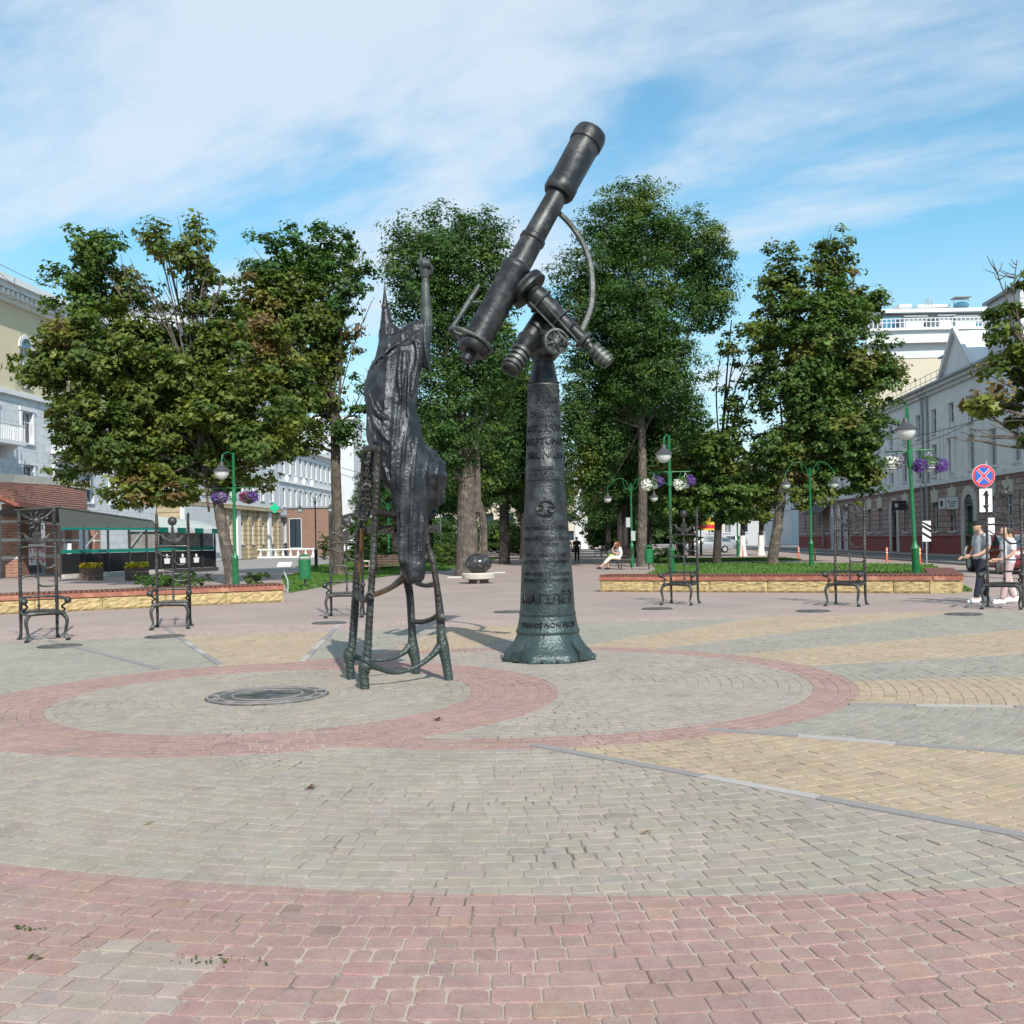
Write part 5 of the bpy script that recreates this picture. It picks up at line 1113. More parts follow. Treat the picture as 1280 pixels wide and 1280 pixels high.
def bench(label, x, y, rz, m='dark_wood', legm='black_paint', W_=1.8):
    t = thing('park_bench', label, 'bench', (x, y, 0), rz, 'park benches')
    for i in range(4): MB().box((0, -.18+.12*i, .45), (W_, .09, .035)).build('slat', m, t)
    for i in range(4): MB().box((0, .26+.035*i, .56+.11*i), (W_, .03, .085)).build('slat', m, t)
    for s in (-1, 1):
        mb = MB(); mb.tube([(s*W_*.42, -.24, 0), (s*W_*.42, -.22, .42), (s*W_*.42, .2, .42), (s*W_*.42, .38, .98)], .028, 8, False); mb.tube([(s*W_*.42, .2, .42), (s*W_*.42, .32, 0)], .028, 8, False); mb.tube([(s*W_*.44, -.22, .42), (s*W_*.44, -.2, .64), (s*W_*.44, .27, .66)], .022, 8); mb.build('frame', legm, t, True)
    return t
bench('dark bench seen behind the hanging robe, facing away to the right', P(494, 718, 46).x, 46, R(12))
bench('far dark bench on the lawn edge left of the thick trunk', P(550, 699, 68).x, 68, R(-10))
bench('reddish slatted bench behind the scrolled chair back', P(457, 712, 47).x, 47, R(95), 'wood_fascia', 'concrete')
bench('empty dark bench further down the alley on the right', P(752, 694, 80).x, 80, R(-75))
BX = P(775, 712, 49.3).x
bench('bench the reading woman sits on beside the right ash', BX, 49.3, R(-72))

# ------------------------------------------------------------------ buildings
def wall_holes(mb, W_, H, holes, y=0.0, reveal=.22):
    xs = sorted({0, W_} | {v for h in holes for v in (h[0], h[0]+h[2])}); zs = sorted({0, H} | {v for h in holes for v in (h[1], h[1]+h[3])})
    for i in range(len(xs)-1):
        for j in range(len(zs)-1):
            cx_, cz_ = (xs[i]+xs[i+1])/2, (zs[j]+zs[j+1])/2
            if any(h[0] < cx_ < h[0]+h[2] and h[1] < cz_ < h[1]+h[3] for h in holes): continue
            mb.add([(xs[i], y, zs[j]), (xs[i+1], y, zs[j]), (xs[i+1], y, zs[j+1]), (xs[i], y, zs[j+1])], [(0, 3, 2, 1)])
    for x, z, w, h in holes:
        a, b, c, d = (x, y, z), (x+w, y, z), (x+w, y, z+h), (x, y, z+h); q = lambda p: (p[0], p[1]-reveal, p[2])
        mb.add([a, b, c, d, q(a), q(b), q(c), q(d)], [(0, 4, 5, 1), (1, 5, 6, 2), (2, 6, 7, 3), (3, 7, 4, 0)])
WM = {}
mat('curtain_pane', (.20, .22, .23), rough=.12, var=.5, scale=3, spec=.9)
def window(parent, x, z, w, h, m='white_trim', style='grid', reveal=.18, sill=True, gl='window_glass', y0=0.0, nm='window'):
    if gl == 'window_glass' and rnd.random() < .35: gl = 'curtain_pane'
    key = (round(w, 2), round(h, 2), m, style, gl)
    if key not in WM:
        mb = MB(); f = .07
        for s in (-1, 1): mb.box((s*(w/2-f/2), 0, h/2), (f, .06, h))
        for s in (0, 1): mb.box((0, 0, f/2+s*(h-f)), (w-2*f, .06, f))
        if style == 'grid': mb.box((0, 0, h*.5), (.055, .05, h-2*f)); mb.box((-w/4, .004, h*.68), (w/2-f-.03, .045, .05)); mb.box((w/4, .004, h*.68), (w/2-f-.03, .045, .05))
        if style == 'door': mb.box((0, 0, h*.35), (w-2*f, .04, h*.55))
        a = mb.mesh('window', m); b = MB().box((0, -.02, h/2), (w-2*f+.02, .01, h-2*f+.02)).mesh('pane', gl); c = MB().box((0, reveal+.02, -.05), (w+.16, .2, .09)).mesh('sill', m)
        WM[key] = (a, b, c)
    a, b, c = WM[key]; o = link(nm, a, parent); o.location = (x+w/2, y0-reveal, z); p = link('pane', b, o)
    if sill: link('sill', c, o)
    return o
def facade(name, label, A, B, depth, H, wm_, bands, wins, extra=None, roof='grey_roof', endm=None):
    """bands: [(z0,z1,material)] stacked walls; wins: (x,z,w,h,style...)"""
    A = Vector(A); B = Vector(B); W_ = (B-A).length; rz = math.atan2(B.y-A.y, B.x-A.x); t = thing(name, label, 'building', (A.x, A.y, 0), rz)
    t.location.z = 0
    for (z0_, z1__, m) in bands:
        mb = MB(); hs_ = [(x, max(z, z0_)-z0_, w, min(z+h, z1__)-max(z, z0_)) for x, z, w, h, *_ in wins if z < z1__-.01 and z+h > z0_+.01 and 0 < x and x+w < W_]; wall_holes(mb, W_, z1__-z0_, hs_)
        mb.v = [(x, y, z+z0_) for x, y, z in mb.v]
        hh = z1__-z0_
        mb.add([(0, 0, z0_), (0, -depth, z0_), (0, -depth, z1__), (0, 0, z1__), (W_, 0, z0_), (W_, -depth, z0_), (W_, -depth, z1__), (W_, 0, z1__)], [(0, 3, 2, 1), (4, 5, 6, 7), (1, 2, 6, 5), (3, 7, 6, 2), (0, 1, 5, 4)])
        me = mb.mesh('wall', m); link('wall', me, t)
    for w_ in wins:
        x, z, w, h = w_[:4]; st = w_[4] if len(w_) > 4 else 'grid'
        if 0 < x and x+w < W_: window(t, x, z, w, h, style=st, sill=(st != 'door'), m=('white_trim' if len(w_) < 6 else w_[5]), gl=(w_[6] if len(w_) > 6 else 'window_glass'), nm='door' if st == 'door' else 'window')
    return t, W_
def band(t, W_, z, h, out, m, name='cornice', x0=0, d=0): return MB().box((x0+W_/2, out/2-.01, z+h/2), (W_, out+.02, h)).build(name, m, t)
# --- right building (x runs from near to far: outward is to the left)
Ya, Yb = 42, 112
A = (AL(22.4, Ya), Ya); B = (AL(22.4, Yb), Yb); KX = math.hypot(.08, 1)
X = lambda Yw: (Yw-Ya)*KX
def Yat(px): u = UV(px, 640)[0]/1280; return 22.4/(u-.08)
wins = []
gx = [1088, 1101, 1133, 1170, 1192, 1240, 1262]
gY = [Yat(p) for p in gx]+[52, 49.5, 46, 44]
for Yw in gY: wins.append((X(Yw)-.45, 1.55, .9, 2.0))
step = 3.25; k0 = 70.3
doors = [(Yat(1119), 1.3), (Yat(1213), 1.5)]
for i in range(-8, 13):
    Yw = k0+i*step
    if Ya+1 < Yw < 84.5:
        wins.append((X(Yw)-.45, 7.95, .9, 1.6)); wins.append((X(Yw)-.55, 5.15, 1.1, 2.1))
for Yw, w in doors: wins.append((X(Yw)-w/2, .15, w, 3.0, 'door', 'green_paint' if w > 1.4 else 'dark_metal'))
rb, RW = facade('stone_fronted_building', 'long pale grey building over a brown rusticated ground floor, right edge', A, B, 14, 11, None, [(0, 1.25, 'red_plinth'), (1.25, 4.55, 'rustic'), (4.75, 11.0, 'grey_plaster')], [w for w in wins if w[0] < X(84.6)]+[(X(y_)-.5, 5.2, 1.0, 2.0) for y_ in range(88, 110, 4)]+[(X(y_)-.5, 8, 1.0, 1.6) for y_ in range(88, 110, 4)]+[(X(y_)-.5, 1.6, 1.1, 2.2) for y_ in (87, 98, 104, 108)])
band(rb, RW, 4.55, .2, .22, 'white_trim'); band(rb, RW, 10.55, .22, .18, 'white_trim'); band(rb, RW, 10.78, .22, .38, 'white_trim'); band(rb, RW, 11.0, .14, .55, 'grey_roof', 'gutter'); band(rb, RW, 1.2, .08, .05, 'red_plinth')
mb = MB(); mb.add([(-.3, .5, 11.14), (RW+.3, .5, 11.14), (RW+.3, -7, 13.2), (-.3, -7, 13.2), (-.3, -14, 11.1), (RW+.3, -14, 11.1)], [(0, 1, 2, 3), (3, 2, 5, 4), (0, 3, 4), (1, 5, 2)]); mb.build('roof', 'grey_roof', rb)
for i, Yw in enumerate(gY):     # pale lintel stones over the ground windows, plinth panels below
    x = X(Yw); MB().prism([(x-.62, 3.45), (x+.62, 3.45), (x+.78, 4.25), (x+.2, 4.25), (x+.16, 4.45), (x-.16, 4.45), (x-.2, 4.25), (x-.78, 4.25)], -.01, .07, lambda a, b, h: (a, h, b)).build('lintel', 'pale_stone', rb)
    MB().box((x, .02, 1.38), (1.15, .06, .2)).build('panel', 'rustic', rb)
for Yw, w in doors:
    x = X(Yw); mb = MB(); n_ = 14; ri, ro = w/2+.02, w/2+.55; rg = []
    for i in range(n_+1):
        a = math.pi*i/n_; rg.append([(x-math.cos(a)*r_, yy, 3.0+math.sin(a)*r_*.95) for r_, yy in ((ri, -.02), (ro, -.02), (ro, .09), (ri, .09))])
    mb.loft(rg); [mb.box((x+s*(ri+ro)/2, .035, 1.5), (ro-ri, .11, 3.0)) for s in (-1, 1)]; mb.build('arch_surround', 'pale_stone', rb)
    MB().prism([(x-ri*.98, 3.0)]+[(x-math.cos(math.pi*i/10)*ri*.98, 3.0+math.sin(math.pi*i/10)*ri*.93) for i in range(1, 10)]+[(x+ri*.98, 3.0)], .0, .02, lambda a, b, h: (a, h, b)).build('fanlight', 'window_glass', rb)
for i in range(0, 24):
    Yw = k0-8*step+i*step*.5+.8
for px in (1163, 1157, 1031): # downpipes
    Yw = Yat(px); x = X(Yw); MB().tube([(x, .45, 10.9), (x, .12, 10.2), (x, .12, 4.9), (x, .32, 4.6), (x, .16, 4.2), (x, .16, .3)], .09, 8).build('downpipe', 'zinc', rb, True)
for Yw in (66, 63.4): # pilaster pairs with studs
    for dz in range(0): pass
    MB().box((X(Yw), .06, 6.6), (.5, .12, 3.4)).build('pilaster', 'grey_plaster', rb)
for Yw in [k0+(i+.5)*step for i in range(-7, 5)]: MB().box((X(Yw), .03, 6.5), (.42, .08, 3.3)).build('pilaster', 'white_trim' if False else 'grey_plaster', rb)
for i, Yw in enumerate([k0-2*step, k0+2*step, k0-5*step]): MB().prism([(X(Yw)-.9, 7.35), (X(Yw)+.9, 7.35), (X(Yw), 7.9)], 0, .18, lambda a, b, h: (a, h, b)).build('window_pediment', 'white_trim', rb)
# gable
Yg = Yat(1207); x = X(Yg); gl = [(x-2.6, 11.15), (x+2.6, 11.15), (x, 13.6)]
MB().prism(gl, -3, .35, lambda a, b, h: (a, h, b)).build('gable', 'grey_plaster', rb)
for s in (-1, 1): MB().bar((x+s*2.8, .45, 11.1), (x, .45, 13.75), .25, .28).build('gable_cornice', 'white_trim', rb)
MB().box((x-6, -1.6, 12.8), (4.5, 3, 3.0)).build('roof_block', 'white_plaster', rb); MB().box((x-6, -1.6, 14.35), (4.9, 3.4, .16)).build('roof_block_cap', 'grey_roof', rb)
for Yw, zz_ in ((73, 13.6), (70, 13.0), (67.5, 13.9)): MB().box((X(Yw), -3, zz_/2+6), (.9, .7, zz_-11.6)).build('chimney', 'pale_stone', rb); MB().box((X(Yw), -3, zz_+.35), (1.3, 1.0, .12)).build('chimney_cap', 'grey_roof', rb)
mb = MB(); [mb.tube([(X(64+q*1.1), -.3, 11.2), (X(64+q*1.1), -.3, 12.1)], .025, 5, False) for q in range(14)]; [mb.tube([(X(63.6), -.3, zz_), (X(79), -.3, zz_)], .022, 5, False) for zz_ in (11.7, 12.1)]; mb.build('roof_rail', 'zinc', rb)
# signs on it
def wallsign(label, Yw, z, w, h, m, text=None, tm='sign_black', out=.12, rows=None):
    t = thing('shop_sign', label, 'shop sign', (A[0], A[1], 0), rb.rotation_euler.z); MB().box((X(Yw), out, z), (w, .08, h)).build('board', m, t)
    MB().box((X(Yw), out/2, z), (.1, out, .1)).build('bracket', 'dark_metal', t)
    if rows:
        for i, (a, b, ww) in enumerate(rows): MB().box((X(Yw)+a, out+.045, z+b), (ww, .012, h*.09)).build('print_line', tm, t)
    return t
def projsign(label, Yw, z, w, h, m, rows, tm):   # board facing the camera, standing out from the wall
    yy = Yw; xx = AL(22.4, Yw)-.15-w/2; t = thing('shop_sign', label, 'shop sign', (xx, yy, z)); MB().box((0, 0, 0), (w, .12, h)).build('board', m, t); MB().box((0, -.03, 0), (w+.08, .08, h+.08)).build('frame', 'zinc' if m == 'sign_white' else 'dark_metal', t)
    for a, b, ww, hh in rows: MB().box((a, -.085, b), (ww, .03, hh)).build('print_line', tm, t)
    if m == 'sign_white': MB().box((0, -.075, 0), (w-.02, .02, h-.02)).build('face', 'sign_white', t)
projsign('white signboard with a small ring emblem standing out over the pavement, right building', 62.5, 3.25, .75, .72, 'sign_white', [(.08, .1, .36, .05), (.0, -.05, .4, .05), (-.02, -.2, .3, .05), (-.24, .1, .1, .1)], 'fabric_grey')
projsign('small black hanging sign left of the leaning lamp post', 73, 3.45, .95, .6, 'sign_black', [(-.2, 0, .22, .26)], 'sign_white')
t = thing('air_conditioner', 'white air conditioner box on the brown wall beside the white signboard', 'air conditioner', (AL(22.4, 64.5)-.25, 64.5, 3.3)); MB().box((0, 0, 0), (.4, .9, .6)).build('casing', 'sign_white', t); MB().lathe([(.22, 0), (.22, .03), (.18, .04)], 16, (-.2, 0, 0), (-1, 0, 0)).build('fan_grille', 'fabric_grey', t)
# lower shop fronts further along (px 1000-1083)
t = thing('shop_awning', 'dark green slanted awning over a far shop door, right street', 'awning', (AL(22.4, 100)-.9, 100, 3.6)); MB().prism([(0, 0), (1.1, .9), (1.1, .8), (0, -.15)], -3, 3, lambda a, b, h: (a-.2, h, b)).build('cover', 'fabric_grey', t)
for i, Yw in enumerate((90.5, 93.0, 95.6)):
    t = thing('shutter_door', ['first', 'second', 'third'][i]+' white pointed arched door leaf from the near end, far brown shop front', 'door', (AL(22.4, Yw)-.08, Yw, .1), rb.rotation_euler.z)
    MB().prism([(-.6, 0), (.6, 0), (.6, 3.0), (.35, 3.6), (0, 4.0), (-.35, 3.6), (-.6, 3.0)], 0, .06, lambda a, b, h: (a, h, b)).build('leaf', 'white_trim', t)
    for q in (-.3, 0, .3): MB().box((q, .075, 1.6), (.05, .03, 2.9)).build('batten', 'fabric_pale', t)
# --- building behind: rounded cream block with balustrade
Yc = 128
def cy(px, py, Yq=Yc): return P(px, py, Yq)
FL = 70
t = thing('rounded_cream_building', 'tall cream building with curved cornice and roof railing rising behind the grey one', 'building', (cy(1175, 600).x, Yc+FL, 0))
cxr = t.location.x; rr_ = 32
def arcw(mb, r, z0_, z1__, a0=-97.2, a1=-82, n_=40, thick=.5):
    v = []; 
    rg = []
    for i in range(n_+1):
        a = R(a0+(a1-a0)*i/n_); rg.append([(r*math.cos(a), r*math.sin(a), z0_), ((r-thick)*math.cos(a), (r-thick)*math.sin(a), z0_), ((r-thick)*math.cos(a), (r-thick)*math.sin(a), z1__), (r*math.cos(a), r*math.sin(a), z1__)])
    mb.loft(rg); return mb
zq = lambda py: cy(1175, py).z
arcw(MB(), FL, 0, zq(447), thick=3).build('wall', 'cream_light', t, True); arcw(MB(), FL+.1, zq(447), zq(425), thick=3).build('frieze', 'white_plaster', t, True)
arcw(MB(), FL+.8, zq(424), zq(414)).build('cornice', 'white_plaster', t, True); arcw(MB(), FL+1.3, zq(414), zq(411), thick=6).build('cornice', 'white_trim', t, True)
for i in range(40):
    a = R(-97+14.8*i/40); MB().box(((FL+.9)*math.cos(a), (FL+.9)*math.sin(a), zq(427)), (.35, .5, .5), a).build('dentil', 'grey_plaster', t)
mb = MB()
for i in range(34):
    a = R(-97+14.8*i/34); x_, y_ = (FL+1)*math.cos(a), (FL+1)*math.sin(a); mb.tube([(x_, y_, zq(411)), (x_, y_, zq(399))], .07, 5, False)
for zz_ in (zq(399.5), zq(404)): mb.tube([((FL+1)*math.cos(R(-97+14.8*i/20)), (FL+1)*math.sin(R(-97+14.8*i/20)), zz_) for i in range(21)], .06, 5)
mb.build('railing', 'white_trim', t)
px2m = (Yc+8)/1280
for (a_, b_, c_, d_, m_, yy) in ((1100, 391, 1262, 411, 'grey_wall', 14), (1102, 384, 1250, 391, 'grey_plaster', 13), (1104, 396, 1132, 412, 'blue_glass', 12.5), (1133, 397, 1155, 411, 'grey_plaster', 10), (1175, 396, 1190, 411, 'grey_plaster', 10), (1195, 397, 1220, 411, 'grey_plaster', 10), (1167, 401, 1177, 409, 'blue_glass', 12.5), (1220, 404, 1228, 409, 'blue_glass', 12.5), (1125, 380, 1140, 384, 'grey_plaster', 16), (1148, 380, 1188, 384, 'grey_plaster', 16), (1241, 405, 1256, 440, 'white_plaster', 6)):
    p0 = P(a_, d_, Yc+yy); p1 = P(c_, b_, Yc+yy); MB().box(((p0.x+p1.x)/2-t.location.x, Yc+yy+(3 if m_ != 'blue_glass' else .3)-t.location.y, (p0.z+p1.z)/2), (abs(p1.x-p0.x), 6 if m_ != 'blue_glass' else .4, abs(p1.z-p0.z))).build('penthouse_block' if m_ != 'blue_glass' else 'window', m_, t)
    if m_ == 'grey_plaster' and yy == 10: MB().box(((p0.x+p1.x)/2-t.location.x, Yc+yy+3-t.location.y, p1.z+.12), (abs(p1.x-p0.x)+.8, 7, .22)).build('chimney_cap', 'grey_roof', t)
for px, y0, y1 in ((1115.5, 364, 384), (1107, 372, 384), (1158, 374, 382), (1161, 372, 382), (1165, 375, 382), (1100, 376, 388)): a_, b_ = P(px, y1, Yc+16), P(px, y0, Yc+16); MB().tube([rel_ for rel_ in ((a_.x-t.location.x, a_.y-t.location.y, a_.z), (b_.x-t.location.x, b_.y-t.location.y, b_.z))], .09, 6, False).build('antenna', 'zinc', t)
p_ = P(1202, 381, Yc+15); MB().ball((p_.x-t.location.x, p_.y-t.location.y, p_.z-.1), .9, 12, (1.2, 1, .6)).build('roof_tank', 'blue_glass', t, True); MB().box((p_.x-t.location.x, p_.y-t.location.y, p_.z+.95), (2.3, 2, .1)).build('tank_canopy', 'grey_roof', t)
mb = MB(); [mb.tube([(p_.x-t.location.x+s, p_.y-t.location.y, p_.z-.8), (p_.x-t.location.x+s, p_.y-t.location.y, p_.z+.95)], .05, 5, False) for s in (-1, 1)]; mb.build('tank_post', 'grey_roof', t)

# --- left street: cream corner block with tiled canopy
def BLX(Yq): return -38.0+.08*Yq    # facade plane
Yn, Yf = 50, 89
wins = []
def YatL(px): u = UV(px, 560)[0]/1280; return 38.0/(.08-u)
for i, Yw in enumerate([52.5+4.1*j for j in range(9)]):
    for z, h in ((4.9, 2.2), (8.6, 2.1), (12.4, 2.6)): wins.append(((Yf-Yw)*KX-.65, z, 1.3, h))
lb, LW = facade('cream_corner_building', 'cream upper storey over white stone floors, bracketed cornice, far left', (BLX(Yf), Yf), (BLX(Yn), Yn), 16, 16, None, [(0, 11.6, 'ashlar'), (11.9, 18.2, 'cream')], wins)
band(lb, LW, 11.6, .3, .25, 'white_trim'); band(lb, LW, 17.6, .3, .3, 'grey_plaster'); band(lb, LW, 18.2, .35, .9, 'white_trim'); band(lb, LW, 18.55, .4, 1.15, 'grey_plaster')
bm_ = None
for i in range(int(LW/.55)):
    if bm_ is None: o = bm_ = MB().box((0, .45, 18.0), (.26, .7, .34)).build('bracket', 'grey_plaster', lb)
    else: o = bm_.copy(); COL.objects.link(o); o.parent = lb
    o.location = (.3+i*.55, 0, 0)
mb = MB(); mb.add([(0, 1.15, 18.95), (LW, 1.15, 18.95), (LW, -7, 21.4), (0, -7, 21.4), (0, -16, 18.9), (LW, -16, 18.9)], [(0, 1, 2, 3), (3, 2, 5, 4), (0, 3, 4), (1, 5, 2)]); mb.build('roof', 'grey_roof', lb)
for (x, z, w, h, *_) in wins:
    if z > 12:
        mb = MB(); rg = []
        for i in range(11):
            a = math.pi*i/10; rg.append([(x+w/2-math.cos(a)*r_, yy, z+h+math.sin(a)*r_) for r_, yy in ((w/2, -.01), (w/2+.22, -.01), (w/2+.22, .1), (w/2, .1))])
        mb.loft(rg); mb.build('window_arch', 'white_trim', lb); MB().prism([(x, z+h)]+[(x+w/2-math.cos(math.pi*i/8)*w/2, z+h+math.sin(math.pi*i/8)*w/2) for i in range(1, 8)]+[(x+w, z+h)], .0, .02, lambda a, b, c: (a, c, b)).build('fanlight', 'blue_glass', lb)
    else: 
        mb = MB(); [mb.box((x+w/2+s*(w/2+.11), .04, z+h/2), (.2, .1, h+.1)) for s in (-1, 1)]; mb.box((x+w/2, .05, z+h+.18), (w+.6, .14, .25)); mb.build('window_surround', 'white_trim', lb)
# balconies
for j, Yw in enumerate((65, 73.4)):
    x = (Yf-Yw)*KX; z = 8.3; mb = MB(); mb.box((x, .65, z), (3.0, 1.3, .25)); [mb.prism([(0, 0), (1.0, 0), (.2, -.7), (0, -.8)], x+s-.15, x+s+.15, lambda a, b, h: (h, a, z-.12+b)) for s in (-1, 1)]; mb.build('balcony_slab', 'white_trim', lb)
    mb = MB(); [mb.box((x-1.45+q*.2, 1.25, z+.62), (.05, .05, 1.0)) for q in range(15)]; [mb.box((x+s*1.45, .1+q*.2, z+.62), (.05, .05, 1.0)) for s in (-1, 1) for q in range(6)]; mb.box((x, 1.25, z+1.15), (3.0, .09, .08)); mb.build('balcony_railing', 'white_trim', lb)
MB().add([(LW-15.5, .3, 19), (LW-12, .3, 19), (LW-13.7, .3, 22.4), (LW-15.5, -4, 19), (LW-12, -4, 19)], [(0, 1, 2), (0, 2, 3), (1, 4, 2), (3, 2, 4)]).build('roof_dormer', 'grey_roof', lb)
# pavilion with brick piers and tiled roof
pv = thing('brick_pavilion', 'red brick pavilion with light stone bands under a tiled canopy roof, far left', 'building', (-32, 52, 0))
pf = lambda px, py, Yq: P(px, py, Yq)-Vector((-32, 52, 0))
def pier(px0, px1, Yq, dY, zt_):
    a = pf(px0, 717, Yq); b = pf(px1, 717, Yq); mb = MB(); cxp = (a.x+b.x)/2; wq = abs(b.x-a.x); MB().box((cxp, a.y+dY/2, zt_/2), (wq, dY, zt_)).build('brick_pier', 'red_brick', pv)
    for z in (1.05, 2.0, 3.0): MB().box((cxp, a.y+dY/2, z), (wq+.05, dY+.05, .16)).build('stone_band', 'pale_stone', pv)
pier(4, 25, 55, 1.1, 3.95); pier(58, 70, 61, 1.2, 3.9); pier(-45, -25, 50, 1.2, 4); pier(82, 92, 66, 1, 3.7); pier(112, 120, 72, 1, 3.7)
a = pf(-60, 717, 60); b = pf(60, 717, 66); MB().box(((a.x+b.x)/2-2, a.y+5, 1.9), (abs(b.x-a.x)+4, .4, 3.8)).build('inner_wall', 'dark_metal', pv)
MB().box((pf(60, 700, 63.5).x, 63.5-52, 1.15), (3.0, .1, 1.3)).build('banner', 'sign_white', pv)
for i, (s_, z) in enumerate((('ПИЦЦА', 1.42), ('ГРИЛЬ', .78))): 
    def fb(x, y, h, z=z): q = pf(57, 700, 63.4); return (q.x+x-32, 63.42-h, z+y-.15)
    o = text_mesh(s_, .55, .01, fb, 'sign_red', 'banner_lettering', pv)
MB().prism([(1.0, .95), (1.6, 1.15), (1.0, 1.4)], 0, .03, lambda x, y, h: (pf(57, 700, 63.4).x+x-.2, 63.40-52-h, y)).build('banner_mark', 'sign_red', pv)
# roof in tile courses: lower edge runs from front left to the cafe
e0, e1, e2 = P(-40, 603, 50), P(20, 628, 52.5), P(70, 636, 60); r0, r1, r2 = P(-40, 600, 56), P(10, 603, 62), P(62, 606, 68)
e3, r3 = P(110, 637, 70), P(108, 612, 74)
nc_ = 11
for k_, (qa, qb, ra, rb_) in enumerate(((e0, e1, r0, r1), (e1, e2, r1, r2), (e2, e3, r2, r3))):
    for i in range(nc_):
        u0, u1 = i/nc_, (i+1.12)/nc_; a1_, b1_ = qa.lerp(ra, u0), qb.lerp(rb_, u0); a2_, b2_ = qa.lerp(ra, u1), qb.lerp(rb_, u1); up_ = Vector((0, 0, .09)); o_ = Vector((-32, 52, 0))
        MB().add([a1_-o_+up_, b1_-o_+up_, b2_-o_, a2_-o_, a1_-o_, b1_-o_], [(0, 1, 2, 3), (4, 5, 1, 0)]).build('tile_course', 'roof_tile', pv)
    MB().bar(qa-o_-Vector((0, 0, .12)), qb-o_-Vector((0, 0, .12)), .3, .2).build('eaves_board', 'wood_fascia', pv)
o_ = Vector((-32, 52, 0))
for a_, b_ in ((r0, r1), (r1, r2), (r2, r3)): MB().bar(a_-o_+Vector((0, .3, .25)), b_-o_+Vector((0, .3, .25)), .5, .5).build('ridge_cornice', 'pale_stone', pv)

# --- cafe terrace
CA, CM, CB = Vector((-22.5, 51)), Vector((-19.85, 57.5)), Vector((-18.0, 62))
cf = thing('cafe_terrace', 'covered cafe terrace with black panels, teal rails and grey canopy under the maple', 'cafe terrace', (CA.x, CA.y, 0))
def cseg(a, b, z0_, z1__, m, name, th=.08, off=0): 
    d = (b-a); n_ = Vector((d.y, -d.x)).normalized(); c = (a+b)/2-CA+n_*off; return MB().box((c.x, c.y, (z0_+z1__)/2), (d.length, th, z1__-z0_), math.atan2(d.y, d.x)).build(name, m, cf)
def zpx(px, py, p): Yq = p.y; return P(px, py, Yq).z
def pt(t_): return CA.lerp(CB, t_)
ts = [0, .13, .27, .40, .51, .60, .70, .80, .90, 1.0]
for i in range(len(ts)-1):
    a, b = pt(ts[i]), pt(ts[i+1])
    cseg(a+(b-a)*.02, b-(b-a)*.02, .22, 1.22, 'black_paint', 'panel'); cseg(a, b, 1.24, 1.42, 'teal_paint', 'rail', .12); 
    if ts[i] < .6: cseg(a, b, 2.42, 2.54, 'teal_paint', 'rail', .12)
    if ts[i] >= .40:
        for j in range(9): q0 = a.lerp(b, (j+.08)/9); q1 = a.lerp(b, (j+.92)/9); cseg(q0, q1, 1.35+rnd.uniform(0, .02), 2.35, 'fence_wood', 'fence_board', .03, -.12)
for i, t_ in enumerate(ts):
    p = pt(t_)-CA; MB().box((p.x, p.y, 1.3), (.09, .09, 2.6), .95).build('post', 'dark_metal', cf)
    if i in (1, 3, 5, 7, 8): MB().bar((p.x, p.y, 1.45), (p.x+.35, p.y+.9, 2.3), .04, .04).build('brace', 'fabric_pale', cf)
cseg(pt(0), pt(.6), .0, .2, 'concrete', 'base_step', .3, .1); cseg(pt(.6), pt(1), 0, .2, 'dark_metal', 'base_step', .3, .1)
o3 = Vector((*CA, 0))
def canopy(pts, m, name='canopy', th=.06): MB().add([Vector(p)-o3 for p in pts]+[Vector(p)-o3-Vector((0, 0, th)) for p in pts], [tuple(range(len(pts))), tuple(range(2*len(pts)-1, len(pts)-1, -1))]+[(i, len(pts)+i, len(pts)+(i+1) % len(pts), (i+1) % len(pts)) for i in range(len(pts))]).build(name, m, cf)
f0 = Vector((*pt(0), 2.55)); f1 = Vector((*pt(.6), 2.55)); back = Vector((-5.2, 2.4, 0))
hA, hB = P(72, 633, 51.2), P(190, 650, 57.2)
canopy([f0, f1, Vector((hB.x, hB.y+.15, hB.z)), Vector((hA.x, hA.y+.15, hA.z))], 'fabric_grey', 'side_screen')
canopy([Vector((hA.x, hA.y, hA.z)), Vector((hB.x, hB.y, hB.z)), Vector((hB.x, hB.y, hB.z-.1))+back, Vector((hA.x, hA.y, hA.z-.1))+back], 'fabric_grey')
g0 = Vector((*pt(.58), 3.05)); g1 = Vector((*pt(1.0), 2.35)); g2 = Vector((*pt(.58), 2.5))+Vector((.0, 0, 0))
v0 = P(198, 645, 58); v1 = P(200, 659, 56.8); v2 = P(276, 661, 60.5); v3 = P(252, 652, 63)
canopy([v0, v1, v2, v3], 'fabric_pale')
for i in range(7):   # valance, alternate teal and white pieces
    a_ = v1.lerp(v2, i/7); b_ = v1.lerp(v2, (i+1)/7); canopy([a_+Vector((0, -.05, 0)), b_+Vector((0, -.05, 0)), b_+Vector((0, -.05, -.26)), a_+Vector((0, -.05, -.26))], 'sign_white' if i % 2 else 'teal_paint', 'valance', .02)
for t_ in (.64, .75, .85): # white emblem on the black panels: crown over a cup-shaped badge
    p = pt(t_)-CA; d = (CB-CA).normalized(); n_ = Vector((d.y, -d.x)); f = lambda x, y, h: (p.x+d.x*x+n_.x*(.06+h), p.y+d.y*x+n_.y*(.06+h), .72+y)
    MB().prism([(-.2, -.2), (.2, -.2), (.24, .1), (-.24, .1)], 0, .02, f).build('badge', 'sign_white', cf); MB().prism([(-.05, .12), (.05, .12), (.1, .26), (0, .36), (-.1, .26)], 0, .02, f).build('badge_crown', 'sign_white', cf)
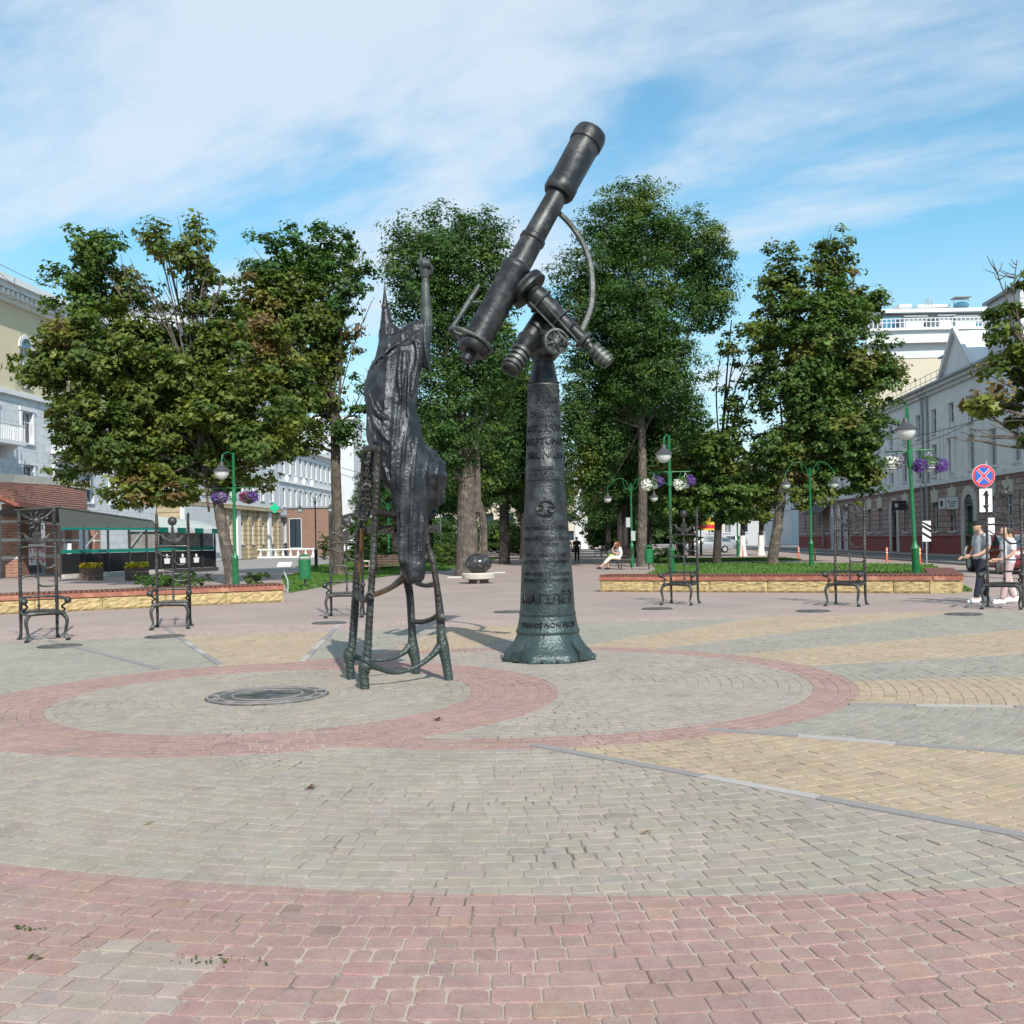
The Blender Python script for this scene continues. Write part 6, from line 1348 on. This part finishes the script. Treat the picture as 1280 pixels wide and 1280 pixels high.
for i, (px, c_) in enumerate(((115, (.75, .5, .03)), (172, (.8, .6, .05)))):
    x, y = G(px, 725.5); y = min(y, 49.5+i*1.5); x = P(px, 720, y).x
    t = thing('planter_box', ('left' if i == 0 else 'right')+' wooden planter box of yellow flowers before the cafe', 'planter', (x, y, 0), .3)
    for z in (.1, .29, .48): MB().box((0, 0, z), (1.0, .5, .17)).build('plank', 'dark_wood', t)
    r2 = np.random.default_rng(i+40); n_ = 420; p = np.stack([r2.uniform(-.48, .48, n_), r2.uniform(-.24, .24, n_), .58+r2.uniform(0, .22, n_)], 1)
    link('flowers', leaf_mesh('flowers', p, r2.normal(size=(n_, 3))+np.array([0, -.5, 1]), .10, np.where(r2.uniform(size=(n_, 1)) < .7, np.array([c_]), np.array([(.06, .14, .03)])), 'maple'), t, 'stuff')

# --- yellow block ground floor + white upper floors; then white pharmacy building
wins = [(2+3.4*j, z, 1.5, 2.0) for j in range(9) for z in (6.4, 10.2, 14.2, 18.2)]+[(2.2+3.4*j, 1.6, 1.3, 2.3) for j in range(9)]
yb, YW = facade('yellow_block_building', 'shop floor of yellow rock-faced blocks with white floors above, behind the left lamp', (BLX(120)+1.2, 120), (BLX(91)+1.2, 91), 15, 22, None, [(0, 5.2, 'yellow_block'), (5.6, 22, 'white_plaster')], wins)
band(yb, YW, 5.2, .4, .5, 'wood_fascia' if False else 'yellow_block'); band(yb, YW, 21.4, .6, .8, 'white_trim'); MB().box((YW/2, -7, 22.4), (YW, 14, .8)).build('roof', 'grey_roof', yb)
MB().box((24.6, .2, 2.6), (8.8, .5, 5.2)).build('rendered_shopfront', 'white_plaster', yb)
for j in range(3): window(yb, 21+2.8*j, 1.0, 1.6, 2.6, y0=.62)
for j in range(6): MB().box((.6+3.4*j, .1, 2.6), (.9, .2, 5.1)).build('pilaster', 'white_trim' if j % 3 == 1 else 'yellow_block', yb)
for j, (s_, m_) in enumerate((('ФРУКТЫ', 'sign_red'), ('КАФЕ', 'cross_green'))): pass
t = thing('air_conditioner', 'white air conditioner box on the yellow block shop front', 'air conditioner', (P(304, 632, 112).x, 110, P(304, 640, 112).z)); MB().box((0, 0, .6), (2.2, .6, 1.4)).build('casing', 'sign_white', t); MB().lathe([(.5, 0), (.5, .05), (.4, .08)], 20, (0, -.3, .6), (0, -1, 0)).build('fan_grille', 'fabric_grey', t)
# white building
PA, PB = Vector((-27.0, 158)), Vector((-29.6, 122)); WL = (PB-PA).length
wins = [(WL-1.5-2.6*(j+1), z, 1.2, h) for j in range(12) for z, h in ((1.7, 2.7), (6.3, 2.4), (10.6, 2.4))]
wb, WW = facade('white_building', 'white three-storey building with grey mansard and green pharmacy cross', PA, PB, 14, 15, None, [(0, 4.9, 'white_plaster'), (5.2, 14.3, 'white_plaster')], wins)
band(wb, WW, 4.9, .3, .3, 'grey_roof'); band(wb, WW, 9.4, .25, .2, 'grey_plaster'); band(wb, WW, 14.1, .4, .6, 'white_trim')
mb = MB(); mb.loft([[(0, .2, 14.5), (WW, .2, 14.5), (WW, -14, 14.5), (0, -14, 14.5)], [(1, -2, 18), (WW-1, -2, 18), (WW-1, -12, 18), (1, -12, 18)]]); mb.build('roof', 'white_plaster', wb)
for j in range(5): MB().box((5+j*6.5, -.6, 16), (1.8, 1.6, 2)).build('dormer', 'white_trim', wb)
for j in range(4): MB().lathe([(.08, 1.0), (.26, .8), (.3, .3), (.16, 0)], 10, (WW-9.5-4*j, .15, 9.4)).build('urn_ornament', 'grey_plaster', wb, True)
t = thing('tower_block', 'white end block of the pharmacy building with round oculus, seen left of the astronomer', 'building', (-28.4, 166, 0)); MB().box((0, 0, 10.5), (7.5, 10, 21)).build('wall', 'white_plaster', t); MB().box((0, 0, 21.2), (8.2, 11, .5)).build('cornice', 'grey_plaster', t)
for z in (6.5, 10.5, 14.5): 
    for x in (-2, .6): window(t, x, z, 1.2, 2.2, y0=0).location = (x+.6, -5.0, z)
MB().lathe([(.9, 0), (.9, .1), (.6, .12)], 20, (1.8, -5.05, 18.5), (0, -1, 0)).build('oculus', 'grey_plaster', t)
t = thing('porch_block', 'brown-red panelled entrance block in front of the white building', 'building', (-24.6, 128, 0)); MB().box((0, 0, 2.9), (5, 9, 5.8)).build('wall', 'brown_panel', t); MB().box((0, 0, 5.9), (5.3, 9.3, .2)).build('roof', 'grey_roof', t); o = window(t, -2.4, 1.0, 1.5, 3.6); o.location = (-1.5, -4.5, 1.0)
px_ = P(344, 635, 112); t = thing('pharmacy_cross', 'green cross sign projecting from the white building', 'shop sign', px_); s_ = 1.3
MB().box((0, 0, 0), (1.05, .2, .36)).build('cross_arm', 'cross_green', t); MB().box((0, 0, 0), (.36, .22, 1.05)).build('cross_arm', 'cross_green', t)
# balustrade before the white building
t = thing('balustrade', 'low white balustrade in front of the white building', 'fence', (-29.5, 112, 0)); MB().box((3.2, 0, .95), (9.5, .3, .16)).build('rail', 'white_trim', t); MB().box((3.2, 0, .1), (9.5, .4, .2)).build('base', 'white_trim', t)
for j in range(12): MB().lathe([(.12, .15), (.17, .35), (.09, .6), (.12, .9)], 8, (-1.3+j*.82, 0, 0)).build('baluster', 'white_trim', t)
# centre far building and stele
t = thing('far_cream_building', 'wide cream building closing the end of the tree alley', 'building', (12, 205, 0))
mb = MB(); hs_ = [(2+4*i, z, 2.4, 1.9) for i in range(15) for z in (1.2, 5.0, 8.6)]; wall_holes(mb, 63, 12, hs_, reveal=.4); mb.v = [(x-60, -y, z) for x, y, z in mb.v]; mb.box((-28.5, 8, 6), (63, 14, 11.9)); mb.build('wall', 'cream_light', t)
for x, z, w, h in hs_: 
    key = 'fw'; 
    if key not in WM: WM[key] = MB().box((0, 0, .95), (2.4, .1, 1.9)).mesh('window', 'window_glass')
    o = link('window', WM[key], t); o.location = (x-60+1.2, .45, z)
MB().box((-28.5, 6, 12.3), (65, 16, .6)).build('cornice', 'white_trim', t)
t = thing('white_stele', 'bright white pillar at the far end of the alley', 'monument', (P(727.5, 690, 150).x, 150, 0)); MB().lathe([(1.3, 0), (1.3, 6.2), (1.0, 6.3), (1.0, 7.6), (.3, 8.3), (.1, 8.8)], 4, ph=R(45)).build('shaft', 'white_trim', t); MB().box((0, 0, 5.4), (3.4, .7, .3)).build('crossbar', 'white_trim', t)
# right far white block behind the small maples
wins = [(1.2+2.6*j, z, 1.0, 2.4) for j in range(14) for z in (2.0, 6.6)]
fb_, FW = facade('far_white_building', 'far white classical building glimpsed between the right-hand trunks', (P(990, 690, 150).x, 150), (P(850, 690, 158).x, 158), 12, 10, None, [(0, 5.2, 'white_plaster'), (5.4, 10.2, 'white_plaster')], wins); band(fb_, FW, 5.2, .2, .3, 'white_trim'); band(fb_, FW, 10.2, .5, .6, 'white_trim'); MB().box((FW/2, -6, 11.2), (FW, 11, 1.4)).build('roof', 'grey_roof', fb_)
t = thing('billboard', 'yellow and red banner board between trunks behind the first right chair', 'billboard', (P(888, 655, 100).x, 100, 0)); p_ = P(888, 655, 100); MB().box((0, 0, p_.z), (2.4, .15, 1.2)).build('board', 'sign_yellow', t); MB().box((0, -.09, p_.z-.25), (2.3, .03, .35)).build('red_stripe', 'sign_red', t); MB().box((0, 0, p_.z/2), (.12, .1, p_.z)).build('post', 'zinc', t)

# ------------------------------------------------------------------ street things
bo = None
for i, (px, w) in enumerate(((1019.5, 'far left'), (1109.3, 'left of the leaning lamp post'), (1150.5, 'right beside the leaning lamp post'), (929.5, 'near the whitewashed trunks'), (999, 'behind the wide maple trunk'))):
    Yq = [58, 54, 51, 74, 64][i]; x = P(px, 700, Yq).x
    if bo is None:
        o = bo = thing('bollard', '', 'bollard', (x, Yq, 0), group='orange bollards along the kerb'); MB().lathe([(.09, 0), (.09, .03), (.055, .04), (.05, .72), (.03, .76)], 12).build('post', 'orange', bo, True)
        for z in (.45, .6): MB().lathe([(.054, z), (.054, z+.05)], 12).build('reflective_band', 'sign_white', bo)
    else: o = dup(bo, (x, Yq, 0))
    o['label'] = 'slim orange bollard at the kerb, '+w
x, y = G(1159, 706); y = 46; x = P(1159, 700, y).x
t = thing('hazard_marker', 'black and white diagonally striped marker board on a grey post', 'road sign', (x, y, 0)); MB().tube([(0, 0, 0), (0, 0, 1.9)], .035, 8, False).build('post', 'zinc', t)
p_ = P(1158.5, 664, y); MB().box((0, -.05, p_.z), (.38, .02, .92)).build('board', 'sign_white', t)
for i in range(3):
    z = p_.z-.32+i*.31; MB().prism([(-.19, z+.18), (.19, z-.06), (.19, z+.07), (-.19, z+.31)] if i < 2 else [(-.19, z+.06), (.19, z-.18), (.19, z-.05), (-.19, z+.14)], -.068, -.062, lambda a, b, h: (a, h, b)).build('stripe', 'sign_black', t)
ys = 30; xs_ = P(1233, 700, ys).x
t = thing('traffic_sign', 'round blue no-stopping sign with red cross above a black arrow plate', 'road sign', (xs_, ys, 0)); MB().tube([(.05, 0, 0), (.05, 0, 3.55)], .032, 8, False).build('post', 'zinc', t)
p_ = P(1229, 595, ys); cxs = p_.x-xs_; z = p_.z
MB().lathe([(.335, 0), (.335, .012)], 40, (cxs, -.04, z), (0, -1, 0)).build('rim', 'sign_white', t); MB().lathe([(.325, 0), (.325, .008)], 40, (cxs, -.053, z), (0, -1, 0)).build('disc', 'sign_red', t); MB().lathe([(.262, 0), (.262, .008)], 40, (cxs, -.062, z), (0, -1, 0)).build('disc_field', 'sign_blue', t)
for a in (45, -45):
    MB().box((cxs, -.0725, z), (.54, .004, .075), 0, Matrix.Rotation(R(a), 3, 'Y')).build('cross_bar', 'sign_white', t); MB().box((cxs, -.0765-(.001 if a > 0 else 0), z), (.55, .004, .05), 0, Matrix.Rotation(R(a), 3, 'Y')).build('cross_bar', 'sign_red', t)
p_ = P(1232, 625.5, ys); cxs = p_.x-xs_; z = p_.z; MB().box((cxs, -.045, z), (.37, .015, .68)).build('arrow_plate', 'sign_white', t); 
MB().prism([(-.03, -.14), (.03, -.14), (.03, .14), (.1, .14), (0, .29), (-.1, .14), (-.03, .14)][:7], 0, .006, lambda a, b, h: (cxs+a, -.056-h, z+b)).build('arrow', 'sign_black', t); MB().prism([(-.1, -.14), (0, -.29), (.1, -.14)], 0, .006, lambda a, b, h: (cxs+a, -.056-h, z+b)).build('arrow', 'sign_black', t)
MB().box((.16, -.02, P(1235, 658, ys).z), (.2, .02, .5)).build('side_plate', 'sign_white', t)
# cars
def car(label, x, y, rz, m, L_=4.4):
    t = thing('parked_car', label, 'car', (x, y, 0), rz)
    hw = .86; sec = [(-2.2, .35, .62, .80), (-2.05, .22, .86, .90), (-1.5, .2, .95, .95), (-.6, .2, .97, 1), (.6, .2, .97, 1), (1.6, .2, .98, .98), (2.05, .24, .96, .93), (2.2, .35, .80, .84)]
    mb = MB(); mb.loft([[(x_*1.0, w*hw*a, zz_) for a, zz_ in ((-.92, zl), (-1, zl+.14), (-1, (zl+zh)/2+.1), (-.9, zh), (.9, zh), (1, (zl+zh)/2+.1), (1, zl+.14), (.92, zl))] for x_, zl, zh, w in sec]); mb.build('body', m, t, True)
    mb = MB(); mb.loft([[(x_, s*w*hw, zz_) for s, zz_, w in ((-1, zl, wl), (-1, zh, wh), (1, zh, wh), (1, zl, wl))] for x_, zl, zh, wl, wh in ((-1.25, .93, .95, .86, .84), (-.45, .93, 1.43, .90, .70), (1.1, .93, 1.46, .90, .70), (1.95, .93, 1.02, .86, .82))]); mb.build('cabin_glass', 'window_glass', t, True)
    mb = MB(); mb.loft([[(x_, s*w*hw, zz_) for s, zz_, w in ((-1, z_, .70), (-1, z_+.045, .66), (1, z_+.045, .66), (1, z_, .70))] for x_, z_ in ((-.48, 1.42), (.3, 1.47), (1.15, 1.45))]); mb.build('roof', m, t, True)
    for s in (-1, 1):
        for q in (-.4, .35, 1.1): MB().bar((q-.0, s*.79, .94), (q+.04 if q > 0 else q-.02, s*.61, 1.44), .06, .03).build('pillar', m, t)
        for xw in (-1.38, 1.35):
            w = MB().lathe([(.2, -.1), (.32, -.1), (.335, 0), (.32, .1), (.2, .1)], 24, (xw, s*.78, .325), (0, s, 0)).build('wheel', 'rubber', t, True); MB().lathe([(.2, .08), (.19, .105), (.05, .11)], 10, (xw, s*.78, .325), (0, s, 0)).build('rim', 'zinc', w)
        MB().ball((-2.08, s*.62, .70), .13, 10, (.6, 1.2, .7)).build('headlight', 'lamp_glass', t, True); MB().ball((-.62, s*.95, 1.0), .1, 8, (.7, 1, .7)).build('wing_mirror', m, t, True)
    MB().box((-2.2, 0, .5), (.04, .5, .11)).build('number_plate', 'sign_white', t); MB().box((-2.19, 0, .66), (.04, .9, .12)).build('grille', 'sign_black', t)
car('dark red car parked beyond the star-backed chair at the right edge', P(1296, 700, 35).x, 37, R(86), 'car_red')
car('grey car on the far street between the right-hand trunks', P(908, 690, 150).x, 146, R(12), 'car_grey')
car('dark grey car parked behind, left of the far grey one', P(888, 690, 92).x, 93, R(4), 'car_grey')
# overhead wires
for i, (a_, b_) in enumerate((((-10, 325, 60), (75, 362, 80)), ((-10, 332, 60), (95, 420, 80)), ((380, 568, 90), (478, 598, 70)), ((380, 576, 90), (465, 603, 70)), ((600, 590, 60), (660, 590, 60)), ((1090, 552, 40), (1240, 520, 34)), ((1130, 560, 40), (1245, 512, 30)))):
    p0, p1 = P(*a_), P(*b_); mb = MB(); mb.tube([p0, p0.lerp(p1, .5)-Vector((0, 0, .15)), p1], .02 if a_[2] > 50 else .012, 4); tag(mb.build('cable', 'dark_metal'), ['upper cable over the left cornice', 'lower cable crossing the left cornice to the maple', 'upper wire left of the astronomer robe', 'lower wire left of the astronomer robe', 'short wire between the alley trunks', 'upper wire behind the leaning lamp', 'lower wire behind the leaning lamp'][i], 'cable')

# ------------------------------------------------------------------ people
def person(label, loc, rz, pose, group=None):
    t = thing('person', label, 'person', loc, rz); return t
def body(t, name, chains, vox, m, extra=None, sm=3):
    mb = MB()
    for pts, rr in chains: mb.tube(pts, rr, 12)
    for c, r_, sc in (extra or []): mb.ball(c, r_, 14, sc)
    return fuse(name, mb, vox, m, t, sm, world=False)
def shoes(t, feet, m='cloth_white'):
    for (x, y, z, a) in feet:
        mb = MB(); f = Vector((math.cos(a), math.sin(a), 0)); c = Vector((x, y, z)); mb.tube([c-f*.06+Vector((0, 0, .045)), c+f*.08+Vector((0, 0, .05)), c+f*.19+Vector((0, 0, .03))], [.05, .052, .035], 10); mb.build('shoe', m, t, True)
def face(mb_t, hx, hy, hz, d, s=1.0):
    pass
# all three walk to the left (local +x is their heading, +y their left)
def walker(label, x, y, rz, H, shirt, pants, skin='skin', hair='hair_dark', cap=False, long_hair=False, shoe='cloth_white', arms='hold', pleg=(.22, -.24), female=False, bag=False):
    s = H*.965/1.78; t = thing('person', label, 'person', (x, y, 0), rz); V = lambda a, b, c: (a*s, b*s, c*s)
    sh = .17 if female else .2; hp = .10
    # body: head, neck, arms, legs in one continuous skin mesh
    fl, fr_ = pleg
    leg = lambda yy, fx, lift: ([V(0, yy, .92), V(fx*.42+.02, yy, .50), V(fx, yy, .09+lift)], [.088*s, .055*s, .036*s])
    armL = ([V(-.02, sh, 1.43), V(.0, sh+.06, 1.18), V(.20, sh+.0, 1.03), V(.33, sh-.07, 1.02)], [.052*s, .044*s, .034*s, .026*s]); armR = ([V(-.02, -sh, 1.43), V(-.01, -sh-.06, 1.17), V(.18, -sh+.02, .99), V(.31, -sh+.06, .98)], [.052*s, .044*s, .034*s, .026*s])
    if arms == 'down': armL = ([V(-.02, sh, 1.43), V(-.04, sh+.05, 1.15), V(.05, sh+.05, .92), V(.08, sh+.04, .84)], [.048*s, .04*s, .032*s, .025*s]); armR = ([V(-.02, -sh, 1.43), V(-.02, -sh-.05, 1.15), V(.04, -sh-.04, .92), V(.08, -sh-.03, .84)], [.048*s, .04*s, .032*s, .025*s])
    hd = V(.07, 0, 1.64)
    chains = [([V(0, 0, .9), V(0, 0, 1.1), V(-.02, 0, 1.35), V(-.01, 0, 1.46), V(.02, 0, 1.52), V(.04, 0, 1.58)], [.12*s, .11*s, .13*s, .08*s, .052*s, .05*s]), armL, armR, leg(hp, fl, .0), leg(-hp, fr_, .02)]
    for side_, arm in ((1, armL), (-1, armR)):   # palm, fingers and thumb
        w = Vector(arm[0][-1]); d_ = (Vector(arm[0][-1])-Vector(arm[0][-2])).normalized(); lat = Vector((0, 0, 1)).cross(d_).normalized() if abs(d_.z) < .9 else Vector((1, 0, 0)); dn = Vector((0, 0, -.35))
        chains.append(([w, w+d_*.085*s], [.03*s, .034*s]))
        for q in range(4): b_ = w+d_*.085*s+lat*(q-1.5)*.019*s; chains.append(([b_, b_+(d_+dn*.6)*.04*s, b_+(d_*1.2+dn*2.2)*.055*s], [.0105*s, .0095*s, .007*s]))
        chains.append(([w+d_*.03*s-lat*side_*.028*s, w+d_*.075*s-lat*side_*.05*s+dn*.03], [.013*s, .009*s]))
    body(t, 'body', chains, .0135*s, skin, [(hd, .098*s, (1.05, .80, 1.18)), (V(.165, 0, 1.635), .018*s, (1, .8, 1.2)), (V(.13, 0, 1.565), .035*s, (1, .9, .8)), (V(.06, .08, 1.635), .022*s, (.6, .5, 1.2)), (V(.06, -.08, 1.635), .022*s, (.6, .5, 1.2))])
    for yy in (-.033, .033): MB().ball(V(.163, yy, 1.665), .012*s, 8).build('eye', 'cloth_black', t, True)
    # shirt
    ch = [([V(0, 0, .94), V(0, 0, 1.1), V(-.02, 0, 1.3), V(-.02, 0, 1.44)], [.148*s, .138*s, .15*s, .10*s]), ([V(-.02, -sh+.02, 1.43), V(-.02, sh-.02, 1.43)], [.078*s, .078*s])]
    for a in (armL, armR): p0, p1 = Vector(a[0][0]), Vector(a[0][1]); ch.append(([p0, p0.lerp(p1, .85)], [.08*s, .066*s]))
    o = body(t, 'shirt', ch, .016*s, shirt, [(V(0, hp, 1.0), .12*s, (1, 1, 1)), (V(0, -hp, 1.0), .12*s, (1, 1, 1)), (V(-.02, .09, 1.32), .12*s, (.9, 1, 1)), (V(-.02, -.09, 1.32), .12*s, (.9, 1, 1))])
    pr_ = [.112*s, .078*s, .062*s]; body(t, 'trousers', [([V(0, hp*.9, .96), V(fl*.42+.02, hp, .50), V(fl*.95, hp, .13)], pr_), ([V(0, -hp*.9, .96), V(fr_*.42+.02, -hp, .50), V(fr_*.95, -hp, .15)], pr_)], .016*s, pants, [(V(0, 0, .95), .14*s, (.95, 1.25, .75))])
    shoes(t, [(fl*s, hp*s, 0, 0), (fr_*s, -hp*s, .02, 0)], shoe)
    if cap:
        MB().loft([[(hd[0]+math.cos(a)*r_*1.1*s-.01, math.sin(a)*r_*.95*s, hd[2]+z_*s) for a in [2*math.pi*j/16 for j in range(16)]] for r_, z_ in ((.100, .035), (.103, .07), (.085, .115), (.03, .135))]).build('cap', 'cloth_black', t, True)
        MB().prism([(.09, -.075), (.19, -.06), (.22, 0), (.19, .06), (.09, .075)], .045, .058, lambda a, b, h: (hd[0]+(a-.02)*s, b*s, hd[2]+(h-.12*a*0)*s)).build('cap_peak', 'cloth_black', t); body(t, 'hair', [([V(-.0, .0, 1.66), V(-.02, 0, 1.60)], [.092*s, .07*s])], .012, hair)
    elif long_hair:
        body(t, 'hair', [([V(.05, 0, 1.70), V(-.02, 0, 1.64), V(-.06, 0, 1.5), V(-.10, 0, 1.3), V(-.10, 0, 1.15)], [.098*s, .098*s, .09*s, .085*s, .05*s])], .013, hair)
    else: body(t, 'hair', [([V(.05, 0, 1.695), V(-.0, 0, 1.66), V(-.04, 0, 1.6)], [.098*s, .10*s, .07*s]), ([V(-.06, 0, 1.66), V(-.14, 0, 1.62), V(-.16, 0, 1.5)], [.04*s, .035*s, .015*s])], .013, hair)
    if bag: MB().tube([V(-.0, -.1, 1.25), V(.02, -.3, .9)], [.02, .03], 8, False).build('bag_strap', 'cloth_black', t); MB().box(V(.05, -.30, .8), (.3*s, .12*s, .26*s)).build('handbag', 'cloth_black', t)
    return t
walker('man in a black cap and grey T-shirt walking left, head bowed, beside the right wall', *G(1228, 753.5), R(188), 1.80, 'cloth_grey', 'cloth_navy', cap=True, pleg=(.20, -.18))
walker('woman in a white T-shirt and pink trousers walking just behind the capped man', *(lambda g: (g[0]+.05, g[1]-.35))(G(1248, 753.5)), R(186), 1.66, 'cloth_white', 'cloth_pink', female=True, pleg=(.22, -.2))
walker('woman with long blond hair in taupe top behind the star-backed chair', *(lambda g: (g[0], g[1]+.1))(G(1264, 753)), R(180), 1.64, 'cloth_taupe', 'cloth_cream', hair='hair_blond', long_hair=True, female=True, arms='down', pleg=(.18, -.22))
walker('person in a black suit with white shirt front carrying a bag, walking up the alley', P(722, 702, 66).x, 66, R(-92), 1.70, 'cloth_black', 'cloth_black', arms='down', shoe='cloth_black', pleg=(.12, -.12), bag=True)
# her white shirt front
t = thing('person', 'person in dark trousers partly hidden by the telescope pillar edge, alley', 'person', (0, 0, 0)); bpy.data.objects.remove(t)
walker('person in pale top and dark trousers half hidden behind the pillar edge, in the alley', P(711, 701, 70).x, 70, R(-85), 1.68, 'cloth_pink', 'cloth_navy', arms='down', pleg=(.1, -.14), shoe='cloth_black')
# seated woman
sx, sy = BX-.05, 49.3; t = thing('person', 'auburn-haired woman in white reading on the alley bench, one leg stretched out', 'person', (sx, sy, 0), R(-162))
# local +x: the way she faces (image left)
lg = [([(0, .09, .52), (.42, .11, .56), (.80, .16, .30), (1.02, .18, .12)], [.095, .07, .05, .036]), ([(0, -.09, .52), (.42, -.08, .56), (.52, -.06, .30), (.50, -.06, .08)], [.095, .07, .05, .036])]
ar = [([(-.04, .17, 1.0), (.02, .22, .78), (.26, .12, .80), (.30, .04, .92)], [.05, .043, .034, .026]), ([(-.04, -.17, 1.0), (.05, -.22, .80), (.28, -.10, .90), (.22, -.02, 1.06)], [.05, .043, .034, .026])]
hn = []
for a in ar:
    w = Vector(a[0][-1]); d_ = (w-Vector(a[0][-2])).normalized()
    for q in range(5): hn.append(([w, w+d_*.06+Vector((0, (q-2)*.018, 0)), w+d_*.10+Vector((.01, (q-2)*.02, -.01))], [.026, .012, .008]))
body(t, 'body', [([(0, 0, .52), (-.08, 0, .8), (-.04, 0, 1.02), (.04, 0, 1.10)], [.12, .11, .09, .05])]+lg+ar+hn, .015, 'skin', [((.10, 0, 1.20), .095, (1, .8, 1.15)), ((.19, 0, 1.18), .018, (1, 1, 1))])
body(t, 'blouse', [([(0, 0, .56), (-.08, 0, .78), (-.06, 0, .98)], [.15, .145, .12]), ([(-.05, -.16, 1.0), (-.05, .16, 1.0)], [.07, .07]), ([(-.04, .17, 1.0), (.01, .21, .84)], [.075, .065]), ([(-.04, -.17, 1.0), (.03, -.21, .86)], [.075, .065])], .017, 'cloth_white')
body(t, 'trousers', [(lg[0][0][:3], [.12, .09, .07]), (lg[1][0][:3], [.12, .09, .07]), ([(-.02, -.06, .54), (-.02, .06, .54)], [.14, .14])], .017, 'cloth_cream')
body(t, 'hair', [([(.10, 0, 1.27), (.02, 0, 1.22), (-.04, 0, 1.10), (-.06, .02, .96)], [.095, .105, .10, .06]), ([(.12, .06, 1.24), (.10, .09, 1.08), (.06, .1, .96)], [.05, .05, .03])], .014, 'hair_brown')
shoes(t, [(1.02, .18, .04, .1), (.50, -.06, 0, 0)], 'cloth_black')
tag(MB().box((sx-.32, sy-.02, .68), (.30, .24, .10), .3).build('folded_bag', 'cloth_lime', None), 'lime green bag or wrap on the lap of the seated woman', 'bag')

# ------------------------------------------------------------------ small litter on the paving
def leaf_thing(label, px, py, c, s=.05, shape='maple'):
    x, y = G(px, py); t = thing('fallen_leaf', label, 'fallen leaf', (x, y, 0)); n_ = 3
    r2 = np.random.default_rng(int(px)); me = leaf_mesh('blade', np.array([[0, 0, .012], [s*.3, 0, .02]]), np.array([[.1, .2, 1.], [-.2, .1, 1.]]), s, np.array([c, c]), shape); link('blade', me, t); MB().tube([(0, 0, .01), (s, s*.4, .015)], .002, 4, False).build('stem', 'dark_wood', t)
leaf_thing('brown curled leaf on the grey pavers, left of centre', 385, 987, (.22, .07, .03), .05)
leaf_thing('yellow-brown leaf on the pavers right of centre', 805, 1043, (.35, .17, .03), .045)
leaf_thing('pale yellow leaf on the pavers, lower left', 184, 1031, (.62, .56, .30), .04)
leaf_thing('small dark leaf on the front of the red ring', 545, 901, (.12, .05, .03), .06)
def weed(label, px, py, n_=26, sp=.09):
    x, y = G(px, py); r2 = np.random.default_rng(int(px)); p = np.stack([r2.normal(0, sp, n_), r2.normal(0, sp*.25, n_), r2.uniform(.002, .018, n_)], 1)
    o = link('weed', leaf_mesh('weed', p, r2.normal(size=(n_, 3))+np.array([0, 0, .6]), .018, np.array([[.09, .12, .03]]*n_)*r2.uniform(.6, 1.3, (n_, 1)), 'ash'), None); o.location = (x, y, 0); o['label'] = label; o['category'] = 'weed'
weed('small weed in a paver joint of the red band, lower left', 270, 1204); weed('tiny weed in the joint at the left corner', 36, 1163, 18, .04); weed('moss tuft in a joint near the bottom left', 44, 1200, 10, .02)
